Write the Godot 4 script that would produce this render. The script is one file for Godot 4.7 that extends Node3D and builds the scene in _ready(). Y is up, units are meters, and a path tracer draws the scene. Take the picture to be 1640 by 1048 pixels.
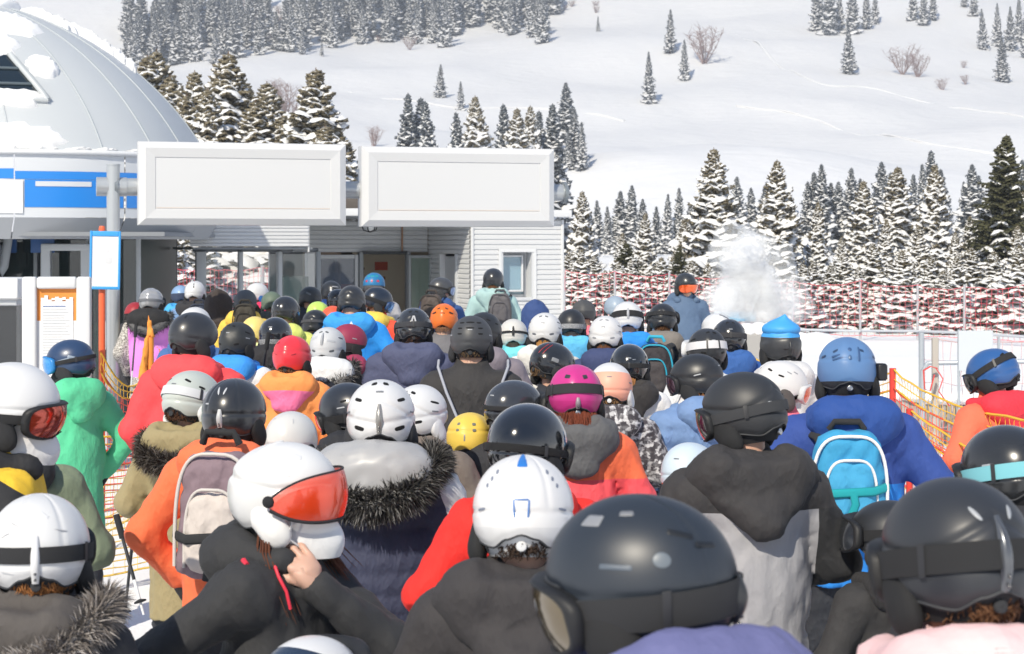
extends Node3D

# A queue of skiers in front of a lift station on a bright winter day. Metres, y up, the camera at the origin looking along -z.
const F := 2800.0
const HY := 395.0
const CX := 820.0
const EYE := 2.15
var rng := RandomNumberGenerator.new()
var mats := {}
var texs := {}
var cache := {}
var taken := {}

func at(px: float, py: float, d: float) -> Vector3:
	return Vector3((px - CX) / F * d, EYE - (py - HY) / F * d, -d)


# ---------------------------------------------------------------- geometry
class Geo:
	var v := PackedVector3Array()
	var n := PackedVector3Array()
	var i := PackedInt32Array()
	var c := PackedColorArray()

	func tri(a: int, b: int, d: int) -> void:
		i.append(a)
		i.append(b)
		i.append(d)

	func face(p: Array) -> void:   # a flat polygon, counterclockwise seen from outside
		var s := v.size()
		for q in p:
			v.append(q)
		for k in range(1, p.size() - 1):
			tri(s, s + k, s + k + 1)

	func both(p: Array) -> void:
		face(p)

	func box(c0: Vector3, size: Vector3, b := Basis.IDENTITY, bev := 0.0) -> void:
		var h := size * 0.5
		if bev <= 0.0:
			for ax in 3:
				for sg in [-1.0, 1.0]:
					var u := (ax + 1) % 3
					var w := (ax + 2) % 3
					var pts := []
					for q in [[-1, -1], [1, -1], [1, 1], [-1, 1]]:
						var p := Vector3.ZERO
						p[ax] = h[ax] * sg
						p[u] = h[u] * q[0]
						p[w] = h[w] * q[1]
						pts.append(c0 + b * p)
					if sg < 0:
						pts.reverse()
					face(pts)
			return
		bev = minf(bev, minf(h.x, minf(h.y, h.z)) * 0.95)
		var s := v.size()
		# 24 vertices: corner * 3 + axis
		for k in 8:
			var sgn := Vector3(1 if k & 1 else -1, 1 if k & 2 else -1, 1 if k & 4 else -1)
			for ax in 3:
				var p := (h - Vector3.ONE * bev) * sgn
				p[ax] = h[ax] * sgn[ax]
				v.append(c0 + b * p)
		var put := func(q: Array) -> void:
			var m := Vector3.ZERO
			for e in q:
				m += v[e]
			m = m / q.size() - c0
			var nn := (v[q[1]] - v[q[0]]).cross(v[q[2]] - v[q[0]])
			if nn.dot(m) < 0:
				q.reverse()
			for e in range(1, q.size() - 1):
				tri(q[0], q[e], q[e + 1])
		for ax in 3:
			var u := 1 << ((ax + 1) % 3)
			var w := 1 << ((ax + 2) % 3)
			for sg in 2:
				var k0 := (1 << ax) * sg
				put.call([s + k0 * 3 + ax, s + (k0 | u) * 3 + ax, s + (k0 | u | w) * 3 + ax, s + (k0 | w) * 3 + ax])
			for e in 4:
				var k1: int = (u if e & 1 else 0) | (w if e & 2 else 0)
				var k2 := k1 | (1 << ax)
				var a1 := (ax + 1) % 3
				var a2 := (ax + 2) % 3
				put.call([s + k1 * 3 + a1, s + k2 * 3 + a1, s + k2 * 3 + a2, s + k1 * 3 + a2])
		for k in 8:
			put.call([s + k * 3, s + k * 3 + 1, s + k * 3 + 2])

	func tube(pts: Array, rad, sides := 8, caps := true, flat := 1.0, upv := Vector3.UP) -> void:
		var cnt := pts.size()
		var s := v.size()
		var side := Vector3.ZERO
		for k in cnt:
			var t: Vector3 = (pts[mini(k + 1, cnt - 1)] - pts[maxi(k - 1, 0)]).normalized()
			if k == 0:
				var up := upv if absf(t.dot(upv)) < 0.95 else Vector3.RIGHT
				side = t.cross(up).normalized()
			else:
				side = (side - t * side.dot(t)).normalized()
			var o := side.cross(t).normalized()
			var r: float = rad[k] if rad is Array or rad is PackedFloat32Array else rad
			for q in sides:
				var an := TAU * q / sides
				v.append(pts[k] + side * cos(an) * r + o * sin(an) * r * flat)
		for k in cnt - 1:
			for q in sides:
				var a := s + k * sides + q
				var b := s + k * sides + (q + 1) % sides
				tri(a, b, a + sides)
				tri(b, b + sides, a + sides)
		if caps:
			for e in [0, cnt - 1]:
				var m := v.size()
				for q in sides:
					v.append(v[s + e * sides + q])
				for q in range(1, sides - 1):
					if e == 0:
						tri(m, m + q + 1, m + q)
					else:
						tri(m, m + q, m + q + 1)

	func grid(nu: int, nv: int, f: Callable, flip := false) -> void:   # f(u, v) with u, v in 0..1
		var s := v.size()
		for b in nv + 1:
			for a in nu + 1:
				v.append(f.call(float(a) / nu, float(b) / nv))
		for b in nv:
			for a in nu:
				var p := s + b * (nu + 1) + a
				var q := p + nu + 1
				if flip:
					tri(p, q, p + 1)
					tri(p + 1, q, q + 1)
				else:
					tri(p, p + 1, q)
					tri(p + 1, q + 1, q)

	func blob(c0: Vector3, r: Vector3, b := Basis.IDENTITY, seg := 10, wob := 0.0, sd := 0) -> void:
		var s := v.size()
		var rows := maxi(4, seg * 2 / 3)
		for q in rows + 1:
			var al := PI * q / rows
			for p in seg:
				var ph := TAU * p / seg
				var e := Vector3(sin(al) * cos(ph), cos(al), sin(al) * sin(ph))
				var w := 1.0
				if wob > 0.0:
					w += wob * (sin(e.x * 4.1 + sd * 1.7 + e.y * 2.3) * 0.5 + sin(e.z * 5.3 + sd * 2.9 - e.x * 3.0) * 0.5)
				v.append(c0 + b * (e * r * w))
		for q in rows:
			for p in seg:
				var a := s + q * seg + p
				var d := s + q * seg + (p + 1) % seg
				if q > 0:
					tri(a, d, a + seg)
				if q < rows - 1:
					tri(d, d + seg, a + seg)

	func lathe(prof: Array, c0: Vector3, b := Basis.IDENTITY, sides := 16) -> void:   # [r, y] rows from bottom to top
		var s := v.size()
		for q in prof:
			for p in sides:
				var an := TAU * p / sides
				v.append(c0 + b * Vector3(cos(an) * q[0], q[1], -sin(an) * q[0]))
		for q in prof.size() - 1:
			for p in sides:
				var a := s + q * sides + p
				var d := s + q * sides + (p + 1) % sides
				tri(a, d, a + sides)
				tri(d, d + sides, a + sides)

	func smooth() -> void:
		n.resize(v.size())
		n.fill(Vector3.ZERO)
		for t in range(0, i.size(), 3):
			var a := v[i[t]]
			var x := (v[i[t + 1]] - a).cross(v[i[t + 2]] - a)
			n[i[t]] += x
			n[i[t + 1]] += x
			n[i[t + 2]] += x
		for t in n.size():
			n[t] = n[t].normalized()

	func weld_smooth() -> void:   # normals shared by vertices in the same place
		smooth()
		var at_place := {}
		for t in v.size():
			var key := Vector3i(v[t] * 5000.0)
			at_place[key] = at_place.get(key, Vector3.ZERO) + n[t]
		for t in v.size():
			n[t] = (at_place[Vector3i(v[t] * 5000.0)] as Vector3).normalized()

	func add(o: Geo, x := Transform3D.IDENTITY) -> void:
		var s := v.size()
		for p in o.v:
			v.append(x * p)
		for q in o.i:
			i.append(s + q)

	func copy_in(x: Transform3D) -> Geo:
		var g := Geo.new()
		g.add(self, x)
		return g

	func split(f: Callable) -> Array:   # [where f < 0, where f >= 0], cut along f = 0
		if n.size() != v.size():
			smooth()
		var val := PackedFloat32Array()
		for p in v:
			val.append(f.call(p))
		var outs := [Geo.new(), Geo.new()]
		var maps := [{}, {}]
		for t in range(0, i.size(), 3):
			var ids := [i[t], i[t + 1], i[t + 2]]
			for side in 2:
				var g: Geo = outs[side]
				var m: Dictionary = maps[side]
				var poly := []
				for e in 3:
					var p: int = ids[e]
					var q: int = ids[(e + 1) % 3]
					var pin := (val[p] >= 0.0) == (side == 1)
					var qin := (val[q] >= 0.0) == (side == 1)
					if pin:
						if not m.has(p):
							m[p] = g.v.size()
							g.v.append(v[p])
							g.n.append(n[p])
						poly.append(m[p])
					if pin != qin:
						var key := Vector2i(mini(p, q), maxi(p, q))
						if not m.has(key):
							var w := val[p] / (val[p] - val[q])
							m[key] = g.v.size()
							g.v.append(v[p].lerp(v[q], w))
							g.n.append(n[p].lerp(n[q], w).normalized())
						poly.append(m[key])
				for e in range(1, poly.size() - 1):
					g.tri(poly[0], poly[e], poly[e + 1])
		return outs


# ---------------------------------------------------------------- smooth bodies: tapered capsules joined by a smooth minimum, meshed as surface nets
class Field:
	var a := PackedVector3Array()
	var d := PackedVector3Array()
	var s := PackedVector3Array()
	var il := PackedFloat32Array()
	var ra := PackedFloat32Array()
	var rb := PackedFloat32Array()
	var kk := PackedFloat32Array()
	var ms := PackedFloat32Array()
	var op := PackedByteArray()
	var cuts: Array[Plane] = []
	var noise: FastNoiseLite
	var amp := 0.0
	var nscale := Vector3.ONE
	var quilt := 0.0
	var quilt_amp := 0.0
	var lo := Vector3.ONE * 1e6
	var hi := Vector3.ONE * -1e6

	func bone(p: Vector3, q: Vector3, r0: float, r1: float, k := 0.04, sc := Vector3.ONE, sub := false) -> void:
		a.append(p)
		var dd := (q - p) * sc
		d.append(dd)
		s.append(sc)
		il.append(1.0 / maxf(dd.length_squared(), 1e-9))
		ra.append(r0)
		rb.append(r1)
		kk.append(k)
		ms.append(1.0 / maxf(sc.x, maxf(sc.y, sc.z)))
		op.append(1 if sub else 0)
		if not sub:
			var r := Vector3.ONE * maxf(r0, r1) / sc + Vector3.ONE * 0.02
			lo = lo.min(p.min(q) - r)
			hi = hi.max(p.max(q) + r)

	func ball(p: Vector3, r: Vector3, k := 0.03, sub := false) -> void:
		var m := maxf(r.x, maxf(r.y, r.z))
		bone(p, p, m, m, k, Vector3(m / r.x, m / r.y, m / r.z), sub)

	func one(p: Vector3, j: int) -> float:
		var pa := (p - a[j]) * s[j]
		var h := clampf(pa.dot(d[j]) * il[j], 0.0, 1.0)
		return ((pa - d[j] * h).length() - ra[j] - (rb[j] - ra[j]) * h) * ms[j]

	func value(p: Vector3, list: PackedInt32Array) -> float:
		var r := 10.0
		for j in list:
			var pa := (p - a[j]) * s[j]
			var h := clampf(pa.dot(d[j]) * il[j], 0.0, 1.0)
			var q := ((pa - d[j] * h).length() - ra[j] - (rb[j] - ra[j]) * h) * ms[j]
			var k := kk[j]
			if op[j]:
				q = -q
				var e := maxf(k - absf(r - q), 0.0)
				r = maxf(r, q) + e * e / (4.0 * k)
			else:
				var e := maxf(k - absf(r - q), 0.0)
				r = minf(r, q) - e * e / (4.0 * k)
		for c in cuts:
			r = maxf(r, c.distance_to(p))
		if absf(r) < 0.05:
			if amp > 0.0:
				r += amp * noise.get_noise_3dv(p * nscale)
			if quilt > 0.0:
				r -= quilt_amp * sqrt(absf(sin(p.y * quilt)))
		return r

	func net(cell: float) -> Geo:
		var g := Geo.new()
		var B := 4
		var bs := cell * B
		var org := lo - Vector3.ONE * cell
		var nb := Vector3i(((hi - lo) / bs).ceil()) + Vector3i.ONE
		var nx := nb.x * B + 1
		var ny := nb.y * B + 1
		var nz := nb.z * B + 1
		var sy := nx
		var sz := nx * ny
		var val := PackedFloat32Array()
		val.resize(nx * ny * nz)
		val.fill(99.0)
		var half := bs * 0.867 + amp + quilt_amp
		var active := []
		for bz in nb.z:
			for by in nb.y:
				for bx in nb.x:
					var c := org + (Vector3(bx, by, bz) + Vector3.ONE * 0.5) * bs
					var list := PackedInt32Array()
					for j in a.size():
						if one(c, j) < half + kk[j]:
							list.append(j)
					if list.is_empty():
						continue
					var m := value(c, list)
					if absf(m) > half + cell:
						continue
					active.append(Vector3i(bx, by, bz) * B)
					for z in range(bz * B, bz * B + B + 1):
						for y in range(by * B, by * B + B + 1):
							var at0 := z * sz + y * sy + bx * B
							for x in B + 1:
								if val[at0 + x] > 90.0:
									val[at0 + x] = value(org + Vector3(bx * B + x, y, z) * cell, list)
		var id := {}
		var off := [0, 1, sy, sy + 1, sz, sz + 1, sz + sy, sz + sy + 1]
		var e0 := [0, 0, 0, 1, 1, 2, 2, 3, 4, 4, 5, 6]
		var e1 := [1, 2, 4, 3, 5, 3, 6, 7, 5, 6, 7, 7]
		var cells := PackedInt32Array()
		for b in active:
			for z in range(b.z, b.z + B):
				for y in range(b.y, b.y + B):
					for x in range(b.x, b.x + B):
						var o: int = z * sz + y * sy + x
						var f0 := val[o] < 0.0
						if (val[o + 1] < 0.0) == f0 and (val[o + sy] < 0.0) == f0 and (val[o + sy + 1] < 0.0) == f0 and (val[o + sz] < 0.0) == f0 and (val[o + sz + 1] < 0.0) == f0 and (val[o + sz + sy] < 0.0) == f0 and (val[o + sz + sy + 1] < 0.0) == f0:
							continue
						var sum := Vector3.ZERO
						var cnt := 0
						for e in 12:
							var p: int = e0[e]
							var q: int = e1[e]
							var vp := val[o + off[p]]
							var vq := val[o + off[q]]
							if (vp < 0.0) != (vq < 0.0):
								var w := vp / (vp - vq)
								sum += Vector3(p & 1, (p >> 1) & 1, p >> 2).lerp(Vector3(q & 1, (q >> 1) & 1, q >> 2), w)
								cnt += 1
						id[o] = g.v.size()
						cells.append(o)
						g.v.append(org + (Vector3(x, y, z) + sum / cnt) * cell)
		var dirs := [[1, sy, sz], [sy, sz, 1], [sz, 1, sy]]
		for o in cells:
			var f0 := val[o] < 0.0
			for e in dirs:
				if (val[o + e[0]] < 0.0) == f0:
					continue
				var p: int = o - e[1]
				var q: int = o - e[2]
				var r: int = o - e[1] - e[2]
				if not (id.has(p) and id.has(q) and id.has(r)):
					continue
				if f0:
					g.tri(id[r], id[p], id[o])
					g.tri(id[r], id[o], id[q])
				else:
					g.tri(id[r], id[o], id[p])
					g.tri(id[r], id[q], id[o])
		g.smooth()
		return g


func all_of(f: Field) -> PackedInt32Array:
	return PackedInt32Array(range(f.a.size()))


# ---------------------------------------------------------------- nodes
func numbered(called: String) -> String:
	var k: int = taken.get(called, 0)
	taken[called] = k + 1
	return called if k == 0 else "%s_%03d" % [called, k]


func to_mesh(parts: Array) -> ArrayMesh:   # [Geo, Material] pairs
	var m := ArrayMesh.new()
	for q in parts:
		var g: Geo = q[0]
		if g.i.is_empty():
			continue
		if g.n.size() != g.v.size():
			g.smooth()
		var flipped := PackedInt32Array()
		flipped.resize(g.i.size())
		for t in range(0, g.i.size(), 3):
			flipped[t] = g.i[t]
			flipped[t + 1] = g.i[t + 2]
			flipped[t + 2] = g.i[t + 1]
		var arr := []
		arr.resize(Mesh.ARRAY_MAX)
		arr[Mesh.ARRAY_VERTEX] = g.v
		arr[Mesh.ARRAY_NORMAL] = g.n
		if g.c.size() == g.v.size():
			arr[Mesh.ARRAY_COLOR] = g.c
		arr[Mesh.ARRAY_INDEX] = flipped
		m.add_surface_from_arrays(Mesh.PRIMITIVE_TRIANGLES, arr)
		m.surface_set_material(m.get_surface_count() - 1, q[1])
	return m


func hang(parent: Node, called: String, mesh: Mesh, x := Transform3D.IDENTITY, over: Material = null) -> MeshInstance3D:
	var o := MeshInstance3D.new()
	o.mesh = mesh
	o.transform = x
	if over:
		o.material_override = over
	o.name = numbered(called) if parent == self else called
	parent.add_child(o, true)
	return o


func put(parent: Node, called: String, g: Geo, m: Material, x := Transform3D.IDENTITY) -> MeshInstance3D:
	return hang(parent, called, to_mesh([[g, m]]), x)


func tag(o: Node, label: String, category := "", group := "", kind := "") -> Node:
	if label:
		o.set_meta("label", label)
	if category:
		o.set_meta("category", category)
	if group:
		o.set_meta("group", group)
	if kind:
		o.set_meta("kind", kind)
	return o


func thing(called: String, label: String, category: String, x := Transform3D.IDENTITY, group := "") -> Node3D:
	var o := Node3D.new()
	o.name = numbered(called)
	add_child(o)
	o.transform = x
	tag(o, label, category, group)
	return o


func copy_of(o: Node3D, x: Transform3D, label := "") -> Node3D:
	var r: Node3D = o.duplicate()
	r.name = numbered(str(o.name).rstrip("0123456789").rstrip("_"))
	add_child(r)
	r.transform = x
	if label:
		r.set_meta("label", label)
	return r


# ---------------------------------------------------------------- materials
func noise_tex(key: String, freq: float, normal: bool, bump := 4.0, kind := FastNoiseLite.TYPE_SIMPLEX_SMOOTH, oct := 4, ridged := false) -> NoiseTexture2D:
	if texs.has(key):
		return texs[key]
	var t := NoiseTexture2D.new()
	var fn := FastNoiseLite.new()
	fn.seed = key.hash() % 1000
	fn.noise_type = kind
	fn.frequency = freq
	fn.fractal_octaves = oct
	if ridged:
		fn.fractal_type = FastNoiseLite.FRACTAL_RIDGED
	t.noise = fn
	t.width = 512
	t.height = 512
	t.seamless = true
	t.as_normal_map = normal
	t.bump_strength = bump
	texs[key] = t
	return t


func relief(m: StandardMaterial3D, t: Texture2D, scale: float, strength: float) -> void:
	m.normal_enabled = true
	m.normal_texture = t
	m.normal_scale = strength
	m.uv1_triplanar = true
	m.uv1_scale = Vector3.ONE * scale


func C(hex: String, k := 0.8) -> Color:   # a colour as the photograph shows it in sun, taken down to the base colour of the stuff
	var c := Color(hex).srgb_to_linear() * k
	return Color(c.r, c.g, c.b).linear_to_srgb()


func cloth(hex: String, crease := 0.6, k := 0.82) -> StandardMaterial3D:
	var key := "cloth%s%s%s" % [hex, crease, k]
	if not mats.has(key):
		var m := StandardMaterial3D.new()
		m.albedo_color = C(hex, k)
		m.roughness = 0.78
		m.metallic_specular = 0.4
		m.rim_enabled = true
		m.rim = 0.12
		m.rim_tint = 0.5
		relief(m, noise_tex("crease", 0.010, true, 13.0, FastNoiseLite.TYPE_SIMPLEX_SMOOTH, 3, true), 2.0, crease * 0.62)
		if crease > 0.0:
			m.uv1_scale = Vector3(2.7, 1.15, 2.7)
		mats[key] = m
	return mats[key]


func shiny(hex: String, rough := 0.3, coat := 0.0, k := 0.8, metal := 0.0) -> StandardMaterial3D:
	var key := "shiny%s%s%s%s%s" % [hex, rough, coat, k, metal]
	if not mats.has(key):
		var m := StandardMaterial3D.new()
		m.albedo_color = C(hex, k)
		m.roughness = rough
		m.metallic = metal
		if coat > 0.0:
			m.clearcoat_enabled = true
			m.clearcoat = coat
			m.clearcoat_roughness = 0.12
		mats[key] = m
	return mats[key]


func matte(hex: String, k := 0.8, rough := 0.9) -> StandardMaterial3D:
	var key := "matte%s%s%s" % [hex, k, rough]
	if not mats.has(key):
		var m := StandardMaterial3D.new()
		m.albedo_color = C(hex, k)
		m.roughness = rough
		mats[key] = m
	return mats[key]


func pane(alpha := 0.25, hex := "203038") -> StandardMaterial3D:
	var key := "pane%s%s" % [alpha, hex]
	if not mats.has(key):
		var m := StandardMaterial3D.new()
		m.transparency = BaseMaterial3D.TRANSPARENCY_ALPHA
		m.albedo_color = Color(Color(hex), alpha)
		m.roughness = 0.03
		m.metallic_specular = 0.6
		mats[key] = m
	return mats[key]


func hill_mat() -> StandardMaterial3D:
	if not mats.has("hill"):
		var m: StandardMaterial3D = snow_mat().duplicate()
		relief(m, noise_tex("windpack", 0.012, true, 8.0, FastNoiseLite.TYPE_SIMPLEX_SMOOTH, 5), 0.022, 0.45)
		m.uv1_scale = Vector3(0.02, 0.02, 0.05)
		mats["hill"] = m
	return mats["hill"]


func snow_mat(k := 1.0) -> StandardMaterial3D:
	var key := "snow%s" % k
	if not mats.has(key):
		var m := StandardMaterial3D.new()
		m.albedo_color = Color(0.80 * k, 0.805 * k, 0.81 * k).linear_to_srgb()
		m.roughness = 0.85
		m.metallic_specular = 0.3
		relief(m, noise_tex("snowgrain", 0.03, true, 5.0), 1.5, 0.35)
		mats[key] = m
	return mats[key]


# ---------------------------------------------------------------- helmets
const RIM := [[0, 0.022], [45, 0.016], [70, -0.03], [98, -0.062], [140, -0.076], [163, -0.056], [180, -0.046]]

func rim_y(ph: float) -> float:
	var a := absf(rad_to_deg(wrapf(ph, -PI, PI)))
	for k in range(1, RIM.size()):
		if a <= RIM[k][0]:
			return lerpf(RIM[k - 1][1], RIM[k][1], smoothstep(RIM[k - 1][0], RIM[k][0], a))
	return RIM[-1][1]


func dome_pt(ph: float, y: float, off := 0.0) -> Vector3:   # a point on the helmet's ellipsoid; ph 0 is the brow, PI the nape
	var b := 0.14
	var rho := sqrt(maxf(0.0, 1.0 - pow(clampf(y / b, 0.0, 1.0), 2.25))) if y >= 0.0 else 1.0 - 0.55 * pow(y / b, 2)
	var cz := 0.144 if cos(ph) > 0 else 0.154
	var p := Vector3(sin(ph) * 0.121 * rho, y, -cos(ph) * cz * rho)
	if off != 0.0:
		p += Vector3(p.x / 0.0146, p.y / 0.0231 if y > 0 else p.y / 0.05, p.z / (cz * cz)).normalized() * off
	return p


func shell_off(st: String, ph: float, y: float) -> float:
	var back := maxf(0.0, -cos(ph))
	var o := 0.0
	var dp := absf(wrapf(ph - PI, -PI, PI))
	match st:
		"ridge":
			o += 0.006 * exp(-pow(dp / 0.22, 2)) * smoothstep(0.15, 0.08, y)
			o -= 0.006 * exp(-pow((y - 0.03 - 0.03 * back) / 0.009, 2))
			o += 0.004 * exp(-pow((absf(wrapf(ph, -PI, PI)) - 2.2) / 0.18, 2)) * smoothstep(-0.05, 0.05, y)
		"wing":
			o -= 0.005 * exp(-pow((y - 0.075 + 0.06 * dp) / 0.009, 2)) * smoothstep(0.0, 0.3, back)
			o -= 0.005 * exp(-pow((y + 0.012 - 0.02 * dp) / 0.008, 2))
			o += 0.005 * back * smoothstep(0.0, -0.05, y)
		"brim":
			o += 0.018 * exp(-pow(wrapf(ph, -PI, PI) / 0.7, 2)) * smoothstep(0.05, 0.02, y)
			o -= 0.003 * exp(-pow((y - 0.045) / 0.007, 2))
			o += 0.003 * sin(ph * 6.0) * smoothstep(0.14, 0.1, y) * smoothstep(-0.02, 0.04, y)
		"panel":
			o -= 0.004 * exp(-pow((y - 0.005) / 0.006, 2))
			o -= 0.003 * exp(-pow((dp - 0.55) / 0.05, 2)) * smoothstep(0.0, 0.03, y)
			o += 0.004 * smoothstep(0.0, -0.04, y) * back
		_:
			o -= 0.0045 * exp(-pow((y + 0.015) / 0.006, 2)) * smoothstep(-0.2, 0.3, -cos(ph))
	return o


func shell_geo(st: String, fine: bool) -> Geo:
	var key := "shell_%s_%s" % [st, fine]
	if cache.has(key):
		return cache[key]
	var g := Geo.new()
	var nu := 128 if fine else 64
	var nv := 64 if fine else 32
	var f := func(u: float, w: float) -> Vector3:
		var ph := u * TAU
		var ry := rim_y(ph)
		var lip := 0.0
		var t := w * 1.12
		if t > 1.0:   # the rim turns under
			lip = (t - 1.0) / 0.12
			t = 1.0
		var al := t * acos(clampf(ry / 0.14, -1, 1))
		var y := 0.14 * cos(al)
		if lip > 0.0:
			return dome_pt(ph, y - 0.002 + 0.004 * absf(lip - 0.4), shell_off(st, ph, y) - 0.022 * lip)
		return dome_pt(ph, y, shell_off(st, ph, y) - 0.003 * smoothstep(0.93, 1.0, t))
	g.grid(nu, nv, f)
	g.weld_smooth()
	cache[key] = g
	return g


func band_geo(p0: float, p1: float, yf: float, yb: float, hw: float, off: float, thick := 0.0035, seg := 36) -> Geo:
	var g := Geo.new()
	var prof := [[-1.0, 0.0], [-0.96, 1.0], [0.96, 1.0], [1.0, 0.0]]
	var f := func(u: float, w: float) -> Vector3:
		var ph := deg_to_rad(lerpf(p0, p1, u))
		var q = prof[int(round(w * 3))]
		var yc := lerpf(yf, yb, 0.5 - 0.5 * cos(ph))
		return dome_pt(ph, yc + hw * q[0], off + thick * q[1])
	g.grid(seg, 3, f, true)
	return g


func slot_geo(phd: float, y: float, hw: float, hh: float, tilt: float, off := 0.0012, pw := 3.0) -> Geo:
	var g := Geo.new()
	if y > 0.0:
		y *= 0.93
	var ct := cos(deg_to_rad(tilt))
	var sn := sin(deg_to_rad(tilt))
	var rr := 0.121 * sqrt(maxf(0.06, 1.0 - pow(maxf(y, 0) / 0.14, 2)))
	var c := g.v.size()
	g.v.append(dome_pt(deg_to_rad(phd), y, off - 0.0004))
	for ring in [[0.8, off], [1.0, off - 0.0015]]:
		for k in 16:
			var an := TAU * k / 16
			var ex: float = pow(absf(cos(an)), 2.0 / pw) * signf(cos(an)) * hw * ring[0]
			var ey: float = pow(absf(sin(an)), 2.0 / pw) * signf(sin(an)) * hh * ring[0]
			var dx: float = ex * ct - ey * sn
			var dy: float = ex * sn + ey * ct
			g.v.append(dome_pt(deg_to_rad(phd) + dx / rr, y + dy, ring[1]))
	for k in 16:
		var k2 := (k + 1) % 16
		g.tri(c, c + 1 + k2, c + 1 + k)
		g.tri(c + 1 + k, c + 1 + k2, c + 17 + k)
		g.tri(c + 1 + k2, c + 17 + k2, c + 17 + k)
	return g


const VENTS := {
	"slots": [[148, 0.104, 0.013, 0.0035, 0], [180, 0.106, 0.02, 0.0035, 0], [212, 0.104, 0.013, 0.0035, 0], [148, 0.07, 0.013, 0.0035, 0], [180, 0.072, 0.02, 0.0035, 0], [212, 0.07, 0.013, 0.0035, 0], [150, 0.036, 0.013, 0.0035, 0], [210, 0.036, 0.013, 0.0035, 0]],
	"air": [[160, 0.134, 0.008, 0.004, 10], [200, 0.134, 0.008, 0.004, -10], [136, 0.075, 0.016, 0.0045, -10], [224, 0.075, 0.016, 0.0045, 10], [145, -0.028, 0.019, 0.006, -14], [215, -0.028, 0.019, 0.006, 14]],
	"pair": [[150, 0.085, 0.013, 0.004, 22], [210, 0.085, 0.013, 0.004, -22], [118, 0.06, 0.012, 0.004, 14], [242, 0.06, 0.012, 0.004, -14]],
	"low": [[148, -0.02, 0.015, 0.0055, -12], [212, -0.02, 0.015, 0.0055, 12], [165, 0.115, 0.01, 0.004, 20], [195, 0.115, 0.01, 0.004, -20], [110, 0.07, 0.018, 0.004, 14], [250, 0.07, 0.018, 0.004, -14]],
	"dots": [[140, 0.105, 0.003, 0.0045, 30], [136, 0.088, 0.003, 0.0045, 30], [132, 0.071, 0.003, 0.0045, 30], [220, 0.105, 0.003, 0.0045, -30], [224, 0.088, 0.003, 0.0045, -30], [228, 0.071, 0.003, 0.0045, -30], [128, 0.012, 0.012, 0.0022, 8], [232, 0.012, 0.012, 0.0022, -8]],
	"four": [[158, 0.085, 0.008, 0.0055, 0], [202, 0.085, 0.008, 0.0055, 0], [158, 0.052, 0.008, 0.0055, 0], [202, 0.052, 0.008, 0.0055, 0]],
	"none": [],
}


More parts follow.
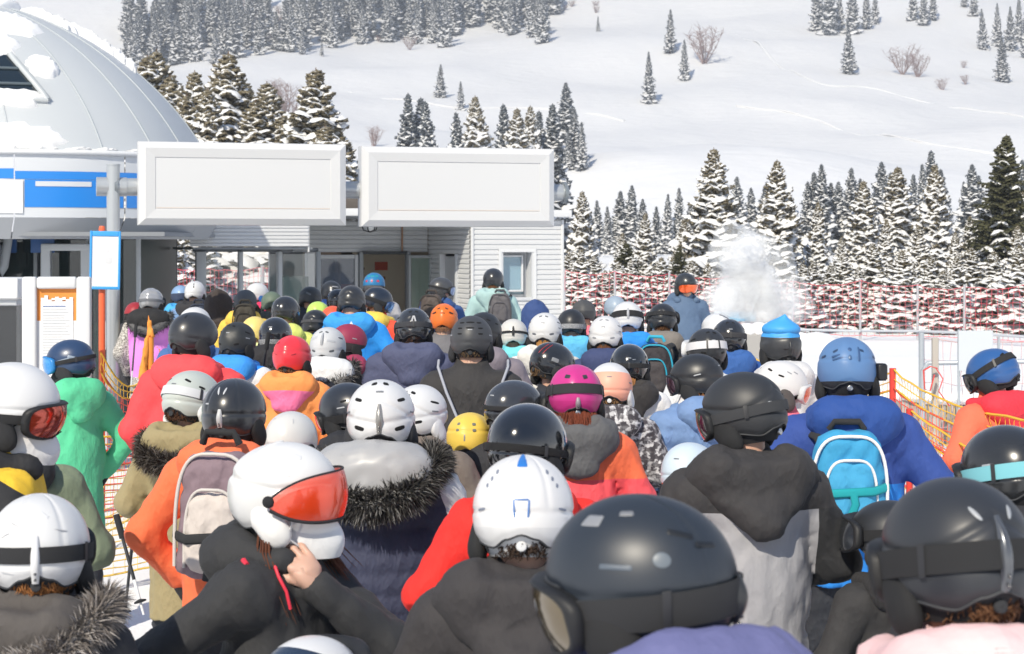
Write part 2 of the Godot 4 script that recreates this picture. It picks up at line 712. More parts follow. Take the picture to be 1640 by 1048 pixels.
func add_helmet(person: Node3D, h: Dictionary, x: Transform3D, fine: bool, mid: bool) -> Node3D:
	var st: String = h.get("st", "plain")
	var shell := shell_geo(st, fine)
	var m: Material = h.m
	var parts := [[shell, m]]
	if h.has("two"):   # the lower shell in a second colour
		var y0: float = h.get("ty", 0.02)
		var sl: float = h.get("tz", 0.0)
		var sp := shell.split(func(p: Vector3) -> float: return p.y - y0 - sl * p.z)
		parts = [[sp[0], h.two], [sp[1], m]]
	var o := hang(person, "helmet", to_mesh(parts), x)
	var dark := matte("1c1d20", 0.8, 0.85)
	# lining and padded ear flaps
	var key := "lining%s" % mid
	if not cache.has(key):
		var g := Geo.new()
		g.blob(Vector3(0, -0.012, 0.004), Vector3(0.103, 0.13, 0.128), Basis.IDENTITY, 20 if mid else 12)
		var cutg := g.split(func(p: Vector3) -> float: return p.y + 0.062 + 0.05 * smoothstep(0.0, -0.12, p.z) * -2.0)
		cache[key] = to_mesh([[cutg[1], dark]])
		var e := Geo.new()
		var fe := Field.new()
		fe.bone(Vector3(0, 0.015, 0.02), Vector3(0, -0.03, -0.006), 0.048, 0.036, 0.03, Vector3(2.1, 1, 1))
		fe.ball(Vector3(0.014, -0.02, 0.0), Vector3(0.016, 0.03, 0.03), 0.02)
		e = fe.net(0.009 if mid else 0.016)
		cache[key + "ear"] = e
	hang(o, "lining", cache[key])
	var em: Material = h.get("ear", dark)
	for s in [-1.0, 1.0]:
		hang(o, "ear_flap", to_mesh([[cache[key + "ear"], em]]), Transform3D(Basis(Vector3.UP, 0.0 if s > 0 else PI) * Basis(Vector3.RIGHT, 0.0), Vector3(s * 0.102, -0.062, 0.004)))
	if mid:
		for q in VENTS[h.get("v", "pair")]:
			put(o, "vent", slot_geo(q[0], q[1], q[2] * 1.2, q[3] * 1.35, q[4], 0.0012 + maxf(0.0, shell_off(st, deg_to_rad(q[0]), q[1]))), h.get("vm", matte("101114", 0.7)))
		# size adjuster under the back rim
		put(o, "nape_pad", band_geo(98, 262, -0.078, -0.076, 0.026, -0.012, 0.006, 24), h.get("nape", matte("26272b")))
		var dg := Geo.new()
		dg.lathe([[0.0, 0.008], [0.013, 0.008], [0.016, 0.005], [0.016, 0.0]].duplicate(), Vector3.ZERO, Basis.IDENTITY, 14)
		var rev := Geo.new()
		rev.lathe([[0.0125, 0.0], [0.0125, 0.005], [0.010, 0.007], [0.001, 0.007]], dome_pt(PI, -0.074, -0.004), Basis(Vector3.RIGHT, PI / 2), 14)
		put(o, "size_dial", rev, h.get("dial", matte("303236")))
		var tg := Geo.new()
		var tp := []
		for k in 73:
			var ph := TAU * k / 72.0
			var ry := rim_y(ph)
			tp.append(dome_pt(ph, ry - 0.001, shell_off(st, ph, ry) - 0.003))
		tg.tube(tp, 0.0032, 5, false)
		put(o, "edge_trim", tg, matte("3a3c40", 0.8, 0.6))
	if h.has("clip"):   # goggle clip down the middle of the back
		var g := Geo.new()
		var cy: float = h.get("cy", 0.0)
		var ch: float = h.get("ch", 0.04)
		var f := func(u: float, w: float) -> Vector3:
			var q := absf(w - 0.5) * 2.0
			var wid := 0.011 * (0.55 + 0.45 * sin(u * PI) + 0.25 * u)
			return dome_pt(PI + (w - 0.5) * 2.0 * wid / 0.13, cy + ch * (1 - 2 * u), 0.0115 * sin(PI * clampf(u, 0.04, 0.96)) * (1.0 - q * q * q) + 0.003 + maxf(0.0, shell_off(st, PI, cy)))
		g.grid(12, 8, f)
		put(o, "goggle_clip", g, h.clip)
		if fine:
			for ky in [-0.55, -0.8]:
				var rv := Geo.new()
				rv.blob(dome_pt(PI, cy + ch * ky, 0.012), Vector3.ONE * 0.0035, Basis.IDENTITY, 8)
				put(o, "rivet", rv, shiny("999999", 0.2, 0, 0.6, 0.9))
	if h.has("chin"):
		var g := Geo.new()
		for s in [-1.0, 1.0]:
			g.tube([Vector3(s * 0.112, -0.04, 0.02), Vector3(s * 0.105, -0.1, -0.03), Vector3(s * 0.06, -0.15, -0.07), Vector3(0, -0.162, -0.085)], 0.008, 6, false, 0.3)
			g.tube([Vector3(s * 0.11, -0.04, -0.05), Vector3(s * 0.105, -0.1, -0.03)], 0.007, 6, false, 0.3)
		put(o, "chin_strap", g, h.chin)
	if h.has("visor"):
		var g := Geo.new()
		var f := func(u: float, w: float) -> Vector3:
			var ph := deg_to_rad(lerpf(-92, 92, u))
			var e := pow(absf(u - 0.5) * 2.0, 4.0)
			return dome_pt(ph, lerpf(0.055 - 0.05 * e, lerpf(-0.062, -0.02, e), w), 0.022)
		g.grid(30, 8, f, true)
		put(o, "visor", g, h.visor)
		var fr := Geo.new()
		var pts := []
		for k in 31:
			pts.append(f.call(k / 30.0, 1.0))
		fr.tube(pts, 0.005, 6)
		pts = []
		for k in 31:
			pts.append(f.call(k / 30.0, 0.0))
		fr.tube(pts, 0.003, 6)
		put(o, "visor_rim", fr, matte("2a2c30"))
		for s in [-1.0, 1.0]:
			var kb := Geo.new()
			kb.blob(dome_pt(s * 1.62, 0.0, 0.022), Vector3(0.009, 0.016, 0.016), Basis.IDENTITY, 12)
			put(o, "visor_knob", kb, matte("232428"))
	if h.has("txt"):
		var q: Array = h.txt
		var tm := TextMesh.new()
		tm.text = q[0]
		tm.font_size = 64
		tm.pixel_size = q[3] / 64.0
		tm.depth = 0.002
		var sf := SystemFont.new()
		sf.font_names = PackedStringArray(["Droid Sans"])
		sf.font_weight = 700
		tm.font = sf
		tm.material = shiny(q[4], 0.4)
		var ph := deg_to_rad(q[1])
		hang(o, "lettering", tm, Transform3D(Basis(Vector3.UP, PI - ph), dome_pt(ph, q[2], 0.006 + maxf(0.0, shell_off(st, ph, q[2])))))
	var marks: Array = h.get("marks", [])
	if marks.is_empty() and mid:   # maker's small print, too small to read
		var lum: float = (m as StandardMaterial3D).albedo_color.get_luminance()
		var tone := "a9adb3" if lum < 0.4 else "7d8188"
		marks = [[180, 0.062 if not h.has("clip") else 0.105, 0.013, 0.003, 0, tone], [112, 0.028, 0.016, 0.0035, 6, tone], [248, 0.028, 0.016, 0.0035, -6, tone]]
	for q in marks:   # printed or raised marks: [degrees, y, half width, half height, tilt, hex]
		put(o, "mark", slot_geo(q[0], q[1], q[2], q[3], q[4], 0.002 + maxf(0.0, shell_off(st, deg_to_rad(q[0]), q[1])), q[6] if q.size() > 6 else 8.0), shiny(q[5], 0.4))
	return o


func add_goggles(person: Node3D, q: Dictionary, x: Transform3D, mid: bool) -> void:   # lift: how far up the brow they sit
	var up: float = q.get("lift", -0.04)
	var hw := 0.047
	var span := 62.0
	var foff := 0.018 if up > 0.0 else 0.004
	var edge := func(t: float) -> Vector2:   # outline of the lens: degrees, y
		var an := TAU * t
		var cx := pow(absf(cos(an)), 0.6) * signf(cos(an))
		var sx := pow(absf(sin(an)), 0.55) * signf(sin(an))
		var nose := 0.018 * exp(-pow(cx / 0.22, 2)) if sx < 0 else 0.0
		return Vector2(span * cx, hw * sx + nose)
	var lens := Geo.new()
	var f := func(u: float, w: float) -> Vector3:
		var e: Vector2 = edge.call(u)
		return dome_pt(deg_to_rad(e.x * w), up + e.y * w, foff + 0.016)
	lens.grid(40, 6, f)
	var fr := Geo.new()
	var ff := func(u: float, w: float) -> Vector3:
		var e: Vector2 = edge.call(u)
		var k := [[1.0, 0.017], [1.06, 0.021], [1.16, 0.014], [1.14, -0.012], [1.0, -0.02]]
		var z = k[int(round(w * 4))]
		return dome_pt(deg_to_rad(e.x * z[0]), up + e.y * z[0], foff + z[1])
	fr.grid(40, 4, ff)
	var o := put(person, "goggles", fr, q.get("f", matte("1b1c1f", 0.8, 0.6)), x)
	put(o, "lens", lens, q.l)
	var yb: float = q.get("yb", up + 0.02)
	if q.get("strap", true):
		put(o, "goggle_strap", band_geo(58, 302, up + 0.003, yb, q.get("sw", 0.019), 0.0045), q.get("s", matte("1d1e21", 0.9)))
		if mid:
			for k in q.get("rings", [120.0, 240.0]):
				put(o, "strap_buckle", band_geo(k - 2.5, k + 2.5, up + 0.003, yb, q.get("sw", 0.019) + 0.004, 0.007, 0.004, 2), matte("2b2c30", 0.9, 0.5))


func lens_mat(hex: String, metal := 0.85) -> StandardMaterial3D:
	return shiny(hex, 0.1, 1.0, 0.9, metal)


# ---------------------------------------------------------------- bodies and clothes, 1.75 m tall before scaling
const HEAD := Vector3(0, 1.632, -0.015)
const ARMS := {
	"down": [Vector3(0.262, 1.14, 0.035), Vector3(0.235, 0.92, -0.10)],
	"front": [Vector3(0.27, 1.15, 0.02), Vector3(0.13, 1.03, -0.23)],
	"pocket": [Vector3(0.30, 1.16, 0.06), Vector3(0.22, 0.97, -0.05)],
	"poles": [Vector3(0.275, 1.13, 0.03), Vector3(0.26, 1.0, -0.22)],
}


func arm(pose, side: int) -> Array:   # [elbow, wrist] of the left (-1) or right (1) arm
	if pose is Array:
		return pose[0 if side < 0 else 1]
	var a: Array = ARMS[pose]
	return [a[0] * Vector3(side, 1, 1), a[1] * Vector3(side, 1, 1)]


func folds(sd: int) -> FastNoiseLite:
	var fn := FastNoiseLite.new()
	fn.seed = sd
	fn.noise_type = FastNoiseLite.TYPE_SIMPLEX_SMOOTH
	fn.frequency = 1.0
	fn.fractal_type = FastNoiseLite.FRACTAL_RIDGED
	fn.fractal_octaves = 3
	fn.fractal_gain = 0.45
	return fn


func head_geo() -> Geo:
	if not cache.has("head"):
		var f := Field.new()
		f.ball(HEAD + Vector3(0, 0.03, 0.012), Vector3(0.076, 0.092, 0.095), 0.03)
		f.ball(HEAD + Vector3(0, -0.055, -0.038), Vector3(0.056, 0.066, 0.06), 0.05)
		f.bone(HEAD + Vector3(0, -0.1, -0.066), HEAD + Vector3(0, -0.1, -0.072), 0.026, 0.022, 0.04)
		f.bone(HEAD + Vector3(0, 0.0, -0.088), HEAD + Vector3(0, -0.038, -0.108), 0.009, 0.014, 0.016)
		f.bone(HEAD + Vector3(0, -0.04, -0.09), HEAD + Vector3(0, -0.044, -0.096), 0.02, 0.016, 0.012, Vector3(0.75, 1, 1))
		for s in [-1.0, 1.0]:
			f.ball(HEAD + Vector3(s * 0.033, 0.002, -0.088), Vector3(0.02, 0.013, 0.014), 0.012, true)
			f.ball(HEAD + Vector3(s * 0.033, 0.001, -0.077), Vector3(0.0135, 0.011, 0.012), 0.004)
			f.bone(HEAD + Vector3(s * 0.015, 0.02, -0.094), HEAD + Vector3(s * 0.05, 0.021, -0.08), 0.008, 0.006, 0.012)
			f.ball(HEAD + Vector3(s * 0.042, -0.032, -0.072), Vector3(0.022, 0.018, 0.016), 0.02)
			f.ball(HEAD + Vector3(s * 0.079, -0.012, 0.006), Vector3(0.009, 0.032, 0.019), 0.01)
		f.bone(HEAD + Vector3(-0.016, -0.067, -0.094), HEAD + Vector3(0.016, -0.067, -0.094), 0.006, 0.006, 0.01)
		f.bone(HEAD + Vector3(-0.014, -0.078, -0.092), HEAD + Vector3(0.014, -0.078, -0.092), 0.007, 0.007, 0.008)
		f.bone(HEAD + Vector3(-0.02, -0.0725, -0.102), HEAD + Vector3(0.02, -0.0725, -0.102), 0.0022, 0.0022, 0.004, Vector3.ONE, true)
		f.bone(HEAD + Vector3(0, -0.06, 0.01), Vector3(0, 1.44, 0.02), 0.056, 0.062, 0.03)
		cache["head"] = f.net(0.0065)
	return cache["head"]


func hand_field(f: Field, wrist: Vector3, b: Basis, curl := 0.7, side := 1.0, fat := 1.0) -> void:   # b.z runs from wrist to fingertips, b.y out of the back of the hand
	f.bone(wrist, wrist + b * Vector3(0, 0, 0.05), 0.024 * fat, 0.03 * fat, 0.02, Vector3.ONE)
	f.bone(wrist + b * Vector3(-0.022, 0, 0.045), wrist + b * Vector3(0.024, 0, 0.05), 0.019 * fat, 0.019 * fat, 0.02)
	f.bone(wrist + b * Vector3(-0.026, 0, 0.075), wrist + b * Vector3(0.028, 0, 0.078), 0.015 * fat, 0.015 * fat, 0.02)
	var lens := [0.026, 0.031, 0.029, 0.022]
	for k in 4:
		var p := wrist + b * Vector3((k - 1.5) * 0.0205, 0.002, 0.085 - 0.003 * absf(k - 1.2))
		var dir := Vector3(0.06 * (k - 1.5), 0, 1).normalized()
		var r := 0.0098 * fat
		for seg in 3:
			dir = (Basis(Vector3.RIGHT, curl * (0.75 + 0.15 * seg + 0.05 * k)) * dir).normalized()
			var q: Vector3 = p + b * dir * lens[k] * (1.25 - 0.2 * seg)
			f.bone(p, q, r, r * 0.92, 0.005)
			p = q
			r *= 0.93
	var t0 := wrist + b * Vector3(-side * 0.026, -0.006, 0.03)
	var t1 := t0 + b * Vector3(-side * 0.022, -0.014, 0.028)
	var t2 := t1 + b * Vector3(-side * 0.004, -0.012, 0.03)
	var t3 := t2 + b * Vector3(side * 0.01, -0.008, 0.022)
	f.bone(t0, t1, 0.015 * fat, 0.012 * fat, 0.012)
	f.bone(t1, t2, 0.0115 * fat, 0.0105 * fat, 0.005)
	f.bone(t2, t3, 0.0105 * fat, 0.009 * fat, 0.005)


func hand_basis(elbow: Vector3, wrist: Vector3, side: int) -> Basis:
	var z := (wrist - elbow).normalized()
	var y := (Vector3(side * 0.9, 0.3, -0.2) - z * z.dot(Vector3(side * 0.9, 0.3, -0.2))).normalized()
	return Basis(y.cross(z), y, z)


func skin(hex := "e8b79c") -> StandardMaterial3D:
	var key := "skin" + hex
	if not mats.has(key):
		var m := StandardMaterial3D.new()
		m.albedo_color = C(hex, 0.62)
		m.roughness = 0.5
		m.subsurf_scatter_enabled = true
		m.subsurf_scatter_strength = 0.12
		relief(m, noise_tex("pores", 0.06, true, 3.0), 12.0, 0.2)
		mats[key] = m
	return mats[key]


func body_mesh(pose, pkey: String, hex: String) -> Mesh:   # one continuous figure, mostly under its clothes
	var key := "body" + pkey + hex
	if cache.has(key):
		return cache[key]
	var f := Field.new()
	var z := Vector3(1, 1, 1.3)
	f.bone(Vector3(0, 0.92, 0.0), Vector3(0, 1.28, 0), 0.135, 0.145, 0.05, z)
	f.bone(Vector3(-0.12, 1.37, 0.01), Vector3(0.12, 1.37, 0.01), 0.055, 0.055, 0.06)
	f.bone(Vector3(0, 1.3, 0.01), Vector3(0, 1.56, 0.0), 0.06, 0.05, 0.05)
	for s in [-1, 1]:
		var a := arm(pose, s)
		var sh := Vector3(s * 0.165, 1.37, 0.01)
		f.bone(sh, a[0], 0.045, 0.036, 0.03)
		f.bone(a[0], a[1], 0.036, 0.026, 0.03)
		var hb := hand_basis(a[0], a[1], s)
		f.bone(a[1], a[1] + hb.z * 0.07, 0.026, 0.03, 0.02)
		f.bone(Vector3(s * 0.085, 0.9, 0), Vector3(s * 0.09, 0.49, -0.015), 0.075, 0.05, 0.04)
		f.bone(Vector3(s * 0.09, 0.49, -0.015), Vector3(s * 0.09, 0.09, 0.02), 0.05, 0.035, 0.03)
		f.bone(Vector3(s * 0.09, 0.06, 0.02), Vector3(s * 0.1, 0.045, -0.14), 0.035, 0.03, 0.03)
	var g := f.net(0.026)
	g.add(head_geo())
	g.smooth()
	cache[key] = to_mesh([[g, skin(hex)]])
	return cache[key]


func jacket_geo(pose, pkey: String, cut: String, cell: float, sd: int) -> Geo:
	var key := "jacket_%s_%s_%.3f_%d" % [pkey, cut, cell, sd]
	if cache.has(key):
		return cache[key]
	var f := Field.new()
	var z := Vector3(1, 1, 1.28)
	var fat := 1.0 if cut != "puffy" and cut != "quilt" else 1.06
	var hem := 0.80 if cut != "coat" else 0.62
	f.bone(Vector3(0, hem - 0.04, 0.0), Vector3(0, 1.1, 0.0), 0.196 * fat, 0.182 * fat, 0.05, z)
	f.bone(Vector3(0, 1.1, 0.0), Vector3(0, 1.3, 0.005), 0.182 * fat, 0.178 * fat, 0.06, z)
	f.bone(Vector3(-0.15, 1.385, 0.015), Vector3(0.15, 1.385, 0.015), 0.082 * fat, 0.082 * fat, 0.07, Vector3(1, 1, 0.9))
	f.bone(Vector3(0, 1.38, 0.015), Vector3(0, 1.52, -0.002), 0.105, 0.082, 0.05)
	for s in [-1, 1]:
		var a := arm(pose, s)
		f.bone(Vector3(s * 0.185, 1.38, 0.012), a[0] + Vector3(s * 0.015, 0, 0), 0.076 * fat, 0.066 * fat, 0.045)
		f.bone(a[0] + Vector3(s * 0.015, 0, 0), a[1], 0.066 * fat, 0.05 * fat, 0.035)
	f.cuts = [Plane(Vector3(0, -1, 0), -hem), Plane(Vector3(0, 1, 0.45).normalized(), Plane(Vector3(0, 1, 0.45).normalized(), Vector3(0, 1.545, 0)).d)]
	f.noise = folds(sd)
	f.amp = 0.0095
	f.nscale = Vector3(9.0, 3.2, 9.0)
	if cut == "quilt":
		f.quilt = 42.0
		f.quilt_amp = 0.011
		f.amp = 0.008
	elif cut == "puffy":
		f.quilt = 30.0
		f.quilt_amp = 0.014
		f.amp = 0.012
	cache[key] = f.net(cell)
	return cache[key]


func seam_geo(g: Geo, fn: Callable, w := 0.0036) -> Geo:   # a stitched ribbon on the surface where fn = 0
	var o := Geo.new()
	var val := PackedFloat32Array()
	for p in g.v:
		val.append(fn.call(p))
	for t in range(0, g.i.size(), 3):
		var pts := []
		var nn := Vector3.ZERO
		for e in 3:
			var a := g.i[t + e]
			var b := g.i[t + (e + 1) % 3]
			if (val[a] < 0.0) != (val[b] < 0.0):
				var k := val[a] / (val[a] - val[b])
				pts.append(g.v[a].lerp(g.v[b], k))
				nn += g.n[a].lerp(g.n[b], k)
		if pts.size() == 2:
			nn = nn.normalized()
			var c: Vector3 = nn.cross(pts[1] - pts[0]).normalized() * w
			var u: Vector3 = nn * 0.0016
			o.face([pts[0] - c + u * 0.2, pts[1] - c + u * 0.2, pts[1] + u * 1.6, pts[0] + u * 1.6])
			o.face([pts[0] + u * 1.6, pts[1] + u * 1.6, pts[1] + c + u * 0.2, pts[0] + c + u * 0.2])
	return o


func seam_mat(m: StandardMaterial3D) -> StandardMaterial3D:
	if not mats.has(m):
		var d := StandardMaterial3D.new()
		d.albedo_color = m.albedo_color.darkened(0.45)
		d.roughness = 0.85
		mats[m] = d
	return mats[m]


func hood_geo(kind: String, cell: float, sd: int) -> Geo:
	var key := "hood_%s_%.3f_%d" % [kind, cell, sd]
	if cache.has(key):
		return cache[key]
	var f := Field.new()
	f.noise = folds(sd + 7)
	f.amp = 0.008
	f.nscale = Vector3(8, 6, 8)
	match kind:
		"up":   # pulled over the back of the helmet
			f.ball(HEAD + Vector3(0, -0.02, 0.055), Vector3(0.148, 0.165, 0.13), 0.05)
			f.bone(HEAD + Vector3(0, 0.08, 0.1), HEAD + Vector3(0, 0.125, 0.13), 0.07, 0.03, 0.06)
			f.bone(HEAD + Vector3(0, -0.14, 0.06), Vector3(0, 1.40, 0.06), 0.13, 0.15, 0.06, Vector3(0.95, 1, 1.2))
			f.ball(HEAD + Vector3(0, 0.03, -0.075), Vector3(0.15, 0.17, 0.15), 0.02, true)
		"fur":
			f.bone(Vector3(-0.1, 1.46, 0.10), Vector3(0.1, 1.46, 0.10), 0.095, 0.095, 0.05, Vector3(1, 1.05, 1.0))
			f.bone(Vector3(0, 1.46, 0.13), Vector3(0, 1.36, 0.165), 0.12, 0.08, 0.06, Vector3(0.8, 1, 1.15))
			for s in [-1.0, 1.0]:
				f.bone(Vector3(s * 0.10, 1.46, 0.10), Vector3(s * 0.11, 1.44, -0.07), 0.08, 0.05, 0.05)
			f.ball(Vector3(0, 1.62, 0.0), Vector3(0.1, 0.12, 0.1), 0.03, true)
		"tall":
			f.bone(Vector3(-0.06, 1.465, 0.14), Vector3(0.06, 1.465, 0.14), 0.11, 0.11, 0.05, Vector3(1, 0.9, 1.15))
			f.bone(Vector3(0, 1.46, 0.14), Vector3(0, 1.34, 0.16), 0.14, 0.11, 0.06, Vector3(0.85, 1, 1.3))
			for s in [-1.0, 1.0]:
				f.bone(Vector3(s * 0.11, 1.46, 0.11), Vector3(s * 0.11, 1.45, -0.07), 0.07, 0.05, 0.05)
			f.ball(Vector3(0, 1.66, 0.02), Vector3(0.12, 0.12, 0.12), 0.03, true)
		"point":
			f.bone(Vector3(0, 1.43, 0.09), Vector3(0, 1.285, 0.175), 0.10, 0.022, 0.05, Vector3(0.7, 1, 1.6))
			for s in [-1.0, 1.0]:
				f.bone(Vector3(s * 0.15, 1.435, 0.05), Vector3(s * 0.02, 1.315, 0.17), 0.055, 0.03, 0.06)
				f.bone(Vector3(s * 0.11, 1.47, 0.08), Vector3(s * 0.09, 1.46, -0.08), 0.06, 0.042, 0.05)
			f.bone(Vector3(-0.09, 1.47, 0.09), Vector3(0.09, 1.47, 0.09), 0.062, 0.062, 0.05)
			f.ball(Vector3(0, 1.60, 0.0), Vector3(0.1, 0.13, 0.1), 0.03, true)
			f.bone(Vector3(-0.06, 1.545, 0.13), Vector3(0.06, 1.545, 0.13), 0.03, 0.03, 0.03, Vector3.ONE, true)
		"big":
			f.bone(Vector3(-0.085, 1.455, 0.085), Vector3(0.085, 1.455, 0.085), 0.08, 0.08, 0.05, Vector3(1, 1.0, 1.0))
			f.bone(Vector3(0, 1.44, 0.12), Vector3(0, 1.33, 0.15), 0.118, 0.07, 0.06, Vector3(0.72, 1, 1.4))
			for s in [-1.0, 1.0]:
				f.bone(Vector3(s * 0.09, 1.46, 0.10), Vector3(s * 0.105, 1.45, -0.07), 0.066, 0.045, 0.05)
			f.ball(Vector3(0, 1.60, 0.0), Vector3(0.1, 0.12, 0.1), 0.025, true)
			f.bone(Vector3(-0.06, 1.54, 0.14), Vector3(0.06, 1.54, 0.14), 0.028, 0.028, 0.03, Vector3.ONE, true)
		_:
			f.bone(Vector3(-0.07, 1.45, 0.105), Vector3(0.07, 1.45, 0.105), 0.078, 0.078, 0.05)
			f.bone(Vector3(0, 1.44, 0.12), Vector3(0, 1.345, 0.15), 0.11, 0.062, 0.06, Vector3(0.8, 1, 1.3))
			for s in [-1.0, 1.0]:
				f.bone(Vector3(s * 0.08, 1.46, 0.10), Vector3(s * 0.10, 1.46, -0.06), 0.066, 0.042, 0.05)
			f.ball(Vector3(0, 1.60, 0.0), Vector3(0.095, 0.12, 0.1), 0.03, true)
	cache[key] = f.net(cell)
	return cache[key]


func fur_geo(path: Array, radius: float, count: int, length: float, sd: int) -> Geo:
	var r := RandomNumberGenerator.new()
	r.seed = sd
	var cv := Curve3D.new()
	for k in path.size():
		var tan_: Vector3 = (path[mini(k + 1, path.size() - 1)] - path[maxi(k - 1, 0)]) * 0.18
		cv.add_point(path[k], -tan_, tan_)
	var g := Geo.new()
	var pts := []
	var total := cv.get_baked_length()
	for k in 17:
		pts.append(cv.sample_baked(total * k / 16.0))
	g.tube(pts, radius * 0.75, 8)
	for k in count:
		var s := r.randf() * total
		var p := cv.sample_baked(s)
		var t := (cv.sample_baked(minf(s + 0.02, total)) - cv.sample_baked(maxf(s - 0.02, 0))).normalized()
		var dir := Vector3(r.randfn(), r.randfn(), r.randfn())
		dir = (dir - t * dir.dot(t) * 0.7).normalized()
		var root := p + dir * radius * 0.6
		var tip := root + (dir + t * r.randf_range(-0.35, 0.35) + Vector3(0, -0.35, 0)).normalized() * length * r.randf_range(0.5, 1.2)
		var w := dir.cross(Vector3(r.randfn(), r.randfn(), r.randfn())).normalized() * radius * 0.05
		var mid := root.lerp(tip, 0.55) + Vector3(0, 0.006, 0) * r.randf()
		var i0 := g.v.size()
		for q in [root - w, root + w, mid - w * 0.8, mid + w * 0.8, tip]:
			g.v.append(q)
		g.tri(i0, i0 + 1, i0 + 2)
		g.tri(i0 + 1, i0 + 3, i0 + 2)
		g.tri(i0 + 2, i0 + 3, i0 + 4)
	return g


func fur_tip(c: Color) -> StandardMaterial3D:
	var key := "furtip" + c.to_html()
	if not mats.has(key):
		var m := StandardMaterial3D.new()
		m.albedo_color = c.lightened(0.28)
		m.roughness = 0.7
		mats[key] = m
	return mats[key]


func hair_geo(kind: String, sd: int, count: int) -> Geo:   # in the head's own axes
	var r := RandomNumberGenerator.new()
	r.seed = sd
	var g := Geo.new()
	var cap := func(u: float, w: float) -> Vector3:
		var ph := deg_to_rad(lerpf(95, 265, u))
		return dome_pt(ph, lerpf(0.0, -0.118, w), -0.03 - 0.016 * w * w) + Vector3(0, 0, -0.014 * w)
	g.grid(16, 6, cap, true)
	if kind == "short":
		count = count * 3 / 4
	else:
		count = count * 4
	for k in count:
		var u := r.randfn() * (26.0 if kind != "long" else 40.0)
		if kind == "pony" or kind == "braid":
			u = r.randfn() * 16.0
		var ph := deg_to_rad(180 + clampf(u, -75, 75))
		var p0 := dome_pt(ph, -0.05 - 0.03 * r.randf(), -0.026)
		var pts := [p0]
		var ln: float = {"short": 0.035, "pony": 0.2, "braid": 0.2, "long": 0.2}[kind] * r.randf_range(0.7, 1.15)
		var out := Vector3(sin(ph), 0, -cos(ph))
		for q in 4:
			var w := (q + 1) / 4.0
			var p := p0 + Vector3(0, -ln * w, 0) + out * ((0.006 if kind == "short" else 0.035) * sin(w * 2.4)) + Vector3(r.randfn(), 0, r.randfn()) * 0.005
			if kind == "pony" or kind == "braid":
				p.x = lerpf(p.x, 0.01 * sin(w * 18.0 + k), 0.75 * minf(1.0, w * 1.6))
			pts.append(p)
		g.tube(pts, [0.0024, 0.0026, 0.0026, 0.002, 0.0006], 3, false)
	return g


func legs_meshes(key: String, hex: String, boot: String) -> Array:
	var lk := "legs"
	if not cache.has(lk):
		var f := Field.new()
		f.bone(Vector3(0, 0.98, 0), Vector3(0, 0.9, 0), 0.16, 0.165, 0.05, Vector3(1, 1, 1.25))
		for s in [-1, 1]:
			f.bone(Vector3(s * 0.085, 0.88, 0), Vector3(s * 0.10, 0.5, -0.015), 0.105, 0.085, 0.03)
			f.bone(Vector3(s * 0.10, 0.5, -0.015), Vector3(s * 0.105, 0.2, 0.02), 0.085, 0.09, 0.03)
		f.cuts = [Plane(Vector3(0, -1, 0), -0.17)]
		f.noise = folds(5)
		f.amp = 0.02
		f.nscale = Vector3(6, 9, 6)
		cache[lk] = f.net(0.026)
		var b := Field.new()
		b.bone(Vector3(0, 0.26, 0.03), Vector3(0, 0.1, 0.02), 0.068, 0.062, 0.03)
		b.bone(Vector3(0, 0.06, 0.04), Vector3(0, 0.05, -0.16), 0.06, 0.05, 0.05, Vector3(1.1, 1, 1))
		b.cuts = [Plane(Vector3(0, -1, 0), -0.0)]
		b.cuts.append(Plane(Vector3(0, 1, 0), 0.3))
		cache["boot"] = b.net(0.02)
	return [cache[lk], cache["boot"]]


func glove_mesh() -> Geo:
	if not cache.has("glove"):
		var f := Field.new()
		hand_field(f, Vector3.ZERO, Basis.IDENTITY, 0.55, 1.0, 1.25)
		f.bone(Vector3(0, 0, -0.05), Vector3(0, 0, 0.01), 0.046, 0.036, 0.02)
		cache["glove"] = f.net(0.009)
	return cache["glove"]


const FUR_PATH := [Vector3(-0.15, 1.47, -0.05), Vector3(-0.175, 1.455, 0.07), Vector3(-0.11, 1.385, 0.20), Vector3(0.02, 1.36, 0.235), Vector3(0.13, 1.40, 0.19), Vector3(0.185, 1.48, 0.07), Vector3(0.16, 1.50, -0.05)]


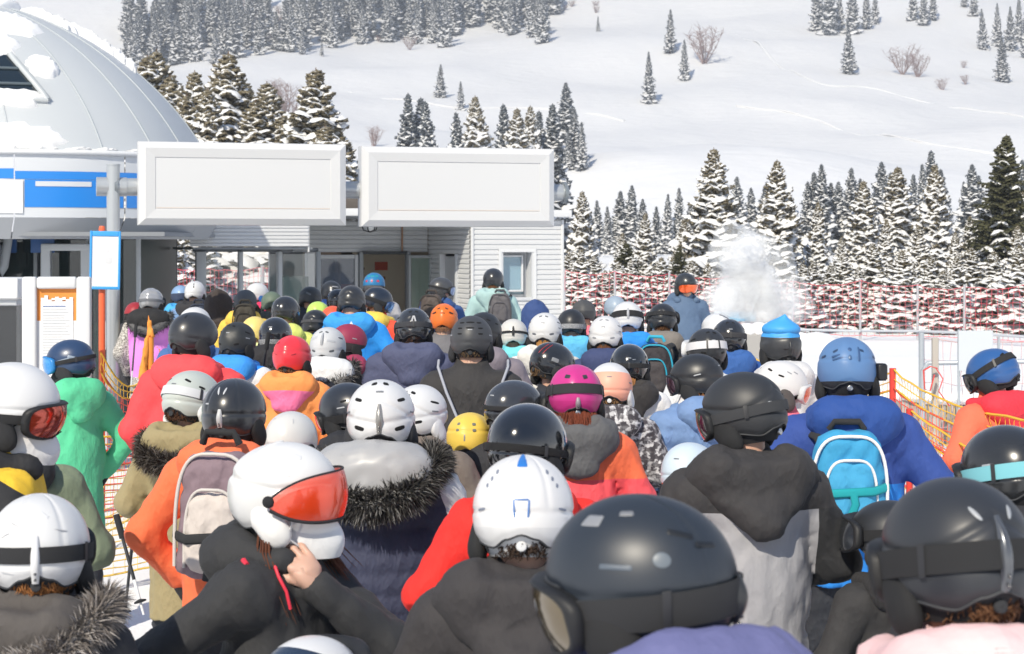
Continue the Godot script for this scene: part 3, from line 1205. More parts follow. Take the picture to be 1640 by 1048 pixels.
func person(q: Dictionary) -> Node3D:
	var d: float = q.d
	var near := d < 7.6
	var mid := d < 13.0
	var top := at(q.x, q.y, d)
	var hs: float = q.get("hs", 1.0) * 0.96
	var hc := top - Vector3(0, 0.14 * hs, 0)
	var s := hc.y / HEAD.y
	hs = maxf(hs, s * 0.965)
	var yaw := deg_to_rad(-q.get("yaw", 0.0))
	var byaw := deg_to_rad(-q.get("by", q.get("yaw", 0.0) * 0.35))
	var w: float = q.get("w", 1.03) * s * 1.04
	var base := Vector3(hc.x, 0, hc.z) - Basis(Vector3.UP, byaw) * Vector3(0, 0, HEAD.z * w)
	var o := thing("person", q.l, "person", Transform3D(Basis(Vector3.UP, byaw), base), "people queuing for the lift")
	var sc := Transform3D(Basis.from_scale(Vector3(w, s, w)), Vector3.ZERO)
	var pose = q.get("pose", "front")
	var pkey: String = pose if pose is String else "own%d" % int(q.x)
	hang(o, "body", body_mesh(pose, pkey, q.get("skin", "e8b79c")), sc)
	var sd: int = int(q.x * 7 + q.y)
	if not near:
		sd = sd % 3
	var j: Dictionary = q.j
	var cell := 0.0125 if d < 7.6 else (0.017 if d < 11.5 else 0.024)
	var jg := jacket_geo(pose, pkey, j.get("cut", "shell"), cell, sd)
	var parts := []
	var rest := jg
	for b in j.get("blocks", []):   # [plane normal, offset, material]: what lies beyond the plane
		var sp := rest.split(func(p: Vector3) -> float: return p.dot(b[0]) - b[1])
		rest = sp[0]
		parts.append([sp[1], b[2]])
	parts.append([rest, j.m])
	var jo := hang(o, "jacket", to_mesh(parts), sc)
	if d < 10.6 and j.get("cut", "shell") in ["shell", "coat"]:
		var lines: Array = [func(p: Vector3) -> float: return p.y - 1.285 + 0.25 * absf(p.x) if p.z > 0.0 else 1.0]
		for k in [-1.0, 1.0]:
			lines.append(func(p: Vector3) -> float: return p.x * k - 0.196 - 0.12 * (p.y - 1.3) if p.y > 1.1 else 1.0)
		if sd % 3 == 0:
			lines.append(func(p: Vector3) -> float: return p.x if p.z > 0.0 and p.y < 1.28 else 1.0)
		var sg := Geo.new()
		for fn in lines:
			sg.add(seam_geo(jg, fn))
		put(jo, "seam", sg, seam_mat(j.m))
	var hood: String = j.get("hood", "down")
	if hood != "none":
		var hg := hood_geo(hood, minf(cell, 0.016), sd)
		if j.has("hlow"):
			var sp := hg.split(func(p: Vector3) -> float: return p.y - 1.425 + 0.5 * p.x * p.x)
			hang(jo, "hood", to_mesh([[sp[1], j.get("hm", j.m)], [sp[0], j.hlow]]))
		else:
			put(jo, "hood", hg, j.get("hm", j.m))
		if d < 10.6 and hood != "up":
			var hsg := seam_geo(hg, func(p: Vector3) -> float: return absf(p.x) - 0.062 - 0.1 * (p.y - 1.4) if p.z > 0.03 else 1.0)
			hsg.add(seam_geo(hg, func(p: Vector3) -> float: return p.y - 1.50 - 0.35 * (p.z - 0.1), 0.004))
			put(jo, "hood_seam", hsg, seam_mat(j.get("hm", j.m)))
	if j.has("fur"):
		var fg := fur_geo(FUR_PATH, 0.05 if hood == "fur" else 0.04, 9000 if near else (2400 if mid else 700), 0.05, sd)
		put(jo, "fur_trim", fg, j.fur)
		var fc: Color = (j.fur as StandardMaterial3D).albedo_color
		var tips := fur_geo(FUR_PATH, 0.052 if hood == "fur" else 0.042, 3000 if near else (800 if mid else 200), 0.052, sd + 1)
		put(jo, "fur_guard_hair", tips, fur_tip(fc))
	var lg := legs_meshes("", "", "")
	hang(o, "trousers", to_mesh([[lg[0], q.get("tr", cloth("33363d"))]]), sc)
	for k in [-1.0, 1.0]:
		hang(o, "boot", to_mesh([[lg[1], matte("2b2c30", 0.8, 0.5)]]), sc * Transform3D(Basis(Vector3.UP, -k * 0.12), Vector3(k * 0.105, 0, 0.0)))
		if not q.get("bare", false):
			var a := arm(pose, int(k))
			var hb := hand_basis(a[0], a[1], int(k))
			hang(o, "glove", to_mesh([[glove_mesh(), q.get("gl", cloth("2a2b2f"))]]), sc * Transform3D(hb * Basis.from_scale(Vector3(k, 1, 1)), a[1]))
	var hx := Transform3D(Basis.from_euler(Vector3(deg_to_rad(-q.get("pit", 6.0)), yaw - byaw, deg_to_rad(q.get("roll", 0.0)))) * Basis.from_scale(Vector3.ONE * hs), Vector3(0, hc.y, HEAD.z * w))
	add_helmet(o, q.h, hx, d < 9.0, mid)
	if q.has("g"):
		add_goggles(o, q.g, hx, mid)
	if q.has("hair"):
		put(o, "hair", hair_geo(q.hair[0], sd, 260 if near else 90), q.hair[1], hx)
	if q.has("mask"):
		var mg := Geo.new()
		var f := func(u: float, v: float) -> Vector3:
			var ph := deg_to_rad(lerpf(-88, 88, u))
			var e := cos(ph)
			return Vector3(sin(ph) * 0.082, lerpf(-0.045, -0.155, v) - 0.014 * e * v, -0.008 - cos(ph) * (0.1 + 0.045 * e * sin(v * 2.4)))
		mg.grid(24, 8, f, true)
		put(o, "face_mask", mg, q.mask, hx)
	if q.has("cap"):   # a soft peak on the crown
		var f := Field.new()
		f.ball(Vector3(0, 0.1, 0.01), Vector3(0.115, 0.055, 0.13), 0.03)
		f.bone(Vector3(0, 0.13, 0.03), Vector3(0.008, 0.185, 0.05), 0.045, 0.008, 0.06)
		put(o, "peaked_cap", f.net(0.008), q.h.m, hx)
	if q.has("lock"):   # a loose lock of hair that falls in front of the shoulder
		var r := RandomNumberGenerator.new()
		r.seed = 5
		var g := Geo.new()
		for k in 130:
			var o3 := Vector3(r.randfn(), r.randfn(), r.randfn()) * 0.007
			g.tube([Vector3(0.085, -0.07, 0.03) + o3, Vector3(0.11, -0.14, 0.025) + o3 * 1.4, Vector3(0.12, -0.21, 0.0) + o3 * 2.0, Vector3(0.11 + r.randfn() * 0.012, -0.27 - r.randf() * 0.05, -0.03) + o3 * 2.0], [0.002, 0.0025, 0.002, 0.0006], 3, false)
			if k % 2:
				g.tube([Vector3(-0.07, -0.1, -0.02) + o3, Vector3(-0.1, -0.17, -0.07) + o3 * 2.0, Vector3(-0.1, -0.24, -0.12) + o3 * 2.5], [0.002, 0.0025, 0.0006], 3, false)
		put(o, "hair_lock", g, q.lock, hx)
	if q.has("emblem"):   # a small triangle printed on the hood
		var best := Vector3.ZERO
		var hm: ArrayMesh = (jo.get_child(0) as MeshInstance3D).mesh
		for p in hm.surface_get_arrays(0)[Mesh.ARRAY_VERTEX]:
			if absf(p.x) < 0.03 and absf(p.y - 1.46) < 0.03 and p.z > best.z:
				best = p
		var g := Geo.new()
		g.face([best + Vector3(-0.018, -0.012, 0.004), best + Vector3(0.018, -0.012, 0.004), best + Vector3(0, 0.022, 0.002)])
		put(jo, "emblem", g, matte("f2f4f6"))
	return o


# ---------------------------------------------------------------- the queue
func black(r := 0.42) -> StandardMaterial3D:
	return shiny("2b2d31", r, 0.0, 0.9)


func white(hex := "f2f3f5") -> StandardMaterial3D:
	return shiny(hex, 0.32, 0.4, 0.7)


func fur_mat(hex: String) -> StandardMaterial3D:
	return matte(hex, 0.7, 0.8)


func build_queue() -> void:
	var X := Vector3.RIGHT
	var Y := Vector3.UP
	var dk := cloth("34353a")
	var strap_dark := matte("232427", 0.9)
	var steel := shiny("b9bcc2", 0.25, 0, 0.7, 0.9)
	var amber := lens_mat("d9562a", 0.5)
	# --- nearest row
	person({x = 1022, y = 794, d = 2.58, yaw = -68, by = -30, pit = 4, l = "nearest person, large matt black helmet and violet-blue jacket, facing left", h = {m = shiny("2b323c", 0.42), st = "panel", v = "none", clip = black(0.3), cy = -0.02, marks = [[296, 0.118, 0.014, 0.007, 0, "8d9096"], [262, 0.128, 0.008, 0.003, 0, "7d8086"], [268, 0.052, 0.02, 0.004, 4, "59636f"], [240, 0.06, 0.011, 0.011, 0, "6b747d", 2.0], [205, 0.075, 0.016, 0.004, 10, "1d2025"], [222, 0.095, 0.016, 0.004, 20, "1d2025"]], dial = steel}, g = {l = lens_mat("6a5a3a", 0.7), lift = -0.035, sw = 0.026, yb = -0.012, s = matte("2a2b2e", 0.9)}, j = {m = cloth("6c6f9d"), hood = "tall", cut = "puffy"}})
	person({x = 1531, y = 766, d = 2.9, yaw = -17, by = -6, pit = 8, l = "person in a black helmet with silver back clip and pale pink jacket", h = {m = shiny("303339", 0.45), st = "wing", v = "none", clip = shiny("6c6f74", 0.25, 0.3, 0.8, 0.6), cy = 0.012, ch = 0.062, marks = [[162, 0.085, 0.004, 0.014, 35, "a9adb3", 2.0], [198, 0.085, 0.004, 0.014, -35, "a9adb3", 2.0]]}, g = {l = lens_mat("222428"), lift = -0.02, yb = 0.012, sw = 0.024, s = matte("242528")}, hair = ["short", matte("6e4a30")], j = {m = cloth("f3cdcf", 0.5), hood = "down"}})
	person({x = 838, y = 729, d = 4.0, yaw = 2, pit = 8, hs = 1.0, l = "person in a white helmet with blue markings and a black hooded jacket", h = {m = white("f6f6f7"), st = "panel", v = "dots", vm = matte("8a93a5", 0.7), two = white("e9eaec"), ty = -0.03, marks = [[180, 0.134, 0.009, 0.016, 0, "2f7fd6"], [172.0, 0.014, 0.0022, 0.02, 4, "4f7fc4"], [188.0, 0.014, 0.0022, 0.02, -4, "4f7fc4"], [180, 0.036, 0.0165, 0.002, 0, "4f7fc4"]], nape = white("eceef0"), dial = matte("d9dbde")}, hair = ["short", matte("3a2a20")], j = {m = cloth("3c3a3c"), hood = "point"}})
	person({x = 62, y = 791, d = 4.05, yaw = -12, by = 10, pit = 6, l = "person in a white helmet with a black goggle strap and a shaggy grey fur collar", h = {m = white("f1f2f3"), st = "panel", v = "none", two = white("e4e5e8"), ty = -0.035, clip = white(), cy = -0.01, ch = 0.055, marks = [[205, 0.075, 0.02, 0.0012, 24, "c9cbd0"], [218, 0.05, 0.012, 0.001, -30, "cfd1d5"], [150, 0.06, 0.016, 0.0011, 12, "c9cbd0"], [212, -0.04, 0.018, 0.0012, 8, "bfc2c8"], [228, -0.048, 0.01, 0.001, -20, "c9cbd0"], [170, 0.1, 0.013, 0.004, 40, "dfe1e5"]]}, g = {l = lens_mat("202226"), lift = 0.0, yb = 0.0, sw = 0.019, s = strap_dark}, hair = ["short", matte("a9713f")], j = {m = dk, hood = "big", hm = cloth("55514f"), fur = fur_mat("8d8580")}})
	person({x = 497, y = 1020, d = 3.75, yaw = 28, hs = 0.95, pit = 4, l = "child at the bottom edge in a white helmet with dark blue front", h = {m = white(), two = shiny("27364c", 0.25, 0.5), ty = 0.085, tz = 0.5, v = "none"}, g = {l = lens_mat("1d2b40"), lift = 0.05, yb = 0.03}, j = {m = cloth("3b3d44"), hood = "none"}})
	# woman in black holding her chin strap
	var girl := person({x = 458, y = 708, d = 4.6, yaw = 98, by = 112, pit = -3, bare = true, hs = 1.03, w = 1.02, skin = "f2c3ad", pose = [[Vector3(-0.06, 1.19, -0.32), Vector3(0.075, 1.385, -0.155)], [Vector3(0.27, 1.16, 0.28), Vector3(0.22, 0.98, 0.12)]], l = "woman in a white visor helmet and black jacket, bare hand at her chin", h = {m = white("f4f5f6"), st = "ridge", v = "none", visor = visor_mat(), ear = matte("eeeeee", 0.8), chin = matte("e4e5e7"), marks = [[60, 0.118, 0.015, 0.006, 30, "dfe1e5"], [100, 0.118, 0.014, 0.006, 10, "dfe1e5"], [80, 0.08, 0.02, 0.01, 20, "e9eaed"]]}, mask = cloth("e9ebee", 0.3), lock = matte("6a3c26"), j = {m = cloth("36373a"), hood = "down"}})
	girl_hand(girl)
	person({x = 20, y = 582, d = 5.3, yaw = 84, by = 70, pit = 4, hs = 1.0, w = 0.9, pose = "poles", l = "person in a white helmet with amber goggles and a white face mask, facing right", h = {m = white(), st = "panel", v = "pair", ear = matte("2a2b2e")}, g = {l = lens_mat("b8432c", 0.6), lift = -0.03, yb = -0.02, sw = 0.014, s = strap_dark}, mask = cloth("e8e8ea", 0.4), j = {m = cloth("2e2f33"), hood = "down", blocks = [[Vector3(0, 1, -0.6), 1.42, cloth("f0c63c")]]}})
	person({x = 1190, y = 596, d = 5.6, yaw = -52, by = -12, pit = 10, pose = "front", w = 1.06, l = "man in a black helmet with a strapped action light and a grey and black jacket", h = {m = shiny("303236", 0.5), st = "wing", v = "none", chin = matte("c9cbce"), dial = steel, marks = [[150, 0.05, 0.009, 0.004, 0, "54575d"], [205, 0.02, 0.007, 0.011, 0, "c3c7cc"]]}, g = {l = lens_mat("2a2b30", 0.6), lift = -0.02, yb = 0.012, sw = 0.017, s = matte("3a3c40")}, j = {m = cloth("a9a9ae", 0.35), hood = "point", hm = cloth("3b3a3c"), blocks = [[Y, 1.335, cloth("3b3a3c")], [Vector3(1, 0.06, 0), 0.275, cloth("303134")], [Vector3(-1, 0.06, 0), 0.275, cloth("303134")]]}})
	person({x = 1424, y = 802, d = 5.5, yaw = -60, hs = 0.92, pit = 8, l = "child in a black helmet with silver goggles, black jacket with yellow panels", h = {m = black(), v = "pair", ear = matte("3a3735")}, g = {l = lens_mat("6b7076"), lift = 0.03, yb = 0.03}, j = {m = cloth("3a3a3c"), hood = "down", blocks = [[Vector3(0.85, -0.5, 0.0), -0.56, cloth("e9e384")]]}})
	# --- second row
	person({x = 845, y = 646, d = 5.35, yaw = 30, by = 5, pit = 6, w = 1.0, pose = "pocket", l = "person in a mirror-black helmet and bright red jacket", h = {m = shiny("16191f", 0.1, 1.0), st = "plain", v = "none", marks = [[215, -0.01, 0.012, 0.004, 10, "44484f"]]}, g = {l = lens_mat("16181c"), lift = -0.03, yb = 0.0, sw = 0.012, s = matte("16171a")}, j = {m = cloth("f0342e", 0.5), hood = "down"}})
	person({x = 610, y = 608, d = 5.9, yaw = -2, by = 6, pit = 4, w = 1.05, l = "woman in a white vented helmet and navy quilted coat with a black fur hood", h = {m = white("f1f2f4"), st = "wing", v = "air", clip = shiny("a8a6a2", 0.3, 0.3, 0.8, 0.5), cy = 0.005, ch = 0.05, ear = matte("303136")}, j = {m = cloth("3d425a", 0.9), hood = "fur", cut = "quilt", hm = shiny("b9babd", 0.4, 0, 0.7), fur = fur_mat("3a3836"), blocks = [[Vector3(0.93, 0.25, 0.1), 0.556, cloth("d5d7da")]]}})
	person({x = 375, y = 606, d = 6.5, yaw = 12, by = 10, pit = 4, w = 1.06, pose = "pocket", l = "person in a black helmet with silver flashes and orange jacket under the mauve rucksack", h = {m = shiny("2d2f33", 0.3, 0.4), st = "panel", v = "none", clip = matte("c9cacc", 0.8, 0.5), cy = -0.012, ch = 0.034, marks = [[176, 0.098, 0.0035, 0.014, 14, "c9ccd1", 2.0], [192, 0.098, 0.0035, 0.016, -22, "c9ccd1", 2.0], [212, 0.045, 0.01, 0.003, 0, "b9bcc2"], [240, 0.085, 0.007, 0.006, 0, "c3c8d2", 2.0], [247, 0.09, 0.005, 0.005, 0, "c3c8d2", 2.0]]}, j = {m = cloth("ff7d52", 0.5), hood = "down"}})
	person({x = 308, y = 594, d = 7.5, yaw = 30, by = 15, pit = 14, l = "person in a pale grey-green helmet and olive parka with a big fur-lined hood", h = {m = shiny("c3cbc6", 0.35, 0.2), st = "plain", v = "pair", chin = matte("dfe2e4"), ear = matte("e3e5e6")}, g = {l = lens_mat("203040"), lift = 0.0, yb = 0.03, sw = 0.019, s = matte("d8dce0")}, hair = ["short", matte("5e3d28")], j = {m = cloth("a1946f", 0.6), hood = "big", cut = "coat", fur = fur_mat("3e342b")}})
	person({x = 466, y = 659, d = 7.2, yaw = 14, hs = 0.92, l = "child in a plain white helmet and pink jacket", h = {m = white("ececea"), st = "plain", v = "none", marks = [[150, 0.1, 0.003, 0.011, 0, "c6c8cb"], [215, 0.11, 0.009, 0.0025, -15, "c6c8cb"], [215, -0.03, 0.016, 0.006, 12, "2a2b2e"]]}, j = {m = cloth("e84a8c"), hood = "down"}})
	person({x = 1357, y = 541, d = 7.0, yaw = 6, by = -2, pit = 6, w = 1.1, pose = "pocket", l = "person in a denim-blue patterned helmet with a camera, navy and blue jacket", h = {m = shiny("5f86b8", 0.5), st = "brim", v = "pair", two = matte("2c2f36"), ty = -0.045, vm = shiny("2c4568", 0.5), marks = [[160, 0.07, 0.004, 0.03, 8, "3c5c8a"], [180, 0.09, 0.008, 0.008, 0, "3c5c8a", 2.0], [180, 0.055, 0.007, 0.01, 0, "42648f", 2.0], [204, 0.05, 0.024, 0.004, -14, "3c5c8a"], [208, 0.062, 0.02, 0.004, -14, "3c5c8a"]], dial = steel}, j = {m = cloth("2b86df"), hood = "down", hm = cloth("2c5099"), cut = "shell", blocks = [[Vector3(0.1, 1, 0), 1.215, cloth("36519b")]]}})
	person({x = 1612, y = 681, d = 4.9, yaw = -24, pit = 8, l = "person at the right edge in a black helmet with a teal goggle strap", h = {m = shiny("2b2d30", 0.25, 0.4), st = "plain", v = "none"}, g = {l = lens_mat("222428"), lift = -0.02, yb = 0.012, sw = 0.021, s = matte("7cc3cf")}, j = {m = dk, hood = "down"}})
	person({x = 1590, y = 559, d = 9.2, yaw = -52, by = -28, pit = 22, w = 1.05, pose = "pocket", l = "person in a blue helmet and coral red jacket by the orange netting on the right", h = {m = shiny("2f5f9f", 0.3, 0.3), st = "plain", v = "pair"}, g = {l = lens_mat("202226"), lift = -0.01, yb = 0.06, sw = 0.017, s = strap_dark}, j = {m = cloth("ff7a5c", 0.6), hood = "down", hm = cloth("e93c4c"), blocks = [[Vector3(0, -1, 0.2), -1.08, cloth("d92a3a")]]}})
	person({x = 112, y = 544, d = 9.6, yaw = -84, by = -35, pit = 8, hs = 0.95, pose = "pocket", w = 1.0, tr = cloth("33363c"), l = "person in a navy helmet with bright blue goggles and a mint green jacket", h = {m = shiny("2c4468", 0.35, 0.2), st = "wing", v = "none", ear = matte("2c2d31"), chin = strap_dark, marks = [[275, 0.02, 0.045, 0.008, -10, "8d9cae"], [248, 0.035, 0.022, 0.008, 25, "8d9cae"]]}, g = {l = lens_mat("2a9ae6", 0.6), f = shiny("2a86cf", 0.4), lift = 0.0, yb = 0.02, sw = 0.012, s = strap_dark}, mask = matte("2b2c30"), j = {m = cloth("5fd3a0", 0.5), hood = "down", cut = "coat"}})
	person({x = 18, y = 612, d = 6.1, yaw = 0, pose = "front", w = 1.04, by = -6, tr = cloth("2e3033"), l = "person hidden behind the white helmet at left, olive and black jacket showing", h = {m = black(), v = "pair"}, j = {m = cloth("303236"), hood = "down", blocks = [[Vector3(0.2, 1, 0), 1.12, cloth("7f8b74")]]}})
	person({x = 922, y = 584, d = 7.5, yaw = -2, pit = 4, l = "woman in a magenta helmet with auburn hair, grey hood and coral jacket", h = {m = shiny("d0378f", 0.4, 0.1), st = "brim", v = "none", two = shiny("c42f83", 0.4), ty = -0.02, marks = [[160, 0.092, 0.011, 0.008, -8, "3a3c40"], [205, 0.092, 0.013, 0.008, 8, "3a3c40"]], dial = steel, clip = matte("9a8f98", 0.8, 0.4), cy = -0.03, ch = 0.025}, g = {l = lens_mat("202226"), lift = 0.0, yb = 0.035, sw = 0.021, s = matte("303135")}, hair = ["long", matte("7c3c26")], j = {m = cloth("ff5f68", 0.5), hood = "big", hm = cloth("626366"), blocks = [[Vector3(0, 1, 0), 1.26, cloth("ff7a52", 0.5)]]}})
	person({x = 978, y = 581, d = 8.8, yaw = 6, hs = 0.95, l = "person in a white and peach helmet and a black and white marbled jacket", h = {m = white(), st = "plain", v = "none", two = shiny("ffb49b", 0.5), ty = 0.075, tz = 0.1, ear = white(), dial = white()}, hair = ["short", matte("b58a5c")], j = {m = marble_mat(), hood = "down"}})
	person({x = 753, y = 661, d = 7.8, yaw = 8, hs = 0.9, l = "small child in a yellow helmet and a navy and white jacket", h = {m = shiny("f5d35c", 0.45), st = "brim", v = "four", vm = matte("7d7f78"), marks = [[182, 0.01, 0.004, 0.017, 0, "8f9294"]]}, hair = ["long", matte("d9a878")], j = {m = cloth("3a4258"), hood = "none", blocks = [[Vector3(0, -1, 0), -1.33, cloth("eceef0")], ]}})
	person({x = 824, y = 609, d = 7.7, yaw = 50, pit = 8, l = "person in a glossy charcoal helmet with goggles pushed up, turned right", h = {m = shiny("3a3d43", 0.18, 0.6), st = "plain", v = "none"}, g = {l = lens_mat("1c2c44"), lift = 0.03, yb = 0.0, sw = 0.01, s = strap_dark}, j = {m = dk, hood = "none"}})
	person({x = 672, y = 616, d = 7.3, yaw = 26, pit = 2, hs = 0.97, l = "person in a white vented helmet and taupe hooded jacket", h = {m = white(), st = "wing", v = "low", ear = matte("e4e5e8"), clip = white("dfe3ea"), cy = 0.0}, j = {m = cloth("7b7068"), hood = "down"}})
	person({x = 556, y = 613, d = 7.9, yaw = -55, l = "person in a black helmet with orange lenses behind the white vented helmet", h = {m = shiny("2c3038", 0.3, 0.3), v = "pair"}, g = {l = amber, lift = -0.04}, j = {m = cloth("2e3036"), hood = "down"}})
	person({x = 1105, y = 709, d = 7.0, yaw = 32, hs = 0.95, pit = 10, l = "child in a pale blue helmet with an orange rim", h = {m = shiny("d3e3f0", 0.4, 0.2), st = "plain", v = "none", two = shiny("f0703c", 0.45), ty = -0.048}, hair = ["short", matte("8a5e3c")], j = {m = cloth("d9dfe8"), hood = "down", blocks = [[Vector3(0.5, -0.8, 0), -0.88, cloth("e86a94")]]}})
	# --- third row
	person({x = 755, y = 506, d = 9.6, yaw = 2, pit = 4, w = 1.06, l = "man in a charcoal helmet with rows of slots and black jacket", h = {m = shiny("434549", 0.5), st = "plain", v = "slots", ear = matte("2b2c30")}, hair = ["short", matte("7a6348")], j = {m = cloth("3b3a3b"), hood = "none"}})
	person({x = 775, y = 500, d = 11.4, yaw = 10, w = 1.05, l = "person in a black helmet and mauve-grey jacket behind the slotted helmet", h = {m = black(), v = "pair", marks = [[235, 0.03, 0.012, 0.012, 0, "a9adb3"]]}, j = {m = cloth("8a828c"), hood = "down"}})
	person({x = 662, y = 493, d = 11.4, yaw = -4, w = 1.08, l = "person in a gloss black helmet and dark indigo quilted jacket", h = {m = shiny("303338", 0.22, 0.5), st = "wing", v = "low", txt = ["A", 180, 0.045, 0.075, "c9ccd2"]}, g = {l = lens_mat("202226"), lift = 0.0, yb = 0.02, sw = 0.017, s = matte("3a3c42"), rings = [180.0]}, hair = ["short", matte("5c3a28")], j = {m = cloth("545a78", 0.6), hood = "big", cut = "puffy"}})
	person({x = 468, y = 538, d = 10.8, yaw = 14, pit = 0, w = 1.05, pose = "down", l = "woman in a red helmet and orange jacket with a pink hood lining", h = {m = shiny("ee3a46", 0.35, 0.2), st = "ridge", v = "none", marks = [[150, 0.03, 0.016, 0.003, -14, "a92430"], [212, 0.03, 0.016, 0.003, 14, "a92430"], [225, 0.1, 0.02, 0.003, -24, "a92430"]]}, hair = ["short", matte("9a7a5c")], j = {m = cloth("ffa25c", 0.4), hood = "big", hlow = cloth("ff7fae")}})
	person({x = 310, y = 501, d = 9.5, yaw = 38, by = 8, pit = 10, w = 1.1, tr = cloth("2787d2"), pose = "down", l = "person in a black helmet, long red jacket and blue trousers", h = {m = shiny("33353a", 0.35, 0.2), st = "plain", v = "none", ear = matte("2a2b2e"), marks = [[160, 0.11, 0.004, 0.012, 0, "1a1b1e"]]}, j = {m = cloth("ff5257", 0.4), hood = "down", cut = "coat"}})
	person({x = 380, y = 516, d = 11.6, yaw = 20, by = 10, l = "person in a matt black vented helmet and a blue jacket with white patches", h = {m = shiny("303335", 0.5), st = "brim", v = "low"}, j = {m = cloth("2b8ff0", 0.5), hood = "down", hm = cloth("3f9cf5"), blocks = [[Vector3(0.8, -0.55, 0.2), -0.57, cloth("2b8ff0")], [Vector3(0.75, -0.6, 0.25), -0.72, cloth("f0f1f3")]]}})
	person({x = 525, y = 524, d = 11.4, yaw = 10, pit = 2, l = "woman in a pale grey patterned helmet with a brown ponytail and white fur-edged hood", h = {m = shiny("d2d5d9", 0.4), st = "plain", v = "low", vm = matte("5f646b"), clip = matte("aeb2b8", 0.8, 0.5), cy = 0.06, marks = [[150, 0.05, 0.03, 0.008, 10, "c0c4ca"], [215, 0.07, 0.03, 0.01, -20, "c3c7cd"]]}, hair = ["pony", matte("6a3c2c")], j = {m = cloth("3a3a3c"), hood = "fur", hm = cloth("f1f3f5"), fur = fur_mat("3c3a3a")}})
	person({x = 559, y = 519, d = 12.4, yaw = 40, pit = 10, l = "person in a maroon helmet and maroon hooded jacket", h = {m = shiny("9c2f50", 0.6), st = "plain", v = "none", two = matte("3a3438"), ty = -0.01}, hair = ["short", matte("7a5a3a")], j = {m = cloth("a33a5c"), hood = "big"}})
	person({x = 1115, y = 567, d = 9.0, yaw = -62, by = -20, pit = 10, l = "woman in a black helmet facing left and a faded blue jacket", h = {m = shiny("2e3034", 0.4), st = "wing", v = "none", ear = matte("26272a"), chin = matte("d4d6da")}, g = {l = lens_mat("5a3a4c", 0.6), lift = -0.01, strap = false}, hair = ["long", matte("9a6a40")], j = {m = cloth("7a99c8", 0.6), hood = "down", cut = "puffy", blocks = [[Vector3(0, 1, 0.35), 1.51, cloth("e9e4e4")]]}})
	person({x = 1252, y = 578, d = 9.2, yaw = 70, by = 30, pit = 10, hs = 1.02, l = "person in a white helmet with orange goggles facing right and a pink collar", h = {m = white("f3f2f2"), st = "plain", v = "pair", ear = matte("55504f"), marks = [[100, 0.085, 0.011, 0.003, 25, "9da1a8"], [82, 0.09, 0.011, 0.003, 25, "9da1a8"]]}, g = {l = amber, f = white("e8e8ea"), lift = -0.02, strap = false}, j = {m = cloth("e4e2e4"), hood = "none", blocks = [[Vector3(0, 1, 0.2), 1.40, cloth("e9768c")]]}})
	person({x = 1250, y = 517, d = 10.2, yaw = -14, pit = 0, l = "person in a black helmet with a bright blue peaked cap over its crown", h = {m = shiny("45a8f2", 0.55), st = "ridge", v = "none", two = shiny("3a3c40", 0.4), ty = 0.055, clip = black(), cy = -0.01, marks = [[165, 0.112, 0.006, 0.003, 0, "1a4f80"], [197, 0.105, 0.006, 0.004, -30, "1a4f80"], [190, -0.012, 0.02, 0.005, 0, "232428"]]}, j = {m = cloth("d9dadd"), hood = "down"}, cap = 1})
	person({x = 1008, y = 551, d = 10.4, yaw = 4, pit = 2, l = "woman in a small gloss black helmet and a white jacket with a black hood", h = {m = shiny("222427", 0.14, 0.8), st = "plain", v = "none", marks = [[180, 0.06, 0.012, 0.004, 0, "80868f"], [165, 0.05, 0.01, 0.003, 0, "80868f"]]}, g = {l = lens_mat("202226"), lift = -0.01, yb = 0.01, sw = 0.014, s = strap_dark, rings = [180.0]}, hair = ["pony", matte("b07c4a")], j = {m = cloth("f0f0f1"), hood = "big", hm = cloth("3c3a3b")}})
	person({x = 885, y = 549, d = 10.0, yaw = 52, pit = 24, l = "person in a black helmet with thin red lines, head bowed to the right", h = {m = shiny("26282c", 0.2, 0.6), st = "plain", v = "none", ear = matte("2c2d30"), marks = [[150, 0.07, 0.0016, 0.04, 16, "c8303a"], [163, 0.07, 0.0016, 0.04, 16, "c8303a"], [120, 0.015, 0.018, 0.012, 0, "8a8d92"]]}, hair = ["short", matte("8a6a44")], j = {m = cloth("33363f"), hood = "none"}})
	person({x = 873, y = 501, d = 12.0, yaw = 8, l = "woman in a smooth white helmet with a blond ponytail and cream jacket", h = {m = white("f3f4f5"), st = "plain", v = "low", vm = matte("70747c"), two = shiny("d8dadc", 0.5), ty = -0.05}, hair = ["pony", matte("c58f4e")], j = {m = cloth("e9e8e4"), hood = "big"}})
	person({x = 970, y = 506, d = 11.9, yaw = 10, pit = 4, l = "woman in a white helmet with a brown braid and navy jacket", h = {m = white("f2f2f3"), st = "wing", v = "low", vm = matte("9a9da3")}, hair = ["braid", matte("7d5030")], j = {m = cloth("3f4a72"), hood = "down"}})
	person({x = 1132, y = 526, d = 10.8, yaw = -12, hs = 1.02, l = "person in a black helmet with a broad white goggle strap and white jacket", h = {m = shiny("34363a", 0.35), st = "brim", v = "low"}, g = {l = lens_mat("d0d0d4"), f = white(), lift = 0.01, yb = 0.03, sw = 0.024, s = matte("e3e3e6"), rings = [165.0, 200.0]}, j = {m = cloth("eceef1"), hood = "none"}})
	person({x = 1168, y = 511, d = 12.4, yaw = 2, hs = 1.02, l = "person in a gloss black helmet and royal blue hooded jacket", h = {m = shiny("2a2c30", 0.2, 0.5), st = "panel", v = "low"}, g = {l = lens_mat("202226"), lift = 0.0, yb = 0.015, sw = 0.018, s = matte("38393d"), rings = [180.0]}, j = {m = cloth("2f5a9f"), hood = "big", hm = cloth("3a66ab")}})
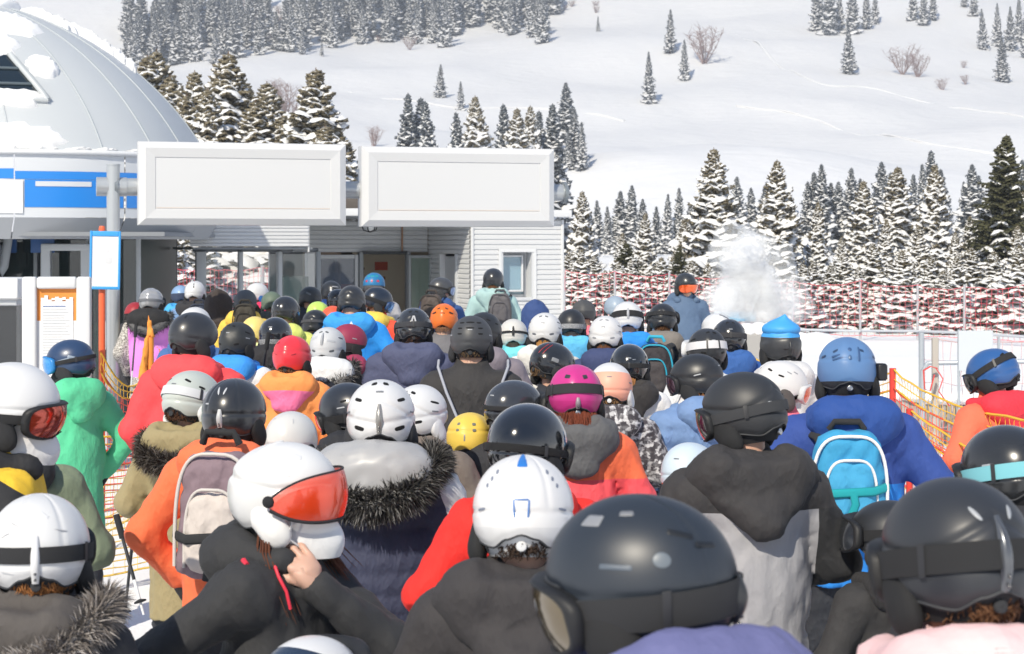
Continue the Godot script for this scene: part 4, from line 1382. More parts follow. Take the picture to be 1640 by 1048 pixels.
	person({x = 1148, y = 502, d = 13.6, yaw = -20, l = "person in a white helmet with black stripes behind the gloss black helmet", h = {m = white(), st = "ridge", v = "pair", marks = [[150, 0.1, 0.02, 0.005, 30, "2c2e33"], [175, 0.12, 0.02, 0.005, 30, "2c2e33"]]}, j = {m = cloth("4f545c"), hood = "down"}})
	person({x = 441, y = 508, d = 12.5, yaw = 8, l = "person in a gloss black helmet with a black and white knitted rim and black jacket", h = {m = shiny("25272b", 0.15, 0.8), st = "plain", v = "none"}, g = {l = lens_mat("202226"), lift = -0.06, yb = -0.06, sw = 0.026, s = knit_mat(), rings = []}, j = {m = cloth("302f32"), hood = "fur", fur = fur_mat("2b2a2a"), hm = cloth("2e2d30")}})
	# --- middle rows
	person({x = 1005, y = 483, d = 13.0, yaw = 2, w = 1.05, l = "person in a white helmet with a wide black strap and an azure blue jacket", h = {m = white(), st = "plain", v = "none", clip = matte("b9bcc2", 0.8, 0.4), cy = 0.04}, g = {l = lens_mat("202226"), lift = 0.0, yb = 0.04, sw = 0.023, s = strap_dark}, j = {m = cloth("2f93f0", 0.5), hood = "big"}})
	person({x = 1061, y = 486, d = 13.9, yaw = 6, w = 1.04, l = "woman in a black helmet with curly brown hair and a taupe jacket", h = {m = black(0.3), st = "wing", v = "low"}, g = {l = lens_mat("202226"), lift = 0.02, yb = 0.05, sw = 0.016, s = strap_dark, rings = [180.0]}, hair = ["short", matte("7d5636")], j = {m = cloth("86807a"), hood = "down"}})
	person({x = 822, y = 511, d = 14.0, yaw = 0, l = "person in an off-white helmet with a thin black strap and turquoise jacket", h = {m = white("ebe9e4"), st = "plain", v = "none", clip = matte("3a3b3e"), cy = 0.03}, g = {l = lens_mat("202226"), lift = -0.01, yb = 0.025, sw = 0.009, s = strap_dark}, j = {m = cloth("7fe0ea", 0.5), hood = "big"}})
	person({x = 915, y = 495, d = 14.3, yaw = 2, l = "person in a black helmet with a pale checked strap and sky blue jacket", h = {m = shiny("2d2f33", 0.4), st = "plain", v = "pair"}, g = {l = lens_mat("202226"), lift = -0.02, yb = -0.015, sw = 0.02, s = knit_mat(), rings = []}, j = {m = cloth("66c3f4", 0.5), hood = "big"}})
	person({x = 711, y = 487, d = 14.3, yaw = 4, w = 1.1, l = "man in an orange and black helmet and a plain grey jacket", h = {m = shiny("f47a2c", 0.35), st = "ridge", v = "low", marks = [[160, 0.1, 0.013, 0.006, 20, "252629"], [200, 0.1, 0.013, 0.006, -20, "252629"], [140, 0.06, 0.02, 0.006, 20, "252629"], [220, 0.06, 0.02, 0.006, -20, "252629"], [180, 0.055, 0.02, 0.005, 0, "252629"]], dial = steel}, hair = ["short", matte("c4906c")], j = {m = cloth("77767a"), hood = "none"}})
	person({x = 457, y = 474, d = 14.3, yaw = 8, l = "person in a large gloss black helmet and lime yellow jacket", h = {m = shiny("2c2e31", 0.22, 0.5), st = "plain", v = "none", dial = steel, marks = [[195, 0.05, 0.006, 0.006, 0, "d4d8dd", 2.0]]}, j = {m = cloth("dfe97c"), hood = "down"}})
	person({x = 408, y = 507, d = 14.0, yaw = 0, hs = 0.95, l = "child in a pale yellow helmet", h = {m = shiny("f7dd84", 0.45), st = "plain", v = "none"}, j = {m = cloth("e9eda8"), hood = "down", blocks = [[Y, 1.37, cloth("eef0f2")]]}})
	person({x = 312, y = 492, d = 12.8, yaw = 12, l = "person in a plain white helmet just behind the black helmet over the red jacket", h = {m = white(), st = "plain", v = "none"}, j = {m = cloth("4a6fa8"), hood = "down"}})
	person({x = 505, y = 496, d = 15.0, yaw = 8, l = "person in a black helmet with raised goggles and a black jacket", h = {m = black(0.3), st = "wing", v = "pair"}, g = {l = lens_mat("8a8d92"), lift = 0.0, yb = 0.03, sw = 0.012, s = matte("4a4b50")}, j = {m = cloth("2f2f33"), hood = "down"}})
	person({x = 533, y = 490, d = 15.8, yaw = 0, hs = 0.97, l = "child in a plain orange-red helmet", h = {m = shiny("f2613f", 0.5), st = "plain", v = "none"}, j = {m = cloth("3a3c44"), hood = "none"}})
	person({x = 563, y = 458, d = 15.0, yaw = 6, w = 1.14, pose = "pocket", l = "man in a black helmet under a pointed bright blue hood, bright blue jacket", h = {m = shiny("303236", 0.35, 0.2), st = "wing", v = "none"}, j = {m = cloth("2f9bf5", 0.5), hood = "big", hm = cloth("3fa5f7")}, emblem = 1})
	person({x = 605, y = 460, d = 16.0, yaw = 66, by = 25, pit = 18, l = "person in a black helmet with blue goggles and a red-orange jacket, facing right", h = {m = shiny("222c3c", 0.3, 0.3), st = "plain", v = "none", ear = matte("303338")}, g = {l = lens_mat("3a7fc0", 0.6), lift = -0.02, f = shiny("2a4a7a", 0.4)}, hair = ["short", matte("7a4632")], j = {m = cloth("fb5a40"), hood = "down", hm = cloth("f0d25c")}})
	# --- far rows
	person({x = 599, y = 438, d = 19.5, yaw = 5, l = "person in a blue and red striped helmet and light grey jacket near the door", h = {m = shiny("2a7fb8", 0.4), st = "plain", v = "none", two = shiny("55565a", 0.5), ty = -0.01, marks = [[180, 0.04, 0.08, 0.012, 0, "d9303c"], [180, 0.1, 0.06, 0.008, 0, "2ba3a3"]]}, j = {m = cloth("c3c3c8"), hood = "down"}})
	person({x = 707, y = 445, d = 19.8, yaw = 72, by = 20, pit = 10, l = "man in profile in a dark grey helmet and navy hooded jacket", skin = "f0b8a8", h = {m = shiny("4a4c50", 0.35, 0.2), st = "plain", v = "pair", ear = matte("3a3b3f")}, g = {l = lens_mat("7a90b8", 0.6), lift = 0.0, sw = 0.01}, j = {m = cloth("3a5a92"), hood = "big"}})
	person({x = 790, y = 431, d = 21.0, yaw = 4, pit = 0, w = 1.02, l = "tall man in a black helmet and pale teal jacket before the white wall", h = {m = shiny("33353a", 0.3, 0.3), st = "plain", v = "none"}, hair = ["short", matte("a5714c")], j = {m = cloth("aecfcf", 0.5), hood = "big"}})
	person({x = 858, y = 480, d = 17.8, yaw = 12, l = "person in a grey beanie helmet under a raised navy hood", h = {m = matte("6f747c", 0.8), st = "plain", v = "none"}, g = {l = lens_mat("202226"), lift = 0.0, yb = 0.0, sw = 0.012, s = matte("3a3b40")}, j = {m = cloth("3a5288"), hood = "up"}})
	person({x = 935, y = 480, d = 16.4, yaw = -4, l = "person in a dark grey peaked helmet and pink neck warmer", h = {m = matte("4d4e50", 0.8, 0.6), st = "brim", v = "none", two = shiny("38393c", 0.4), ty = 0.02}, j = {m = cloth("3a3c48"), hood = "none", blocks = [[Y, 1.43, cloth("ff7f90")]]}})
	person({x = 985, y = 474, d = 18.5, yaw = -10, l = "person in a pale grey-blue helmet behind the wide black strap", h = {m = shiny("a3b4c6", 0.4), st = "plain", v = "none"}, j = {m = cloth("5c6066"), hood = "down"}})
	person({x = 1098, y = 438, d = 20.5, yaw = 158, by = 168, pit = 4, pose = "down", l = "man facing the queue in red-orange mirrored goggles and slate blue jacket", skin = "f5c2a4", h = {m = shiny("34373b", 0.35, 0.2), st = "plain", v = "none", ear = matte("303236")}, g = {l = lens_mat("ff6a2a", 0.45), lift = -0.035, strap = false}, j = {m = cloth("5f7694", 0.6), hood = "down", cut = "coat"}})
	person({x = 242, y = 462, d = 17.0, yaw = 4, tr = pattern_mat(), pose = "down", l = "woman in a silver helmet, black fur collar and pink vest over patterned ski clothes", h = {m = shiny("b6b8bc", 0.25, 0.4, 0.8, 0.3), st = "ridge", v = "none"}, g = {l = lens_mat("202226"), lift = 0.0, yb = 0.01, sw = 0.014, s = matte("70737a")}, j = {m = pattern_mat(), hood = "fur", hm = cloth("2c2c2e"), fur = fur_mat("1f1e1f"), blocks = [[Vector3(1, 0, 0), 0.19, pattern_mat()], [Vector3(-1, 0, 0), 0.19, pattern_mat()], [Vector3(0, -1, 0), -0.9, pattern_mat()], [Vector3(0, 1, 0), 0.5, cloth("f59af5", 0.4)]]}})
	person({x = 217, y = 484, d = 18.0, yaw = -8, l = "person in a dark red helmet and black clothes beside the pink vest", h = {m = shiny("a82a34", 0.5), st = "plain", v = "none", two = matte("2a2326"), ty = 0.01}, j = {m = cloth("3a3a3e"), hood = "big", fur = fur_mat("2a2725")}})
	person({x = 312, y = 450, d = 19.6, yaw = 0, l = "person in a white helmet with a black central stripe and a denim blue jacket", h = {m = white(), st = "plain", v = "none", marks = [[176, 0.1, 0.006, 0.05, 0, "3a3c42"]]}, j = {m = cloth("7b9cc9"), hood = "big", hm = cloth("36363a")}})
	person({x = 289, y = 457, d = 21.0, yaw = -14, l = "person in a blue and white helmet and light blue jacket with white trim", h = {m = shiny("8fb0d8", 0.4), st = "plain", v = "none", two = matte("3a4660"), ty = 0.03}, j = {m = cloth("4fb2f2"), hood = "big", blocks = [[Vector3(0, 1, 0), 1.36, cloth("f2f4f6")]]}})
	person({x = 352, y = 464, d = 18.6, yaw = 14, l = "person in a white helmet half covered by a raised black-brown hood", h = {m = white(), st = "plain", v = "none"}, j = {m = cloth("453d3a"), hood = "up"}})
	person({x = 393, y = 464, d = 18.0, yaw = 4, l = "person in a matt grey helmet and golden yellow jacket with dark rucksack straps", h = {m = matte("5a5f64", 0.8, 0.6), st = "plain", v = "none"}, j = {m = cloth("f8cf5a"), hood = "big"}})
	person({x = 412, y = 453, d = 20.0, yaw = 40, hs = 1.0, l = "person in a white helmet over brown hair with a pink and grey scarf", h = {m = white(), st = "plain", v = "none", ear = matte("2a6ab0")}, hair = ["short", matte("8a5a3c")], j = {m = cloth("ee4f80"), hood = "big", hm = cloth("e83a68"), blocks = [[Y, 1.46, cloth("a9acb2")]]}})
	person({x = 435, y = 467, d = 19.0, yaw = -6, l = "person in a plain olive green helmet", h = {m = matte("6b7c6c", 0.8, 0.6), st = "plain", v = "none"}, j = {m = cloth("5a5f58"), hood = "down"}})
	person({x = 497, y = 459, d = 18.5, yaw = 20, pit = 12, l = "person in a dark helmet with a grey cover and a black jacket", h = {m = shiny("3a3d40", 0.4), st = "wing", v = "none", marks = [[160, 0.04, 0.03, 0.01, 20, "6f7478"]]}, j = {m = cloth("33343a"), hood = "big", hm = cloth("2e3440")}})
	person({x = 530, y = 450, d = 20.5, yaw = -30, l = "person in a black and white helmet with a blue collar by the window frame", h = {m = shiny("303338", 0.3), st = "plain", v = "none", marks = [[210, 0.02, 0.012, 0.016, 0, "e4e6ea", 2.0], [180, 0.06, 0.04, 0.005, 8, "b9bcc4"]]}, j = {m = cloth("2a4f92"), hood = "big"}})
	person({x = 541, y = 463, d = 18.2, yaw = 10, l = "person in a shiny black helmet close behind the blue hood", h = {m = shiny("26282d", 0.15, 0.6), st = "plain", v = "none"}, j = {m = cloth("38394a"), hood = "down"}})
	person({x = 509, y = 483, d = 17.0, yaw = 0, hs = 0.95, l = "child in a lime green helmet", h = {m = shiny("c7ea70", 0.4), st = "brim", v = "none", two = shiny("e9e05a", 0.5), ty = 0.01}, j = {m = cloth("34363c"), hood = "down"}})


func girl_hand(o: Node3D) -> void:   # the bare hand that holds the strap, and the loose details of her jacket
	var wrist := Vector3(0.075, 1.385, -0.155)
	var f := Field.new()
	var z := Vector3(0.185, 0.8, 0.465).normalized()
	var y := (Vector3(0.6, 0.2, -0.78) - z * z.dot(Vector3(0.6, 0.2, -0.78))).normalized()
	hand_field(f, wrist + z * 0.01, Basis(y.cross(z), y, z), 0.62, -1.0, 0.95)
	f.bone(wrist.lerp(Vector3(-0.06, 1.19, -0.32), 0.2), wrist, 0.03, 0.026, 0.02)
	var sc := (o.get_node("jacket") as Node3D).transform
	put(o, "hand", f.net(0.004), skin("f2c3ad"), sc)
	var g := Geo.new()
	g.tube([Vector3(0.165, 1.47, 0.02), Vector3(0.18, 1.46, 0.0)], 0.008, 6)
	put(o, "zip_pull", g, matte("e8344c", 0.8, 0.5), sc)
	g = Geo.new()
	g.tube([Vector3(0.14, 1.455, -0.06), Vector3(0.155, 1.43, -0.08), Vector3(0.15, 1.39, -0.10), Vector3(0.145, 1.34, -0.11)], 0.005, 6)
	put(o, "zip_pull", g, matte("e8344c", 0.8, 0.5), sc)


func visor_mat() -> StandardMaterial3D:
	if not mats.has("visor"):
		var m := StandardMaterial3D.new()
		m.transparency = BaseMaterial3D.TRANSPARENCY_ALPHA
		m.albedo_color = Color(0.95, 0.27, 0.06, 0.84)
		m.metallic = 0.25
		m.roughness = 0.26
		m.metallic_specular = 0.9
		m.clearcoat_enabled = true
		m.clearcoat = 1.0
		m.clearcoat_roughness = 0.03
		mats["visor"] = m
	return mats["visor"]


func ramp_mat(key: String, fn_type: int, freq: float, cols: Array, scale: float, interp := 1) -> StandardMaterial3D:
	if not mats.has(key):
		var t := NoiseTexture2D.new()
		var fn := FastNoiseLite.new()
		fn.noise_type = fn_type
		fn.frequency = freq
		fn.seed = key.hash() % 500
		fn.fractal_octaves = 3
		t.noise = fn
		t.width = 512
		t.height = 512
		t.seamless = true
		var gr := Gradient.new()
		gr.interpolation_mode = interp
		var offs := PackedFloat32Array()
		var cls := PackedColorArray()
		for c in cols:
			offs.append(c[0])
			cls.append(C(c[1]))
		gr.offsets = offs
		gr.colors = cls
		t.color_ramp = gr
		var m := StandardMaterial3D.new()
		m.albedo_texture = t
		m.roughness = 0.85
		m.uv1_triplanar = true
		m.uv1_scale = Vector3.ONE * scale
		mats[key] = m
	return mats[key]


func marble_mat() -> StandardMaterial3D:
	return ramp_mat("marble", FastNoiseLite.TYPE_SIMPLEX_SMOOTH, 0.018, [[0.0, "3a363c"], [0.5, "4a464c"], [0.62, "d8d8dc"], [0.78, "f0f0f2"]], 2.4, 0)


func pattern_mat() -> StandardMaterial3D:
	return ramp_mat("pattern", FastNoiseLite.TYPE_CELLULAR, 0.06, [[0.0, "55524f"], [0.35, "b9b5ae"], [0.55, "eeeae4"]], 2.0)


func knit_mat() -> StandardMaterial3D:
	return ramp_mat("knit", FastNoiseLite.TYPE_VALUE, 0.09, [[0.0, "6f7073"], [0.45, "d9d9dc"], [0.6, "77787b"]], 6.0)


# ---------------------------------------------------------------- land
var land_noise := FastNoiseLite.new()

func land(x: float, z: float) -> float:   # height of the snow
	var d := -z
	var h := 0.0
	# a low terrace behind a plank wall on the right, with a bank of ploughed snow at its back
	h += 0.42 * smoothstep(19.6, 20.2, d) * smoothstep(3.6, 4.3, x) * smoothstep(36.0, 26.0, d)
	var t := maxf(0.0, d - 62.0)
	h += 0.034 * t * smoothstep(0.0, 60.0, t)
	h += 0.00042 * pow(maxf(0.0, d - 150.0), 2.0) * smoothstep(2200.0, 300.0, d)
	var far := smoothstep(80.0, 260.0, d)
	h += far * (land_noise.get_noise_2d(x * 0.35, z * 0.5) * 9.0 + land_noise.get_noise_2d(x * 1.3 + 300.0, z * 1.8) * 2.2)
	h += far * (-x * 0.015)
	h += land_noise.get_noise_2d(x * 55.0, z * 55.0) * 0.035 + land_noise.get_noise_2d(x * 260.0, z * 260.0) * 0.012
	return h


func hit(px: float, py: float, d0 := 60.0) -> Vector3:   # where the sight line through a pixel meets the land
	var d := d0
	while d < 1500.0:
		var p := at(px, py, d)
		if land(p.x, p.z) >= p.y:
			return Vector3(p.x, land(p.x, p.z), p.z)
		d *= 1.006
	return Vector3.INF


func build_land() -> void:
	var g := Geo.new()
	var rows := []
	var d := -6.0
	while d < 1500.0:
		rows.append(d)
		d += maxf(0.35, d * 0.022)
	var cols := 150
	for r in rows:
		for k in cols + 1:
			var u := float(k) / cols * 2.0 - 1.0
			var x: float = (8.0 + maxf(r, 0.0) * 0.62) * (u * 0.55 + u * u * u * 0.45) * 1.3
			g.v.append(Vector3(x, land(x, -r), -r))
	for r in rows.size() - 1:
		for k in cols:
			var p: int = r * (cols + 1) + k
			g.tri(p, p + 1, p + cols + 1)
			g.tri(p + 1, p + cols + 2, p + cols + 1)
	g.smooth()
	# cut where the flat ends, so that the slope has the coarser wind texture of a hillside
	var sp := g.split(func(p: Vector3) -> float: return -p.z - 63.0)
	tag(put(self, "snow_ground", sp[0], snow_mat()), "trampled white snow under the queue and up to the trees", "", "", "structure")
	tag(put(self, "snow_hillside", sp[1], hill_mat()), "open white hillside that fills the top of the picture", "", "", "structure")
	# a few old ski tracks drawn over the slope
	for q in [[[1180, 172], [1330, 206], [1480, 232], [1640, 262]], [[560, 150], [700, 168], [860, 176], [1000, 200]], [[1180, 60], [1300, 130], [1420, 150], [1640, 190]]]:
		var cv := Curve3D.new()
		for e in q.size():
			var p := hit(q[e][0], q[e][1], 120.0)
			var tn := (hit(q[mini(e + 1, q.size() - 1)][0], q[mini(e + 1, q.size() - 1)][1], 120.0) - hit(q[maxi(e - 1, 0)][0], q[maxi(e - 1, 0)][1], 120.0)) * 0.17
			cv.add_point(p, -tn, tn)
		var pts := []
		for e in 60:
			var p := cv.sample_baked(cv.get_baked_length() * e / 59.0)
			p.y = land(p.x, p.z) + 0.02
			pts.append(p)
		var tr := Geo.new()
		tr.tube(pts, 0.38, 6, true, 0.6)
		tag(put(self, "ski_track", tr, snow_mat()), "faint old ski track across the open slope", "", "", "structure")


# ---------------------------------------------------------------- trees
func spruce_meshes(v: int, kind: String) -> Array:   # [trunk, crown, snow], one metre tall; kinds: near (snowy), heavy (buried in snow), frost (far, dusted), dark
	var key := "spruce%d%s" % [v, kind]
	if cache.has(key):
		return cache[key]
	var r := RandomNumberGenerator.new()
	r.seed = v * 97 + kind.hash() % 1000
	var near := kind != "frost"
	var trunk := Geo.new()
	trunk.tube([Vector3(0, -0.03, 0), Vector3(0.004, 0.4, 0.003), Vector3(0, 0.8, 0), Vector3(0, 1.0, 0)], [0.017, 0.012, 0.006, 0.001], 7)
	var crown := Geo.new()
	var snow := Geo.new()
	var slim: float = r.randf_range(0.2, 0.25) if near else r.randf_range(0.155, 0.2)
	var total: int = {"near": 330, "dark": 330, "heavy": 150, "frost": 210, "hoar": 190}[kind]
	var big := 1.7 if kind == "heavy" else (1.2 if kind == "near" else 1.0)
	for k in total:
		var t := pow((k + r.randf()) / total, 0.86)
		var y := 0.04 + 0.945 * t
		# a branch of an uneven tier
		var tier := 0.5 + 0.5 * sin(t * (62.0 if near else 44.0) + v)
		var ln := (slim * pow(1.0 - t, 0.8) + 0.007) * r.randf_range(0.62, 1.12) * lerpf(0.8, 1.08, tier)
		var ph := k * 2.39996 + r.randf() * 0.9
		var dir := Vector3(cos(ph), 0, sin(ph))
		var side := Vector3(-sin(ph), 0, cos(ph))
		var droop := lerpf(0.55, -0.35, t) * r.randf_range(0.6, 1.4) + (0.2 if kind == "near" else 0.05)
		var spine := func(w: float) -> Vector3:
			return Vector3(0, y, 0) + dir * ln * w + Vector3.UP * (-droop * ln * w * (1.35 - 0.6 * w) + 0.10 * ln * w * w * w)
		var steps := 5 if near else 3
		for q in steps:
			var w := (q + 0.75) / steps
			var p: Vector3 = spine.call(w)
			var tl := ln * (0.42 if near else 0.5) * (1.12 - w) * r.randf_range(0.8, 1.25) + 0.008
			for sg in [-1.0, 1.0]:
				var tip: Vector3 = p + (side * sg * 0.85 + dir * 0.62).normalized() * tl + Vector3(0, -tl * r.randf_range(0.15, 0.8), 0)
				var wd := (0.006 if near else 0.0085) * big + tl * 0.1
				var m := p.lerp(tip, 0.45) + Vector3(0, 0.004, 0)
				var s0 := crown.v.size()
				# a needle-covered twig: a flat three-sided spindle
				var ax := (tip - p).normalized()
				var sd := ax.cross(Vector3.UP).normalized() * wd
				for e in [p, m + sd, m - sd, m - Vector3(0, wd * 1.5, 0), tip]:
					crown.v.append(e)
				for e in [[0, 2, 1], [1, 2, 4], [0, 3, 2], [2, 3, 4], [0, 1, 3], [3, 1, 4]]:
					crown.tri(s0 + e[0], s0 + e[1], s0 + e[2])
		var tip2: Vector3 = spine.call(1.1)
		var mid2: Vector3 = spine.call(0.5)
		crown.tube([Vector3(0, y, 0), mid2, tip2], [0.005, 0.009 if near else 0.013, 0.001], 4, false)
		# snow that lies along the branch: a domed, ragged strip that droops with the twigs
		var much := 0.97 if kind == "near" or kind == "heavy" or kind == "hoar" else (0.22 if kind == "dark" else 0.97)
		if r.randf() > much:
			continue
		var pieces := 2 if near and r.randf() < 0.9 else 1
		for pc in pieces:
			var wa := 0.22 + r.randf() * 0.25 + (0.36 if pc == 1 else 0.0)
			var wb := minf(1.06, wa + r.randf_range(0.28, 0.5 if pieces == 2 else 0.85))
			var segs := 4 if near else 3
			var s1 := snow.v.size()
			for q in segs + 1:
				var w := lerpf(wa, wb, float(q) / segs)
				var p: Vector3 = spine.call(w)
				var en := sin(PI * clampf((q + 0.35) / (segs + 0.7), 0.0, 1.0))
				var hw := (ln * 0.52 * (1.15 - 0.68 * w) * r.randf_range(0.55, 1.15) + 0.006) * en * (1.15 if kind == "heavy" or kind == "frost" else 1.0)
				var th := hw * r.randf_range(0.3, 0.55) * (1.0 if near else 0.7)
				var sh := side * hw * r.randf_range(-0.25, 0.25)
				snow.v.append(p + sh - side * hw + Vector3(0, -hw * r.randf_range(0.2, 0.6), 0))
				snow.v.append(p + sh - side * hw * 0.55 + Vector3(0, th * 0.75, 0))
				snow.v.append(p + sh + side * hw * 0.05 + Vector3(0, th * r.randf_range(0.9, 1.3), 0))
				snow.v.append(p + sh + side * hw * 0.6 + Vector3(0, th * 0.7, 0))
				snow.v.append(p + sh + side * hw + Vector3(0, -hw * r.randf_range(0.2, 0.6), 0))
			for q in segs:
				for e in 4:
					var i0 := s1 + q * 5 + e
					snow.tri(i0, i0 + 1, i0 + 5)
					snow.tri(i0 + 1, i0 + 6, i0 + 5)
	crown.smooth()
	snow.smooth()
	var needle := needle_mat(kind)
	cache[key] = [to_mesh([[trunk, matte("7a5a42", 0.6)]]), to_mesh([[crown, needle]]), to_mesh([[snow, snow_mat(0.97)]])]
	return cache[key]


func needle_mat(kind: String) -> StandardMaterial3D:
	var hexes := {"near": "b3a583", "dark": "6a6a3c", "heavy": "a39774", "hoar": "e2e6ea", "frost": "8f9aa4"}
	var key := "needle" + kind
	if not mats.has(key):
		var t := NoiseTexture2D.new()
		var fn := FastNoiseLite.new()
		fn.frequency = 0.03
		fn.seed = 4
		t.noise = fn
		t.width = 256
		t.height = 256
		t.seamless = true
		var gr := Gradient.new()
		var c := Color(hexes[kind])
		gr.set_color(0, C(c.darkened(0.45).to_html(false), 0.55))
		gr.set_color(1, C(c.lightened(0.1).to_html(false), 0.55))
		gr.set_offset(0, 0.25)
		gr.set_offset(1, 0.8)
		t.color_ramp = gr
		var m := StandardMaterial3D.new()
		m.albedo_texture = t
		m.roughness = 0.75
		m.uv1_triplanar = true
		m.uv1_scale = Vector3.ONE * 9.0
		mats[key] = m
	return mats[key]


var rows_of := {}

func number_rows() -> void:   # tells the trees of a row apart by their place in it
	for g in rows_of:
		var row: Array = rows_of[g]
		if row.size() > 60:
			continue
		row.sort_custom(func(a: Node3D, b: Node3D) -> bool: return a.position.x / a.position.z > b.position.x / b.position.z)
		for k in row.size():
			var e := "th"
			if k % 10 < 3 and (k < 10 or k > 13):
				e = ["st", "nd", "rd"][k % 10]
			row[k].set_meta("label", "%s, %d%s from the left" % [row[k].get_meta("label"), k + 1, e])


func tree(kind: String, p: Vector3, h: float, label: String, group: String, fat := 1.0) -> void:
	var v := rng.randi() % 4
	var parts := spruce_meshes(v, kind)
	var wide := h * fat * rng.randf_range(0.84, 1.2)
	var b := Basis(Vector3.FORWARD, rng.randfn() * 0.018) * Basis(Vector3.UP, rng.randf() * TAU) * Basis.from_scale(Vector3(wide, h, wide * rng.randf_range(0.88, 1.12)))
	var called: String = {"near": "snowy_spruce", "dark": "green_spruce", "heavy": "snow_buried_spruce", "hoar": "hoar_frosted_spruce", "frost": "frosted_spruce"}[kind]
	var o := thing(called, label, "tree", Transform3D(b, p), group)
	if group:
		if not rows_of.has(group):
			rows_of[group] = []
		rows_of[group].append(o)
	hang(o, "trunk", parts[0])
	hang(o, "crown", parts[1])
	tag(hang(o, "snow_load", parts[2]), "", "", "", "stuff")


func bare_bush(p: Vector3, h: float, label: String) -> Node3D:
	var v := rng.randi() % 2
	var key := "bush%d" % v
	if not cache.has(key):
		var r := RandomNumberGenerator.new()
		r.seed = 31 + v
		var g := Geo.new()
		for k in 14:
			var ph := r.randf() * TAU
			var lean := r.randf_range(0.1, 0.6)
			var p0 := Vector3(cos(ph), 0, sin(ph)) * 0.05
			var tip := Vector3(cos(ph) * lean, r.randf_range(0.7, 1.0), sin(ph) * lean) 
			var mid := p0.lerp(tip, 0.5) + Vector3(r.randfn(), 0, r.randfn()) * 0.04
			g.tube([p0, mid, tip], [0.014, 0.009, 0.003], 4, false)
			for q in 16:
				var w := r.randf_range(0.25, 1.0)
				var s0 := p0.lerp(mid, w * 2.0) if w < 0.5 else mid.lerp(tip, w * 2.0 - 1.0)
				var e := s0 + Vector3(r.randfn() * 0.12, r.randf_range(0.05, 0.2), r.randfn() * 0.12)
				g.tube([s0, s0.lerp(e, 0.5) + Vector3(r.randfn(), r.randfn(), r.randfn()) * 0.015, e], [0.007, 0.005, 0.002], 3, false)
		cache[key] = to_mesh([[g, matte("b39a94", 0.75)]])
	var o := thing("bare_bush", label, "bush", Transform3D(Basis(Vector3.UP, rng.randf() * TAU) * Basis.from_scale(Vector3(h * 1.1, h, h * 1.1)), p))
	hang(o, "twigs", cache[key])
	return o


